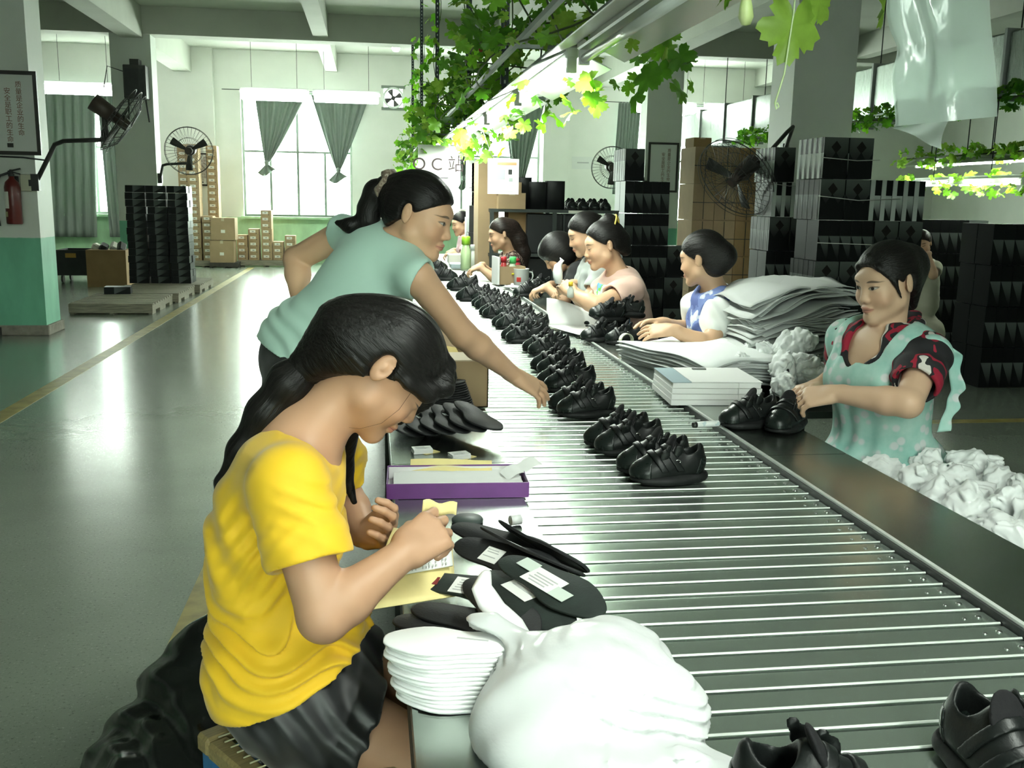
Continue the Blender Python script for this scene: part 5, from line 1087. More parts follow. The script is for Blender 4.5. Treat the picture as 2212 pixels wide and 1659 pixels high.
# small paper label pads
for k, (px, py, rz, lb) in enumerate(((912, 978, .15, 'pad of printed white labels lying left of the other on the steel ledge'), (992, 990, .30, 'pad of printed white labels lying below the black insoles'))):
    p_ = atZ(px, py, TZ); r = empty('label_pad', (p_.x, p_.y, TZ + .0005), rz, lb, 'label pad', 'label pads')
    mb = MB(); [mb.box((random.uniform(-.001, .001), random.uniform(-.001, .001), .002 + .0035 * j), (.052, .036, .003)) for j in range(4)]; mb.build('sheets', M_paper, r); mb = MB(); ink_lines(mb, -.022, .018, -.015, .015, 6, .0142, .1); mb.build('printing', M_print_ink, r); MB().box((.02, -.002, .0006), (.05, .03, .001), (0, 0, .5)).build('backing', M_ypaper, r)
# purple tray of printed slips
M_purple = mat('purple_card', (.16, .045, .22), .4, var=.12, vscale=12); M_traywhite = mat('tray_white_card', (.78, .78, .76), .7)
r = empty('box_lid', (.197, 2.225, TZ + .001), -.035, 'shallow purple box lid full of printed slips on the steel ledge', 'box lid'); w_, d_, h_ = .325, .155, .036
MB().bx(-w_ / 2, w_ / 2, -d_ / 2, d_ / 2, 0, .002).build('base', M_traywhite, r)
for nm, a in (('long_side', (-w_ / 2, w_ / 2, -d_ / 2 - .002, -d_ / 2, 0, h_)), ('long_side', (-w_ / 2, w_ / 2, d_ / 2, d_ / 2 + .002, 0, h_)), ('short_side', (-w_ / 2 - .002, -w_ / 2, -d_ / 2, d_ / 2, 0, h_)), ('short_side', (w_ / 2, w_ / 2 + .002, -d_ / 2, d_ / 2, 0, h_))): MB().bx(*a).build(nm, M_purple, r)
MB().bx(-w_ / 2 + .001, w_ / 2 - .001, d_ / 2 - .003, d_ / 2 - .001, .002, h_ - .003).build('liner', M_traywhite, r)
slips = []
for k in range(22):
    zz = .012 + .001 * k; lab = 'printed paper slip in the purple lid, %s from the front' % ORD[k]
    o = empty('paper_slip', (.197 + random.uniform(-.01, .018), 2.225 - .066 + .0060 * k, TZ + .010), -.035 + random.uniform(-.04, .04), lab, 'paper slip', 'slips in the purple lid', rot=(.30 + random.uniform(-.05, .05), 0, -.035 + random.uniform(-.03, .03)))
    MB().bx(-.140, .140, 0, .045, 0, .0008).build('sheet', M_paper, o)
    if k > 15: mb = MB(); ink_lines(mb, -.125, .115, .004, .042, 7, .0008, .2); mb.build('printing', M_print_ink, o)
o = empty('paper_sheet', (.19, 2.30, TZ + .030), -.03, 'plain yellow sheet standing behind the slips in the purple lid', 'paper', rot=(.75, 0, -.10)); MB().grid(lambda u, v: (-.10 + .20 * u, -.01 + .035 * v, .004 * math.sin(u * 5)), 12, 3).build('sheet', M_ypaper, o)
o = empty('paper_sheet', (.365, 2.25, TZ + .040), .2, 'creased white slip sticking out of the purple lid over the belt', 'paper', rot=(.2, -.25, .4)); MB().grid(lambda u, v: (-.06 + .10 * u, -.02 + .04 * v, .008 * abs(math.sin(u * 6)) + .004 * v), 10, 3).build('sheet', M_paper, o)
# yellow folder sheet and printed booklet in her far hand, over the table edge
def sheet(name, px, m, parent, th=.0015, lift=None):
    q = [Vector(atZ(x, y, z)) for x, y, z in px]; mb = MB(); mb.grid(lambda u, v: (q[0] * (1 - u) + q[1] * u) * (1 - v) + (q[3] * (1 - u) + q[2] * u) * v + Vector((0, 0, lift(u, v) if lift else 0)), 12, 12); return solidify(mb.build(name, m, parent), th)
o = empty('paper_sheet', (0, 0, 0), label='large pale yellow sheet held over the table edge by the yellow-shirted woman', cat='paper'); sheet('sheet', [(795, 1318, .775), (985, 1288, .762), (975, 1160, .800), (850, 1140, .84)], M_ypaper, o, lift=lambda u, v: .014 * math.sin(v * PI) * (1 - u))
r = empty('booklet', (0, 0, 0), label='small printed white booklet leaning on the yellow sheet', cat='booklet'); pg = sheet('page', [(868, 1242, .800), (978, 1222, .790), (972, 1166, .815), (872, 1190, .826)], M_paper, r, .003)
qa, qb, qc, qd = [Vector(atZ(*a)) for a in ((868, 1242, .803), (978, 1222, .793), (972, 1166, .818), (872, 1190, .829))]
mb = MB()
for i in range(13):
    u0 = .05 + .068 * i
    for s_ in range(5):
        if random.random() < .25: continue
        v0, v1 = .08 + .17 * s_, .08 + .17 * s_ + random.uniform(.08, .15); f_ = lambda u, v: (qa * (1 - u) + qb * u) * (1 - v) + (qd * (1 - u) + qc * u) * v
        mb.quad(f_(u0, v0), f_(u0 + .022, v0), f_(u0 + .022, v1), f_(u0, v1))
mb.build('printing', M_print_ink, r)
hp = (JA['wR'] + nrm(V(985, 1112, 1.57) - JA['wR']) * .12); o = MB().grid(lambda u, v: Vector((-.03 + .06 * u, .012 * math.sin(u * 3), .022 * v + .003 * math.sin(u * 9))), 10, 3).build('label_strip', M_ypaper, None, tuple(hp + A3((-.02, .03, -.004))), (-.3, .15, .1), label='small pale yellow label strip pinched in her right hand', cat='label'); solidify(o, .0015)
# loose insoles in front of her
lay = [(INS_G, (932, 1262), (1125, 1292), .772, .768, .10, 'dark insole with red print and a white label, lying flat', (-.012, 0, .040, .042)),
       (INS_B, (945, 1358), (1075, 1372), .756, .758, .0, 'black insole corner showing by the white insole stack', None),
       (INS_B, (975, 1338), (1105, 1365), .763, .763, .05, 'small dark insole above the white stack', None),
       (INS_B, (1022, 1262), (1140, 1395), .778, .770, .15, 'black insole half under the white blank', (-.02, 0, .055, .02)),
       (INS_G, (1040, 1235), (1240, 1375), .790, .776, .12, 'dark green insole under the stickered one, label showing', (-.02, .01, .055, .03)),
       (INS_G, (1072, 1200), (1318, 1345), .812, .790, .18, 'large dark green insole with white stickers on its heel', (-.010, 0, .058, .034)),
       (INS_B, (985, 1178), (1225, 1262), .780, .765, .35, 'black insole with a grey label beside her hand', (-.03, 0, .03, .03)),
       (INS_B, (1040, 1150), (1255, 1250), .800, .775, -.55, 'black insole tilted on edge at the far side of the loose heap', (-.03, .01, .04, .012)),
       (INS_B, (1078, 1138), (1262, 1235), .790, .772, -.75, 'black insole tilted outermost over the slats', (.0, .01, .03, .012)),
       (INS_B, (1000, 1148), (1180, 1205), .772, .762, .1, 'black insole under the tilted ones by the roll', None)]
for me_, h_e, t_e, z0, z1, roll, lb, lab in lay:
    insole_between(me_, h_e, t_e, z0, z1, roll, lb, 'loose insoles by the yellow shirt', lab, 1.3)
lay = [(0,) * 5 + (q[6],) for q in (lay[0], lay[5])]
o = bpy.data.objects[[q.name for q in bpy.data.objects if q.get('label') == lay[0][5]][0]]; label_on(o, -.062, 0, .020, .020, .0056, mat('red_print', (.22, .02, .02), .6), .1, False)
o = bpy.data.objects[[q.name for q in bpy.data.objects if q.get('label') == lay[1][5]][0]]; label_on(o, -.052, .010, .030, .020, .0062, mat('silver_label', (.62, .70, .64), .25), .0, False); label_on(o, .030, -.008, .028, .020, .0062, mat('silver_label', (.62, .70, .64), .25), .0, False)
q0 = atZ(1050, 1262, .82); strap_pts = [atZ(1048, 1240, .835), atZ(1040, 1270, .828), atZ(1062, 1310, .805), atZ(1100, 1345, .790), atZ(1120, 1380, .78)]
def strapf(u, v):
    t_ = u * 4; i = min(3, int(t_)); f_ = t_ - i; p_ = strap_pts[i].lerp(strap_pts[i + 1], f_); return p_ + Vector((.030 * (v - .5) * (.6 + .8 * math.sin(min(1, u * 1.3) * PI * .6)), .012 * (v - .5), .006 * math.sin(v * PI)))
o = solidify(MB().grid(strapf, 20, 6).build('insole', M_insole_w, None, label='single white insole blank standing on edge among the dark insoles', cat='insole'), .004)
# dark disc and small roll by the ledge end
p_ = atZ(1010, 1128, TZ); MB().lathe([(.030, 0), (.034, .002), (.034, .006), (.030, .010), (.002, .011)], n=24).build('rubber_disc', mat('grey_rubber', (.06, .08, .075), .5), None, (p_.x, p_.y, TZ + .001), label='dark grey rubber disc half under her hand', cat='disc')
p_ = atZ(1113, 1135, TZ); r = empty('tape_roll', (p_.x, p_.y, TZ + .012), .3, 'tiny clear tape roll beside the loose insoles', 'tape roll'); MB().cyl((-.012, 0, 0), (.012, 0, 0), .011, n=14).build('roll', M_white_plastic, r); MB().cyl((.0121, 0, 0), (.013, 0, 0), .009, n=14).build('core', M_dark, r)
# stack of white insoles and the bag they come from
for k in range(14):
    insole(INS_W, (.122 - .0012 * k + .004 * math.sin(k * 1.7), 1.235 + .0022 * k, TZ + .001 + .0054 * k), (.0, -.03 + .003 * k, PI - .20 + .03 * math.sin(k * 2.1)), 'white foam insole in the overhanging stack, %s from the bottom' % ORD[k] if k < 13 else 'top white foam insole of the stack, with faint printing', 'stack of white insoles').scale = (1.0, 1.2, .68)
MB().box((0, 0, 0), (.045, .003, .0004), (0, 0, -.15)).build('printing', M_print_ink, [q for q in bpy.data.objects if q.get('label', '').startswith('top white foam')][0], (-.03, .0, .0077))
def plastic_mat(name, col, tr=.25, rough=.3):
    m = bpy.data.materials.new(name); m.use_nodes = True; t = NT(m); b = t.bsdf(); out = t.n['Material Output']; b.inputs['Base Color'].default_value = c4(col); b.inputs['Roughness'].default_value = rough
    tl = t.add('ShaderNodeBsdfTranslucent'); tl.inputs[0].default_value = c4(col); mx = t.add('ShaderNodeMixShader'); mx.inputs[0].default_value = tr; t.l.new(b.outputs[0], mx.inputs[1]); t.l.new(tl.outputs[0], mx.inputs[2]); t.l.new(mx.outputs[0], out.inputs[0])
    t.put(b.inputs['Normal'], t.bump(t.noise(t.mapping(t.obj(), (1, 1, 2.2)), 16, 4), .25, .01)); return m
Bg = Blend(); Bg.ell((.270, 1.165, TZ + .035), (.125, .12, .072), None, .04); Bg.ell((.320, 1.215, TZ + .050), (.095, .085, .062), None, .04); Bg.ell((.190, 1.10, TZ + .02), (.075, .09, .05), None, .04); Bg.ell((.385, 1.13, TZ + .025), (.045, .06, .045), None, .03); Bg.ell((.30, 1.02, TZ + .01), (.14, .06, .035), None, .04)
Bg.chain([(.205, 1.245, TZ + .075), (.165, 1.285, TZ + .090), (.140, 1.300, TZ + .088)], [.026, .016, .008], .02, flat=(A3((0, 0, 1)), .6)); Bg.cut((0, 0, TZ + .002), (0, 0, -1))
def bagpost(P, d):
    n1 = pnoise(P, 10, 2); st = np.exp(-((P[:, 2] - TZ - .05) / .05) ** 2); return d - .0035 * st * np.sin((P[:, 2] + .25 * (P[:, 0] - .3) + .006 * n1) * 2 * PI / .017) * (pnoise(P, 5, 7) > -.2) - .006 * n1 - .003 * pnoise(P, 24, 5)
Bg.post = bagpost; r = empty('plastic_bag', (.285, 1.185, TZ), label='big translucent white plastic bag stuffed with insoles at the table front', cat='bag'); blend_obj('bag', Bg, .0045, plastic_mat('white_bag_plastic', (.74, .76, .76), .2, .28), r)
# open carton on the left ledge
cx_, cy_ = .265, 3.28; r = empty('carton', (cx_, cy_, TZ + .001), .0, 'open cardboard box with raised flap on the left ledge beyond the insoles', 'carton'); a, b, c = .23, .30, .155
for q in ((-a / 2, a / 2, -b / 2, -b / 2 + .004, 0, c), (-a / 2, a / 2, b / 2 - .004, b / 2, 0, c), (-a / 2, -a / 2 + .004, -b / 2, b / 2, 0, c), (a / 2 - .004, a / 2, -b / 2, b / 2, 0, c)): MB().bx(*q).build('side', M_card, r)
MB().bx(-a / 2, a / 2, -b / 2, b / 2, 0, .004).build('bottom', M_card, r)
MB().bx(-a / 2, a / 2, -b / 2, 0.02, c, c + .004).build('flap', mat('pale_card', (.55, .47, .34), .8), r); MB().box((-.02, .12, c - .03), (.10, .05, .07), (.4, .2, .3)).build('inner_flap', mat('yellow_card', (.55, .42, .12), .8), r); MB().box((0, b / 2 + .05, c + .03), (a, .13, .004), (.5, 0, 0)).build('flap', M_card, r)
# ------------------------------------------------------------------ stool, rubbish bag
M_wood = mat('worn_yellow_wood', (.26, .20, .085), .5, var=.25, vscale=20, stretch=(1, 8, 8)); M_cord = mat('stool_cord', (.40, .38, .24), .6); M_blue = mat('blue_plastic', (.03, .14, .32), .4)
r = empty('stool', (-.085, 1.605, 0), .63, 'low wooden stool with a cord-woven seat under the yellow-shirted woman', 'stool'); sz, sh = .33, .492
for s_ in (-1, 1): MB().box((0, s_ * (sz / 2 - .02), sh - .018), (sz, .04, .036), bev=.006).build('seat_rail', M_wood, r); MB().box((s_ * (sz / 2 - .02), 0, sh - .020), (.04, sz - .08, .034), bev=.006).build('seat_rail', M_wood, r)
for i in range(12):
    u = -sz / 2 + .045 + i * (sz - .09) / 11; mb = MB(); mb.tube([(-sz / 2 + .02, u, sh + .001), (0, u, sh - .006), (sz / 2 - .02, u, sh + .001)], .0016, 5); mb.build('cord', M_cord, r); mb = MB(); mb.tube([(u, -sz / 2 + .02, sh + .001), (u, 0, sh - .008), (u, sz / 2 - .02, sh + .001)], .0016, 5); mb.build('cord', M_cord, r)
for sx in (-1, 1):
    for sy in (-1, 1): MB().box((sx * (sz / 2 - .025), sy * (sz / 2 - .025), (sh - .036) / 2), (.035, .035, sh - .036)).build('leg', M_blue if sy > 0 else M_wood, r)
    MB().box((sx * (sz / 2 - .025), 0, .16), (.025, sz - .08, .03)).build('stretcher', M_wood, r)
for sy in (-1, 1): MB().tube([(-.13, sy * .12, sh - .05), (0, sy * .14, sh - .055), (.13, sy * .12, sh - .05)], .024, 8).build('blue_padding', M_blue, r)
Tb = Blend(); Tb.ell((-.42, 1.98, .16), (.20, .26, .19), None, .1); Tb.ell((-.30, 2.06, .24), (.18, .20, .20), None, .1); Tb.ell((-.30, 2.08, .34), (.16, .17, .17), None, .1); Tb.ell((-.46, 1.74, .12), (.17, .24, .15), None, .1); Tb.ell((-.32, 1.85, .18), (.17, .22, .17), None, .1); Tb.cut((0, 0, .003), (0, 0, -1))
Tb.post = lambda P, d: d - .016 * np.abs(np.sin((P @ A3((3.2, 2.2, 4.5))) * 3 + 3 * pnoise(P, 3.5, 1))) ** 2 - .008 * pnoise(P, 9, 3) - .004 * pnoise(P, 22, 6)
r = empty('rubbish_bag', (-.6, 1.9, 0), label='big black plastic rubbish bag slumped on the floor behind the stool', cat='bag'); blend_obj('bag', Tb, .0085, mat('black_bag_plastic', (.006, .007, .007), .22, bump=.6, bscale=16, spec=.6), r)
# ------------------------------------------------------------------ right side of the table: paper
def warped_sheet(name, c, w, d, z, rz, amp, ph, m, parent, n=10, th=.002, droop=0):
    R_ = Matrix.Rotation(rz, 3, 'Z')
    def f(u, v):
        x, y = (u - .5) * w, (v - .5) * d; h = amp * math.sin(x * 9 + ph) * math.cos(y * 7 + ph * .7) + amp * .5 * math.sin(x * 21 + y * 13 + ph) - droop * ((x / w * 2) ** 2 + (y / d * 2) ** 2) * .5; return Vector(c) + R_ @ Vector((x, y, 0)) + Vector((0, 0, z + h))
    o = solidify(MB().grid(f, n, n).build(name, m, parent), th)
    if parent is not None: fix(parent, o)
    return o
M_tissue = mat('grey_white_tissue', (.52, .54, .53), .8); M_tissue_w = mat('white_tissue', (.80, .83, .82), .8, bump=.15, bscale=25)
r = empty('paper_ream', (1.165, 3.245, LT), -.07, 'squared stack of white paper with a blue-grey end band on the right ledge', 'paper stack')
for k in range(4): MB().bx(-.155 + .002 * k, .165 - .003 * k, -.15 + .004 * k, .15, .019 * k, .019 * (k + 1) - .0012).build('paper_block', M_paper, r)
MB().bx(-.153, -.085, -.142, .146, .076, .0775).build('end_band', mat('blue_grey_paper', (.30, .40, .44), .7), r); MB().bx(-.084, .160, -.140, .148, .076, .0785).build('top_sheet', M_paper, r); MB().bx(-.02, .03, .10, .115, .0785, .0825).build('clip', mat('dark_grey_clip', (.10, .11, .10), .6), r); MB().bx(.075, .0765, -.1515, -.15, .0, .076).build('binding', M_white_plastic, r)
r = empty('tissue_stack', (1.36, 3.86, LT), label='big wavy heap of flat tissue sheets spilling over the right ledge', cat='paper stack', group='tissue heaps')
for k in range(14): warped_sheet('sheet', (1.37 + .006 * math.sin(k * 2.2), 3.80 + .012 * math.sin(k * 1.3), LT), .44 + .03 * math.sin(k * 3), .66 + .03 * math.cos(k * 2), .012 + .0070 * k, .30 + .05 * math.sin(k * 1.9), .012, .5 + .12 * k, M_tissue if k < 13 else M_tissue_w, r, 14, .005, droop=.03)
r = empty('tissue_stack', (1.735, 3.93, .70), label='tall fanned bundle of grey-white tissue sheets arching up beside the apron woman', cat='paper stack', group='tissue heaps')
for k in range(46):
    a = k / 45
    def f(u, v, a=a, k=k):
        x = (u - .5) * (.40 + .05 * math.sin(k * 1.9)); y = (v - .5) * (.46 + .04 * math.cos(k * 2.7)); wv = .016 * math.sin(x * 11 + k * .35) + .010 * math.sin(y * 12 + k * .6) + .006 * math.sin(x * 31 + y * 17 + k)
        return Vector((1.735 + x + .026 * math.sin(k * 1.7) + .004 * math.sin(v * 60 + k * 9), 3.93 + y + .02 * math.sin(k * 2.3), .715 + .0077 * k + wv * (.35 + .9 * a) + .05 * a * math.sin((u * .8 + .1) * PI) + .10 * a * (u - .5)))
    fix(r, solidify(MB().grid(f, 16, 8).build('sheet', M_tissue, r), .003))
r = empty('side_table', (1.70, 3.88, 0), label='low side table under the tissue bundles beyond the right ledge', cat='table'); MB().bx(-.36, .34, -.62, .42, .665, .69).build('tabletop', M_steel_dark, r)
for sx in (-.33, .31):
    for sy in (-.59, .39): MB().bx(sx - .02, sx + .02, sy - .02, sy + .02, 0, .665).build('leg', M_steel_dark, r)
tissue_meshes = []
for k in range(6):
    T_ = Blend(); T_.ell((0, 0, 0), (.05, .043, .034), None, .02)
    for j in range(4): v_ = nrm(np.random.normal(size=3) * A3((1, 1, .6))); T_.cone(v_ * .02, v_ * .058, .026, .012, k=.02)
    sd = k * 3; T_.post = lambda P, d, sd=sd: d - .0065 * np.abs(np.sin(P @ A3((55, 40, 30)) + 3.0 * pnoise(P, 24, sd))) - .005 * pnoise(P, 40, sd + 1) - .003 * pnoise(P, 85, sd + 2); tissue_meshes.append(mesh_of('crumpled_tissue', nets(T_, .0038), M_tissue_w))
def tissue(p_, sc, label, group): o = inst('crumpled_tissue', random.choice(tissue_meshes), None, p_, (random.uniform(0, 6), random.uniform(0, 6), random.uniform(0, 6)), sc); return tag(o, label, 'tissue', group)
for k, (px, py, z, sc) in enumerate(((1700, 760, .86, 1.25), (1655, 775, .83, .95), (1690, 800, .82, 1.1), (1740, 800, .82, 1.1), (1640, 740, .87, .8), (1730, 740, .90, 1.0), (1765, 815, .80, 1.0), (1690, 830, .80, .9), (1600, 790, .82, .7))):
    tissue(tuple(atZ(px, py, z)), sc, 'crumpled white tissue ball %s between paper stack and apron woman' % ['large at the top left', 'small at the left', 'in the middle', 'at the right', 'smallest at the upper left', 'leaning on the fanned bundle', 'lowest right', 'just above the paper stack', 'flattened on the wavy heap'][k], 'crumpled tissue by the paper stack')
# bin of crumpled tissue beyond the right ledge
M_binw = mat('pale_grey_bin', (.45, .48, .47), .6)
r = empty('tissue_bin', (1.64, 2.22, 0), .0, 'long pale bin behind the right ledge heaped with crumpled white tissue', 'bin'); bw, bd, bh = .58, 1.05, .60
for q in ((-bw / 2, bw / 2, -bd / 2, -bd / 2 + .01, 0, bh), (-bw / 2, bw / 2, bd / 2 - .01, bd / 2, 0, bh), (-bw / 2, -bw / 2 + .01, -bd / 2, bd / 2, 0, bh), (bw / 2 - .01, bw / 2, -bd / 2, bd / 2, 0, bh)): MB().bx(*q).build('side', M_binw, r)
MB().bx(-bw / 2, bw / 2, -bd / 2, bd / 2, 0, .01).build('bottom', M_binw, r); MB().bx(-bw / 2 + .012, bw / 2 - .012, -bd / 2 + .012, bd / 2 - .012, .40, .52).build('filling', M_tissue_w, r)
random.seed(21)
for ly, (nc, nr, zz) in enumerate(((4, 8, .572), (3, 7, .655))):
    for ri in range(nr):
        for ci in range(nc):
            x = 1.64 + (ci - (nc - 1) / 2) * .126 + random.uniform(-.012, .012); y = 2.22 + (ri - (nr - 1) / 2) * .122 + random.uniform(-.012, .012)
            lab = 'crumpled tissue in the bin, %s layer, %s row from the near end, %s' % (['lower', 'upper'][ly], ORD[ri], [['by the ledge', 'inner left', 'inner right', 'outermost'], ['by the ledge', 'in the middle', 'outermost']][ly][ci])
            tissue((x, y, zz + random.uniform(-.012, .012)), random.uniform(.95, 1.18), lab, 'crumpled tissue in the bin')
# marker, tape
r = empty('marker_pen', (*atZ(1497, 912, LT + .02)[:2], LT + .011), .18, 'white marker pen with black tip pointing left at the ledge edge', 'pen')
MB().cyl((.012, 0, 0), (.135, 0, 0), .0095, n=14).build('barrel', patch_mat('marker_print', [(.80, .84, .82), (.80, .84, .82), (.55, .66, .68)], 40, .3), r); MB().cyl((0, 0, 0), (.012, 0, 0), .008, .0095, n=14).build('tip', M_dark, r); MB().cyl((.088, 0, 0), (.090, 0, 0), .0101, n=14).build('ring', M_dark, r)
p_ = atZ(1352, 752, LT); r = empty('tape_roll', (p_.x, p_.y, LT + .036), .25, 'empty white tape ring standing upright on the right ledge', 'tape roll'); mb = MB(); n_ = 26
mb.loft([[Vector((R0 * math.cos(2 * PI * i / n_), y_, R0 * math.sin(2 * PI * i / n_))) for i in range(n_)] for R0, y_ in ((.030, -.012), (.034, -.012), (.034, .012), (.030, .012), (.030, -.012))], caps=False, sm=False); mb.build('ring', mat('ivory_card', (.72, .74, .58), .5), r)
# upright white sheet, cloth and cup clutter by the woman in pink
o = solidify(MB().grid(lambda u, v: Vector((atY(1180, 690, 5.15).x + .30 * u, 5.15 - .05 * u + .03 * math.sin(u * 5), LT + .001 + (.155 - .10 * u ** 1.5) * v)), 16, 6).build('paper_sheet', M_paper, None, label='white sheet standing curved in front of the woman in pink', cat='paper'), .002)
warped_sheet('paper_sheet', (1.10, 5.02, 0), .24, .42, LT + .006, .25, .002, 1, M_paper, None); tag(bpy.data.objects['paper_sheet.' + sorted([q.name.split('.')[1] for q in bpy.data.objects if q.name.startswith('paper_sheet.')])[-1]], 'white sheet lying flat on the ledge before the shoe heap', 'paper')
mb = MB(); mb.loft([[Vector((q_[0] * math.cos(a) + q_[2], q_[0] * math.sin(a) * .8, q_[1])) for a in np.linspace(0, 2 * PI, 13)[:-1]] for q_ in ((.016, -.05, .012), (.026, -.02, .006), (.027, .01, .0), (.020, .045, -.004), (.013, .062, .006), (.011, .075, .014), (.002, .088, .0))]); mb.build('twisted_tissue', M_tissue_w, None, tuple(V(1204, 592, 5.05)), (.1, .12, 0), label='twisted white tissue held up by the woman in pink', cat='tissue')
Cl = Blend(); Cl.ell((1.14, 5.75, LT + .02), (.075, .13, .03), None, .03); Cl.ell((1.20, 5.6, LT + .03), (.05, .08, .035), None, .03); Cl.cut((0, 0, LT), (0, 0, -1)); Cl.post = lambda P, d: d - .008 * np.abs(np.sin(P @ A3((40, 30, 20)) + 2 * pnoise(P, 15))); r = empty('cloth', (1.15, 5.7, LT), label='crumpled pale blue cloth on the ledge before the bowed worker', cat='cloth'); blend_obj('rag', Cl, .006, cloth('pale_blue_rag', (.34, .56, .58)), r)
p_ = V(1222, 625, 5.0); r = empty('small_bottle', tuple(p_ + A3((.02, -.03, -.04))), label='small clear bottle with a yellow cap at the pink woman\'s wrist', cat='bottle'); MB().lathe([(.016, 0), (.018, .01), (.018, .04), (.009, .055), (.009, .06)], n=12).build('body', plastic_mat('clear_plastic', (.7, .75, .7), .5), r); MB().cyl((0, 0, .06), (0, 0, .082), .012, n=12).build('cap', mat('yellow_cap', (.65, .45, .02), .4), r)
# organiser box, cups and bottles farther down
Yc_ = 7.85; oc = atZ(1078, 612, LT); r = empty('organiser_box', (1.115, Yc_, LT), .1, 'cut-down brown carton used as an organiser, yellow marker clipped on', 'box'); a, b, c = .215, .2, .145
for q in ((-a / 2, a / 2, -b / 2, -b / 2 + .004, 0, c), (-a / 2, a / 2, b / 2 - .004, b / 2, 0, c), (-a / 2, -a / 2 + .004, -b / 2, b / 2, 0, c), (a / 2 - .004, a / 2, -b / 2, b / 2, 0, c)): MB().bx(*q).build('side', M_card, r)
MB().bx(-a / 2, a / 2, -b / 2, b / 2, 0, .004).build('bottom', M_card, r); MB().bx(-a / 2 - .02, -a / 2 - .005, -.12, .1, 0, .22).build('white_panel', M_paper, r); MB().cyl((-.01, -b / 2 - .008, .085), (.10, -b / 2 - .008, .09), .008, n=8).build('marker', mat('yellow_marker', (.55, .50, .03), .4), r)
def jar(px, Y_, z0, rad, h, col, capcol, label, cap=.28):
    x = atY(px, 580, Y_).x if px > 10 else px; r = empty('jar', (x, Y_, z0), label=label, cat='bottle', group='cups and bottles down the table')
    MB().lathe([(rad * .8, 0), (rad, .01), (rad, h * .75), (rad * .75, h * .88), (rad * .7, h)], n=14).build('body', mat('jar_' + label[:12].replace(' ', '_'), col, .25), r); MB().lathe([(rad * .85, h), (rad * .85, h * (1 + cap)), (rad * .7, h * (1.05 + cap))], n=14).build('lid', mat('lid_' + label[:12].replace(' ', '_'), capcol, .4), r); return r
jar(1.065, 7.85, LT + .005, .030, .17, (.42, .05, .05), (.5, .03, .04), 'red drink bottle standing in the organiser box', .2); jar(1.14, 7.86, LT + .005, .034, .16, (.55, .68, .5), (.10, .62, .18), 'jar with a bright green lid standing in the organiser box'); jar(1006, 9.4, LT, .05, .24, (.55, .72, .40), (.36, .72, .05), 'tall lime-capped bottle on the far part of the table'); jar(1022, 9.7, LT, .036, .17, (.6, .64, .6), (.55, .6, .58), 'clear bottle beside the lime-capped bottle'); jar(1034, 9.7, LT, .036, .17, (.55, .6, .55), (.03, .05, .03), 'dark-capped clear bottle farther right'); jar(1113, 8.2, LT + .09, .045, .07, (.55, .05, .07), (.55, .04, .06), 'red plastic cup with a lid behind the white mug')
r = empty('mug', (atY(1126, 600, 7.75).x, 7.75, LT), .0, 'white enamel mug with a red print on the far ledge', 'mug'); MB().lathe([(.058, 0), (.062, .005), (.062, .125), (.065, .13), (.060, .13), (.058, .012), (.001, .01)], n=22).build('cup', M_whitepaint, r); mb = MB(); mb.tube([(.062, 0, .105), (.088, 0, .10), (.095, 0, .07), (.086, 0, .04), (.062, 0, .03)], .006, 8); mb.build('handle', M_whitepaint, r); MB().box((-.028, -.056, .045), (.035, .006, .035), (0, 0, -.45)).build('print', mat('red_enamel_print', (.5, .03, .02), .5), r)
MB().lathe([(.062, 0), (.075, .006), (.055, .014), (.012, .022), (.012, .032), (.001, .034)], n=20).build('enamel_saucer', M_whitepaint, None, (atY(1105, 606, 7.55).x, 7.5, LT), label='white enamel saucer-like cover lying beside the mug', cat='cover')
for k, (px, Y_, w_, h_, m_, lb) in enumerate(((990, 10.3, .22, .10, M_cardlab, 'pale box at the far end of the table'), (1030, 10.4, .30, .12, mat('olive_box', (.25, .25, .12), .6), 'olive tray of bottles at the far end of the table'), (985, 9.6, .12, .05, mat('blue_grey_box', (.35, .42, .45), .5), 'small blue-grey box by the lime-capped bottle'))):
    mb = MB(); mb.box((0, 0, h_ / 2), (w_, .2, h_), bev=.008); mb.build('small_box', m_, None, (atY(px, 560, Y_).x, Y_, LT), label=lb, cat='box')
# ================================================================== overhead: rails, hangers, garlands, signs
M_rail = mat('grey_rail_paint', (.30, .33, .31), .45, .3); M_perf = mat('dark_slotted_angle', (.035, .045, .05), .5, .4)
rail = empty('lamp_rail', (LX, 9.6, LZ), label='long grey steel rail carrying the lamps over the conveyor', cat='rail')
MB().bx(-.02, .02, -7.3, 7.6, .076, .115).build('channel', M_rail, rail)
MB().bx(-.19, -.17, -7.3, 7.6, .095, .115).build('wire_tray', M_rail, rail)
for y in np.arange(-7.0, 7.6, 1.4): MB().bx(-.18, .0, y - .01, y + .01, .10, .115).build('bracket', M_rail, rail)
for k, y in enumerate((2.9, 5.4, 7.4, 10.85, 14.1, 17.0)):
    r = empty('hanger', (LX - .03, y, LZ + .09), label='dark slotted-angle hanger dropping from the ceiling to the lamp rail, %s from the camera' % ['first', 'second', 'third', 'fourth', 'fifth', 'sixth'][k], cat='hanger', group='hangers of the lamp rail'); hz = CEIL - LZ - .09
    mb = MB(); mb.bx(-.02, -.0165, -.02, .02, 0, hz); mb.bx(-.02, .02, -.02, -.0165, 0, hz); mb.build('angle', M_perf, r)
    mb = MB(); [mb.bx(-.005, .005, -.0206, -.0204, z, z + .018) for z in np.arange(.03, hz - .05, .045)]; tag(mb.build('slots', mat('slot_glint', (.6, .65, .62), .5), r), kind='stuff')
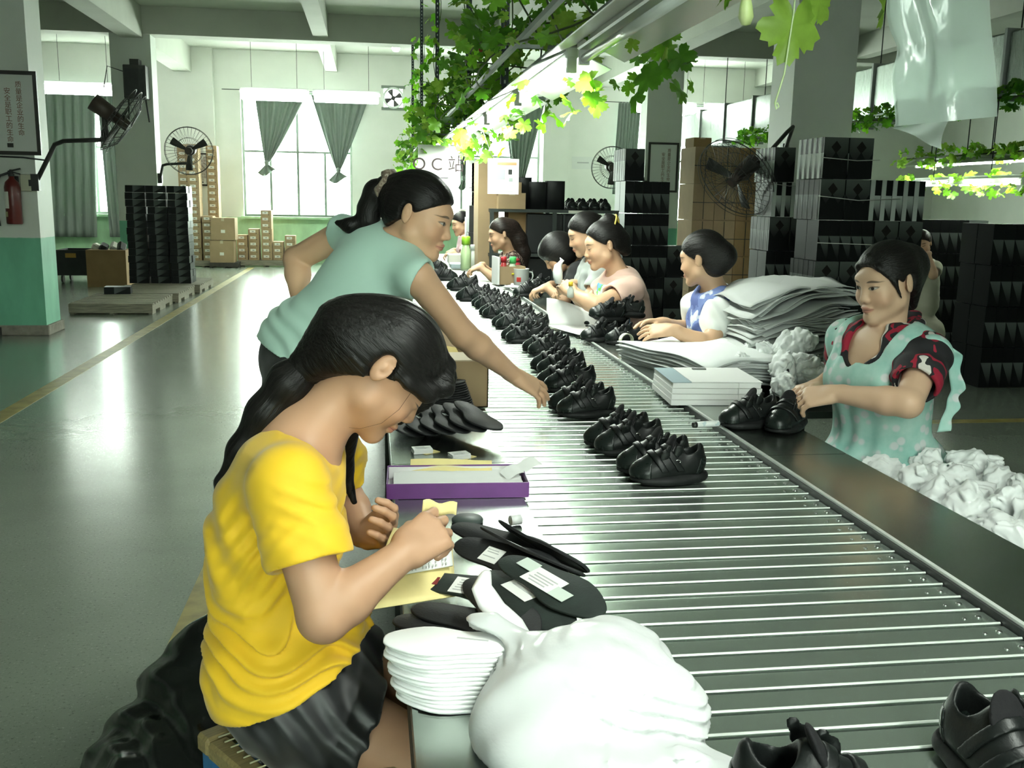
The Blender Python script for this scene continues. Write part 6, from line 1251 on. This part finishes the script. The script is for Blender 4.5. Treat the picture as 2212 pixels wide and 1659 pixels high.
def leaf_mesh(kind, m):
    if kind == 'grape': rad = lambda a: .60 + .28 * abs(math.cos(2.5 * a)) ** .8 + .06 * (1 if int(a * 40 / (2 * PI)) % 2 else -1)
    else: rad = lambda a: .45 + .5 * max(0, math.cos(a)) ** 2
    n = 40; v_ = [Vector((0, 0, 0))]
    for i in range(n): a = 2 * PI * i / n; q = rad(a) * (1 - .55 * math.exp(-((a - PI) / .28) ** 2)); x, y = q * math.cos(a), q * math.sin(a); v_.append(Vector((x * .5, y * .46, -.10 * (x * x + y * y) + .05 * math.sin(5 * a) * q)))
    return MB()._add(v_, [(0, 1 + i, 1 + (i + 1) % n) for i in range(n)], 0, True).mesh('leaf', m)
def leaf_mat(name, col, tr):
    m = bpy.data.materials.new(name); m.use_nodes = True; t = NT(m); b = t.bsdf(); out = t.n['Material Output']; n = t.noise(t.obj(), 7, 4)
    t.put(b.inputs['Base Color'], t.ramp(n, [(0.3, tuple(c * .6 for c in col)), (0.7, col)])); b.inputs['Roughness'].default_value = .45
    tl = t.add('ShaderNodeBsdfTranslucent'); tl.inputs[0].default_value = c4(tr); mx = t.add('ShaderNodeMixShader'); mx.inputs[0].default_value = .45; t.l.new(b.outputs[0], mx.inputs[1]); t.l.new(tl.outputs[0], mx.inputs[2]); t.l.new(mx.outputs[0], out.inputs[0]); return m
M_leaf = [leaf_mat('vine_leaf_dark', (.07, .19, .02), (.13, .42, .02)), leaf_mat('vine_leaf_mid', (.14, .32, .03), (.28, .70, .03)), leaf_mat('vine_leaf_lime', (.26, .42, .06), (.50, .85, .10))]
LEAF = [leaf_mesh('grape', m) for m in M_leaf]; M_stem = mat('vine_stem', (.07, .10, .03), .7)
rl = random.Random(5)
def leaf(parent, p_, size, kind=None): return inst('leaf', LEAF[rl.choice((0, 0, 1, 1, 2)) if kind is None else kind], parent, p_, (rl.uniform(-1.2, 1.2), rl.uniform(-1.2, 1.2), rl.uniform(0, 6.28)), size)
def leaf_stuff(name, parent, pts, sizes, kinds):
    V_, F_, MI = [], [], []
    for p_, s_, k_ in zip(pts, sizes, kinds):
        me = LEAF[k_]; R_ = Euler((rl.uniform(-1.2, 1.2), rl.uniform(-1.2, 1.2), rl.uniform(0, 6.28))).to_matrix(); o = len(V_); V_ += [Vector(p_) + R_ @ (v.co * s_) for v in me.vertices]; F_ += [tuple(i + o for i in f.vertices) for f in me.polygons]; MI += [k_] * len(me.polygons)
    return tag(mesh_obj(name, V_, F_, M_leaf, parent, True, MI), kind='stuff')
g = empty('vine_garland', (0, 0, 0), label='artificial grapevine garland wound along the lamp row over the conveyor', cat='garland')
pts, szs, kds = [], [], []
for i in range(270):
    u = rl.random() ** 1.5; y = 3.0 + 8.0 * u; near = 1 - u
    side = rl.random()
    if side < .42: p_ = (LX - .12 - rl.uniform(0, .26) * near ** .5, y, LZ + rl.uniform(.02, .50) * (0.6 + .4 * near))
    elif side < .80: p_ = (LX + rl.uniform(-.16, .20), y, LZ + rl.uniform(.06, .30))
    else: p_ = (LX + rl.uniform(.05, .24), y, LZ + rl.uniform(-.16, .04))
    leaf(g, p_, rl.uniform(.06, .125) * (1.0 + .45 * u))
for i in range(420):
    y = rl.uniform(4.0, 17.0); pts.append((LX + rl.uniform(-.36, .26), y, LZ + rl.uniform(-.08, .45) ** 1)); szs.append(rl.uniform(.09, .16)); kds.append(rl.choice((0, 0, 1, 1, 2)))
leaf_stuff('small_leaves', g, pts, szs, kds)
for k in range(5):
    ph = k * 1.3; MB().tube([(LX - .1 + .16 * math.sin(y * 2.1 + ph), y, LZ + .16 + .10 * math.sin(y * 1.7 + ph * 2)) for y in np.arange(2.8, 16.5, .22)], .004, 5).build('stem', M_stem, g)
for k, (y, z0, z1, n_) in enumerate(((17.0, 1.9, 3.4, 40), (14.1, 1.7, 3.6, 60), (10.85, 1.85, 3.9, 46), (7.4, 2.0, 4.1, 46), (5.4, 2.05, 4.2, 30))):
    r = empty('hanging_vine', (LX - .03, y, 2.0), label='vine twisting up the %s slotted hanger' % ['farthest', 'second farthest', 'fourth', 'third', 'second'][k], cat='vine', group='vines on the hangers')
    MB().tube([(.04 * math.sin(z * 6), .04 * math.cos(z * 6), z - 2.0) for z in np.arange(z0, z1, .08)], .004, 5).build('stem', M_stem, r)
    for i in range(n_): z = z0 + (z1 - z0) * rl.random() ** 1.4; leaf(r, (rl.uniform(-.14, .12), rl.uniform(-.1, .1), z - 2.0), rl.uniform(.10, .17))
M_goud = mat('green_gourd', (.22, .34, .05), .35, var=.3, vscale=10); M_goudp = mat('pale_gourd', (.62, .72, .34), .4, var=.15, vscale=10); M_red = mat('red_pepper', (.42, .06, .02), .3)
def gourd(p_, h, rad, m, label, leaves=2):
    r = empty('gourd', p_, rl.uniform(0, 3), label, 'gourd', rot=(.12, -.1, 0)); MB().lathe([(.001, -h), (rad * .6, -h * .97), (rad, -h * .75), (rad * .85, -h * .45), (rad * .55, -h * .15), (rad * .3, 0), (.004, .01)], n=14).build('fruit', m, r); MB().tube([(0, 0, 0), (.005, 0, .05), (0, .01, .12), (-.04, .02, .20)], .003, 5).build('stalk', M_stem, r)
    for i in range(leaves): leaf(r, (rl.uniform(-.05, .05), rl.uniform(-.03, .03), rl.uniform(.0, .06)), .11, 1)
    return r
gourd(tuple(atY(1440, 108, 3.2)), .075, .020, M_goud, 'green gourd dangling below the unlit lamp'); gourd(tuple(atY(1612, -18, 2.3)), .075, .018, M_goudp, 'pale gourd hanging at the top edge left of the big leaf', 1)
for k, (px, py, Y_) in enumerate(((1092, 68, 5.2), (1038, 102, 6.2))): gourd(tuple(atY(px, py - 8, Y_)), .05, .016, M_red, 'small red pepper ornament in the garland, %s' % ['upper right', 'lower left'][k], 0)
# the big lime leaves and tendril close to the camera at the top right
r = empty('leaf_spray', tuple(atY(1718, -30, 2.2)), label='big backlit lime leaf with a long curled tendril at the top edge', cat='leaf')
bl = leaf_mesh('grape', M_leaf[2]); o = inst('leaf', bl, r, (.0, 0, -.085), (PI / 2 + .15, PI / 2 + .1, .25), .19); o = inst('leaf', bl, r, (.075, .03, -.03), (PI / 2 - .3, PI / 2 + .5, .1), .12); o = inst('leaf', bl, r, (.22, .0, -.02), (PI / 2 - .5, PI / 2, .6), .14)
MB().tube([(0, 0, .35), (.005, 0, .1), (.0, 0, -.06), (-.012, 0, -.19), (-.030, 0, -.255), (-.026, 0, -.268), (-.020, 0, -.262), (-.024, 0, -.254), (-.030, 0, -.258)], .0022, 6).build('tendril', mat('pale_tendril', (.45, .58, .30), .5), r)
MB().tube([(-.1, .0, .28), (0, 0, .27), (.3, .02, .25)], .004, 6).build('stem', M_stem, r)
# hanging clear plastic bag
def clear_mat():
    m = bpy.data.materials.new('clear_poly_bag'); m.use_nodes = True; t = NT(m); out = t.n['Material Output']; t.n.remove(t.bsdf()); nb = t.bump(t.noise(t.mapping(t.obj(), (1, 1, .6)), 9, 4), .6, .02)
    tr = t.add('ShaderNodeBsdfTransparent'); tr.inputs[0].default_value = (.80, .88, .84, 1); df = t.add('ShaderNodeBsdfTranslucent'); df.inputs[0].default_value = (.62, .70, .66, 1); d2 = t.add('ShaderNodeBsdfDiffuse'); d2.inputs[0].default_value = (.50, .58, .54, 1); gl = t.add('ShaderNodeBsdfGlossy'); gl.inputs['Roughness'].default_value = .18; t.put(gl.inputs['Normal'], nb)
    m0 = t.add('ShaderNodeMixShader'); m0.inputs[0].default_value = .5; t.l.new(df.outputs[0], m0.inputs[1]); t.l.new(d2.outputs[0], m0.inputs[2])
    m1 = t.add('ShaderNodeMixShader'); m1.inputs[0].default_value = .52; t.l.new(tr.outputs[0], m1.inputs[1]); t.l.new(m0.outputs[0], m1.inputs[2]); m2 = t.add('ShaderNodeMixShader'); m2.inputs[0].default_value = .045; t.l.new(m1.outputs[0], m2.inputs[1]); t.l.new(gl.outputs[0], m2.inputs[2]); t.l.new(m2.outputs[0], out.inputs[0]); return m
M_clear = clear_mat(); Yb = 1.9; r = empty('poly_bag', tuple(atY(2035, -40, Yb)), label='clear plastic bag hanging down from above at the upper right', cat='bag'); o0 = atY(2035, -40, Yb)
q = [atY(1922, -40, Yb) - o0, atY(2140, -40, Yb) - o0, atY(2152, 252, Yb) - o0, atY(1938, 272, Yb) - o0]
def bagf(dy):
    def f(u, v):
        p_ = (q[0] * (1 - u) + q[1] * u) * (1 - v) + (q[3] * (1 - u) + q[2] * u) * v; c = .006 * math.sin(u * 7 + v * 5) + .016 * max(0, 1 - abs(u - .38 - .12 * v) * 7) - .012 * max(0, 1 - abs(u - .2 - .3 * v) * 6); pinch = .018 * math.exp(-((v - .45) / .12) ** 2) * max(0, 1 - u * 3); return p_ + Vector((pinch, dy + c, 0))
    return f
MB().grid(bagf(0), 30, 24).build('front_film', M_clear, r); MB().grid(bagf(.012), 30, 24).build('back_film', M_clear, r)
q2 = [q[3], q[3].lerp(q[2], .52), atY(2040, 322, Yb) - o0, atY(1938, 278, Yb) - o0]; MB().grid(lambda u, v: (q2[0] * (1 - u) + q2[1] * u) * (1 - v) + (q2[3] * (1 - u) + q2[2] * u) * v + Vector((0, .006 + .01 * math.sin(u * 6 + v * 3), 0)), 16, 8).build('folded_corner', M_clear, r)
MB().bx(-.11, .11, .004, .007, .02, .034).build('seal_strip', M_paper, r)
MB().tube([(0, .006, .03), (0, .006, .2), (.02, .006, CEIL - o0.z)], .0015, 5).build('string', M_twine, r)
# signs
def sheet_sign(name, px0, px1, py0, py1, Y_, m, label, cat):
    a, b = atY(px0, py0, Y_), atY(px1, py1, Y_); w_, h_ = b.x - a.x, a.z - b.z; r = empty(name, ((a.x + b.x) / 2, Y_, b.z), label=label, cat=cat); MB().bx(-w_ / 2, w_ / 2, 0, .003, 0, h_).build('board', m, r); return r, w_, h_
M_signw = mat('white_sign_board', (.85, .86, .84), .5); M_ink = mat('brown_red_ink', (.16, .05, .04), .7)
r, w_, h_ = sheet_sign('station_sign', 903, 990, 312, 392, 9.2, M_signw, 'white hanging sign reading QC station in Latin and Chinese letters', 'sign')
inst('lettering', text_mesh('lettering', 'Q C 站', h_ * .48, mat('dark_sign_ink', (.05, .03, .03), .6)), r, (0, -.002, h_ * .45), (PI / 2, 0, 0)); MB().bx(-w_ * .42, w_ * .25, -.003, -.001, h_ * .08, h_ * .10).build('rule', M_dark, r); [MB().tube([(s_ * w_ * .4, 0, h_), (s_ * w_ * .4, 0, LZ + .08 - r.location.z)], .002, 5).build('string', M_twine, r) for s_ in (-1, 1)]
r, w_, h_ = sheet_sign('instruction_sheet', 1054, 1120, 342, 420, 7.0, M_signw, 'laminated instruction sheet with small pictures hanging over the far table', 'notice')
for nm, a, m_ in (('heading', (-.2, .42, .82, .90), mat('orange_ink', (.55, .28, .14), .6)), ('picture', (-.22, .05, .42, .70), mat('grey_photo', (.30, .36, .34), .5)), ('picture', (.16, .28, .56, .70), M_dark), ('picture', (.18, .30, .36, .46), mat('grey_photo', (.30, .36, .34), .5))): MB().bx(a[0] * w_, a[1] * w_, -.0015, 0, a[2] * h_, a[3] * h_).build(nm, m_, r)
mb = MB()
for i in range(6): mb.bx(-.36 * w_, random.uniform(.1, .4) * w_, -.0012, 0, (.06 + .045 * i) * h_, (.075 + .045 * i) * h_)
mb.build('text_lines', M_print_ink, r); [MB().tube([(s_ * w_ * .35, 0, h_), (LX - r.location.x, 0, LZ + .08 - r.location.z)], .002, 5).build('string', M_twine, r) for s_ in (-1, 1)]
# ------------------------------------------------------------------ more lamps of the room
for k, (x0, x1, lb) in enumerate(((-5.75, -4.15, 'lit tube lamp hanging before the curtains left of the electrical box'), (-2.30, -1.08, 'left of two lit tube lamps in front of the knotted curtains'), (-1.02, .20, 'right of two lit tube lamps in front of the knotted curtains'), (5.0, 6.2, 'lit tube lamp glimpsed left of the framed-notice pillar'), (6.35, 7.1, 'lit tube lamp right of the framed-notice pillar'))):
    z_ = atY(190, 186, 18.6).z; r = tube_fixture(0, x1 - x0, 0, 0, True, lb, 'lamps before the back windows', 10, False, 'X', diffuser=True); r.location = ((x0 + x1) / 2, 18.6, z_)
    for s_ in (-.4, .4): MB().cyl((0, s_, .075), (0, s_, CEIL - z_), .004, n=5).build('wire', M_dark, r)
for k in range(4): tube_fixture(11.9 + 1.36 * k, 13.12 + 1.36 * k, LX, LZ, True, '%s of the far lamps beyond the station sign' % ['first', 'second', 'third', 'last'][k], 'lamps over the conveyor', 12)
p_ = atY(855, 105, 19.5); r = empty('globe_lamp', tuple(p_), label='small round lit ceiling lamp near the exhaust fan', cat='lamp'); MB().lathe([(.001, -.06), (.05, -.05), (.085, 0), (.06, .05), (.03, .06)], n=14).build('globe', M_tube, r); MB().cyl((0, 0, .06), (0, 0, CEIL - p_.z), .012, n=6).build('rod', M_dark, r)
# ------------------------------------------------------------------ right side: duct, garlanded lamp rows
M_duct = steel('galvanised_duct', (.50, .56, .52), .26, vary=.2)
dr = empty('air_duct', (6.55, 0, 2.8), label='long galvanised air duct with flanged joints along the right side', cat='duct')
for k in range(12):
    y0 = 4.0 + 1.3 * k; MB().bx(-.35, .35, y0 + .02, y0 + 1.28, -.30, .33, bev=.02).build('duct_section', M_duct, dr); MB().bx(-.38, .38, y0 - .02, y0 + .02, -.33, .36).build('flange', M_rail, dr)
for y in (5.0, 9.0, 13.0, 17.0): MB().cyl((-.36, y, .33), (-.36, y, CEIL - 2.801), .008, n=5).build('rod', M_dark, dr); MB().cyl((.36, y, .33), (.36, y, CEIL - 2.801), .008, n=5).build('rod', M_dark, dr)
gr = empty('vine_garland', (5.9, 0, 2.45), label='dark vine garland running under the galvanised duct', cat='garland')
pts = [(rl.uniform(-.14, .14), rl.uniform(5.5, 15.5), rl.uniform(-.10, .12)) for i in range(520)]; leaf_stuff('leaves', gr, pts, [rl.uniform(.10, .17) for i in pts], [rl.choice((0, 0, 1)) for i in pts]); MB().tube([(.04 * math.sin(y * 3), y, .03 * math.cos(y * 2)) for y in np.arange(5.4, 15.6, .3)], .012, 5).build('stem', M_stem, gr); MB().bx(-.01, .01, 5.4, 15.6, .02, .04).build('rail', M_rail, gr)
for y in (6.5, 10.0, 13.5): MB().cyl((0, y, .04), (0, y, CEIL - 2.45), .005, n=5).build('rod', M_dark, gr)
for k, (x, z, y0, y1) in enumerate(((6.0, 1.87, 8.35, 9.6), (6.0, 1.87, 9.75, 10.3), (5.9, 1.66, 8.3, 9.3), (5.9, 1.66, 9.45, 10.1))):
    r = tube_fixture(y0, y1, x, z, True, 'lit tube lamp among vines at the right edge, %s' % ['upper near', 'upper far', 'lower near', 'lower far'][k], 'lamps of the next line', 5)
    MB().cyl((0, 0, .075), (0, 0, 2.45 - z), .006, n=5).build('rod', M_dark, r)
gv = empty('vine_garland', (5.95, 9.3, 1.85), label='bright vine garland around the lamps at the right edge', cat='garland'); pts = [(rl.uniform(-.18, .15), rl.uniform(-1.1, 1.2), rl.choice((rl.uniform(.02, .2), rl.uniform(-.30, -.08)))) for i in range(170)]
for p_ in pts[:90]: leaf(gv, p_, rl.uniform(.10, .16), rl.choice((1, 2)))
leaf_stuff('small_leaves', gv, pts[90:], [.11] * 80, [rl.choice((1, 2)) for i in range(80)]); MB().cyl((0, -1.1, .10), (0, 1.2, .10), .008, n=5).build('stem', M_stem, gv); MB().cyl((0, 0, .1), (0, 0, .6), .006, n=5).build('rod', M_dark, gv)
# ================================================================== things fixed to pillars and walls
M_frame_d = mat('dark_picture_frame', (.035, .03, .028), .4); M_poster = mat('poster_paper', (.70, .72, .69), .45); M_posterink = mat('brown_poster_ink', (.20, .085, .05), .7)
def poster(x, y, z0, w_, h_, label, big=1.0):
    r = empty('framed_notice', (x, y, z0), label=label, cat='poster', group='framed notices'); t_ = .035
    MB().bx(-w_ / 2 + t_, w_ / 2 - t_, -.012, -.002, t_, h_ - t_).build('paper', M_poster, r)
    for a in ((-w_ / 2, w_ / 2, -.03, 0, 0, t_), (-w_ / 2, w_ / 2, -.03, 0, h_ - t_, h_), (-w_ / 2, -w_ / 2 + t_, -.03, 0, t_, h_ - t_), (w_ / 2 - t_, w_ / 2, -.03, 0, t_, h_ - t_)): MB().bx(*a).build('frame_rail', M_frame_d, r)
    for k, (tx, xx, zz) in enumerate((('质量是企业的生命', .19 * w_, h_ * .55), ('安全是职工的生命', .0 * w_, h_ * .47))):
        me = text_mesh('lettering', '\n'.join(tx), h_ * .078, M_posterink); inst('lettering', me, r, (xx, -.0135, zz), (PI / 2, 0, 0), (1.0, 1.05, 1))
    MB().bx(-.06 * w_, .04 * w_, -.0135, -.012, .09 * h_, .14 * h_).build('seal', M_frame_d, r); return r
a, b = atY(-55, 150, 10.29), atY(91, 336, 10.29); poster((a.x + b.x) / 2, 10.298, b.z, b.x - a.x, a.z - b.z, 'framed notice with two columns of Chinese characters on the first pillar')
a, b = atY(1402, 307, 16.98), atY(1462, 416, 16.98); poster((a.x + b.x) / 2, 16.998, b.z, b.x - a.x, a.z - b.z, 'framed Chinese notice on the far right pillar above the shoe boxes')
a, b = atY(424, 330, 21.33), atY(451, 402, 21.33); poster((a.x + b.x) / 2, 21.338, b.z, b.x - a.x, a.z - b.z, 'small framed notice on the back wall behind the round fan')
o = MB().bx(-.24, .24, -.004, 0, 0, .26).build('wall_notice', M_poster, None, (atY(1258, 358, 21.5).x, 21.498, atY(1258, 365, 21.5).z), label='pale paper notice stuck on the back wall left of the caged fan', cat='notice'); MB().bx(-.12, .14, -.006, -.004, .12, .15).build('printing', M_print_ink, o)
# extinguisher
p_ = atY(33, 484, 10.2); r = empty('fire_extinguisher', (p_.x, 10.19, p_.z), label='red fire extinguisher hanging on the first pillar', cat='extinguisher'); M_ered = mat('dark_red_enamel', (.11, .013, .010), .35)
MB().lathe([(.066, 0), (.072, .01), (.072, .35), (.060, .40), (.026, .435), (.024, .46)], n=20).build('cylinder', M_ered, r); MB().lathe([(.028, .455), (.030, .475), (.018, .49), (.014, .52)], n=10).build('valve', M_dark, r)
MB().box((.03, 0, .515), (.12, .018, .014), (0, -.25, 0)).build('handle', M_dark, r); MB().box((.035, 0, .49), (.10, .018, .012), (0, .25, 0)).build('lever', M_dark, r); MB().tube([(-.02, 0, .49), (-.10, -.01, .46), (-.15, -.01, .36), (-.155, -.01, .22), (-.15, -.01, .06)], .012, 8).build('hose', M_dark, r); MB().cyl((-.15, -.01, .08), (-.148, -.01, -.02), .016, .024, n=10).build('nozzle', M_dark, r)
mb = MB(); mb.grid(lambda u, v: Vector((-.0735 * math.cos(.25 + u * 1.1), -.0735 * math.sin(.25 + u * 1.1), .15 + .16 * v)), 8, 2); mb.build('label', M_cardlab, r); mb = MB(); mb.grid(lambda u, v: Vector((-.0735 * math.cos(.3 + u * .8), -.0735 * math.sin(.3 + u * .8), .07 + .05 * v)), 8, 2); mb.build('label', mat('yellow_small_label', (.5, .48, .25), .5), r); MB().bx(-.03, .03, .06, .11, .40, .46).build('bracket', M_dark, r)
# wall fans
M_fan = mat('dark_fan_metal', (.045, .045, .042), .45, .3); M_motor = mat('brown_motor', (.075, .055, .045), .5)
def wall_fan(c, aim, rad, mount, label, elbow):
    r = empty('wall_fan', c, label=label, cat='fan', group='wall fans'); R_ = Vector(aim).to_track_quat('Z', 'Y').to_matrix(); W = lambda x, y, z: R_ @ Vector((x, y, z))
    for q, z in ((1, 0), (.98, .05), (.98, -.05), (.55, .085), (.55, -.085)): MB().tube([W(rad * q * math.cos(a), rad * q * math.sin(a), z) for a in np.linspace(0, 2 * PI, 37)[:-1]], .0055 if q == 1 else .003, 5, closed=True).build('cage_ring', M_fan, r)
    mb = MB()
    for i in range(36):
        a = 2 * PI * i / 36
        for s_ in (1, -1): mb.tube([W(.10 * rad * math.cos(a), .10 * rad * math.sin(a), .10 * s_), W(.6 * rad * math.cos(a), .6 * rad * math.sin(a), .085 * s_), W(rad * math.cos(a), rad * math.sin(a), 0)], .0022, 4, caps=False)
    tag(mb.build('cage_wires', M_fan, r), kind='stuff')
    for i in range(3):
        a0 = 2 * PI * i / 3 + .5
        mb = MB(); mb.grid(lambda u, v: W((.06 + (rad * .82 - .06) * u) * math.cos(a0 + (v - .5) * .55 * (1 - .3 * u)), (.06 + (rad * .82 - .06) * u) * math.sin(a0 + (v - .5) * .55 * (1 - .3 * u)), .03 * (v - .5)), 8, 3); solidify(mb.build('blade', M_fan, r), .002)
    mb = MB(); mb.cyl(W(0, 0, -.08), W(0, 0, .08), .055, n=16); mb.build('hub', M_motor, r); mb = MB(); mb.cyl(W(0, 0, -.30), W(0, 0, -.08), .085, .075, n=18); mb.build('motor', M_motor, r)
    m_ = Vector(mount) - Vector(c); e_ = Vector(elbow) - Vector(c); st = W(0, 0, -.18) + Vector((0, 0, -.10)); st.z = min(st.z, e_.z + .02); mb = MB(); mb.tube([W(0, 0, -.18), st], .03, 8); mb.build('yoke', M_fan, r)
    k1 = e_ + (st - e_) * .15; mb = MB(); mb.tube([st, (st + e_) / 2 + Vector((0, 0, .0)), k1, e_ + (m_ - e_) * .08, e_ + (m_ - e_) * .3, m_], .022, 10); mb.build('arm', M_fan, r); MB().box(m_, (.07, .07, .16)).build('wall_plate', M_fan, r); return r
mt = atX(118, 395, -3.24); c = atY(262, 262, 10.1); wall_fan(tuple(c), (.80, .15, -.58), .34, (-3.22, 10.22, atY(116, 395, 10.2).z), 'tilted caged fan on a curved arm fixed to the first pillar', tuple(atY(122, 305, 10.2)))
wall_fan(tuple(atY(408, 326, 16.4)), (.05, -.99, -.1), .37, (-3.44, 17.1, atY(350, 385, 17).z), 'round caged fan facing the room beside the second pillar', tuple(atY(352, 355, 16.9)))
wall_fan(tuple(atY(1322, 362, 16.0)), (-.1, -.99, -.1), .34, (4.79, 16.98, atY(1380, 400, 17).z), 'caged fan half hidden behind the black box tower', (4.70, 16.9, atY(1375, 372, 17).z))
wall_fan(tuple(atY(1590, 385, 9.3)), (-.72, -.42, -.55), .42, (4.49, 10.4, 2.0), 'large caged fan tilted down above the brown carton tower', (4.40, 10.0, 2.25))
# electrical box on the second pillar, switch box on the first
a, b = atY(263, 138, 16.7), atY(316, 213, 16.7); w_, h_ = b.x - a.x, a.z - b.z; r = empty('electrical_box', ((a.x + b.x) / 2, 16.86, b.z), label='dark electrical box with iron legs high on the second pillar', cat='box')
MB().bx(-w_ / 2, w_ / 2, -.13, .13, 0, h_, bev=.01).build('case', M_fan, r); MB().bx(-.07, .07, -.1, .1, h_, h_ + .09).build('cable_head', M_fan, r); MB().bx(-w_ / 2 + .03, w_ / 2 - .03, -.137, -.13, .04, h_ - .06).build('door', M_dark, r)
for s_ in (-1, 1): MB().tube([(s_ * w_ * .38, 0, 0), (s_ * w_ * .46, .05, -.35)], .014, 6).build('iron_leg', M_dark, r)
MB().tube([(-w_ / 2, -.05, h_ * .8), (-w_ / 2 - .25, -.05, h_ * .95), (-w_ / 2 - .32, -.05, h_ * .3)], .008, 5).build('cable', M_dark, r)
p_ = atY(118, 385, 10.25); r = empty('switch_box', (-3.30, 10.26, p_.z - .05), label='small cream switch box at the corner of the first pillar', cat='switch'); MB().bx(-.06, .06, -.06, .04, -.08, .08, bev=.006).build('case', mat('cream_plastic', (.50, .50, .38), .5), r); MB().bx(.02, .05, -.066, -.06, -.03, .03).build('rocker', M_dark, r)
MB().tube([tuple(atY(0, 338, 10.27)), tuple(atY(50, 340, 10.27)), tuple(atY(105, 347, 10.27))], .008, 5).build('cable', M_dark, None, label='thin black cable running under the framed notice on the first pillar', cat='cable')
MB().bx(-.34, .0, -.06, 0, 0, .09).build('floor_scrap', M_dark, None, (-3.65, 10.24, 0), label='dark scrap lying at the foot of the first pillar', cat='scrap')
# exhaust fan set in the back wall
r = empty('exhaust_fan', (.50, 21.46, 3.49), label='round exhaust fan high in the back wall right of the knotted curtains', cat='fan')
MB().tube([(.20 * math.cos(a), 0, .20 * math.sin(a)) for a in np.linspace(0, 2 * PI, 29)[:-1]], .022, 8, closed=True).build('ring', M_whitepaint, r)
for i in range(4): a0 = i * PI / 2 + .4; solidify(MB().grid(lambda u, v: Vector(((.04 + .14 * u) * math.cos(a0 + (v - .5) * .7), .04 + .03 * (v - .5), (.04 + .14 * u) * math.sin(a0 + (v - .5) * .7))), 5, 3).build('blade', M_fan, r), .002)
MB().cyl((0, .0, 0), (0, .09, 0), .045, n=12).build('hub', M_fan, r); MB().bx(-.25, .25, .0, .03, .19, .25).build('frame_plate', M_frame, r); MB().bx(-.25, .25, .0, .03, -.25, -.19).build('frame_plate', M_frame, r)
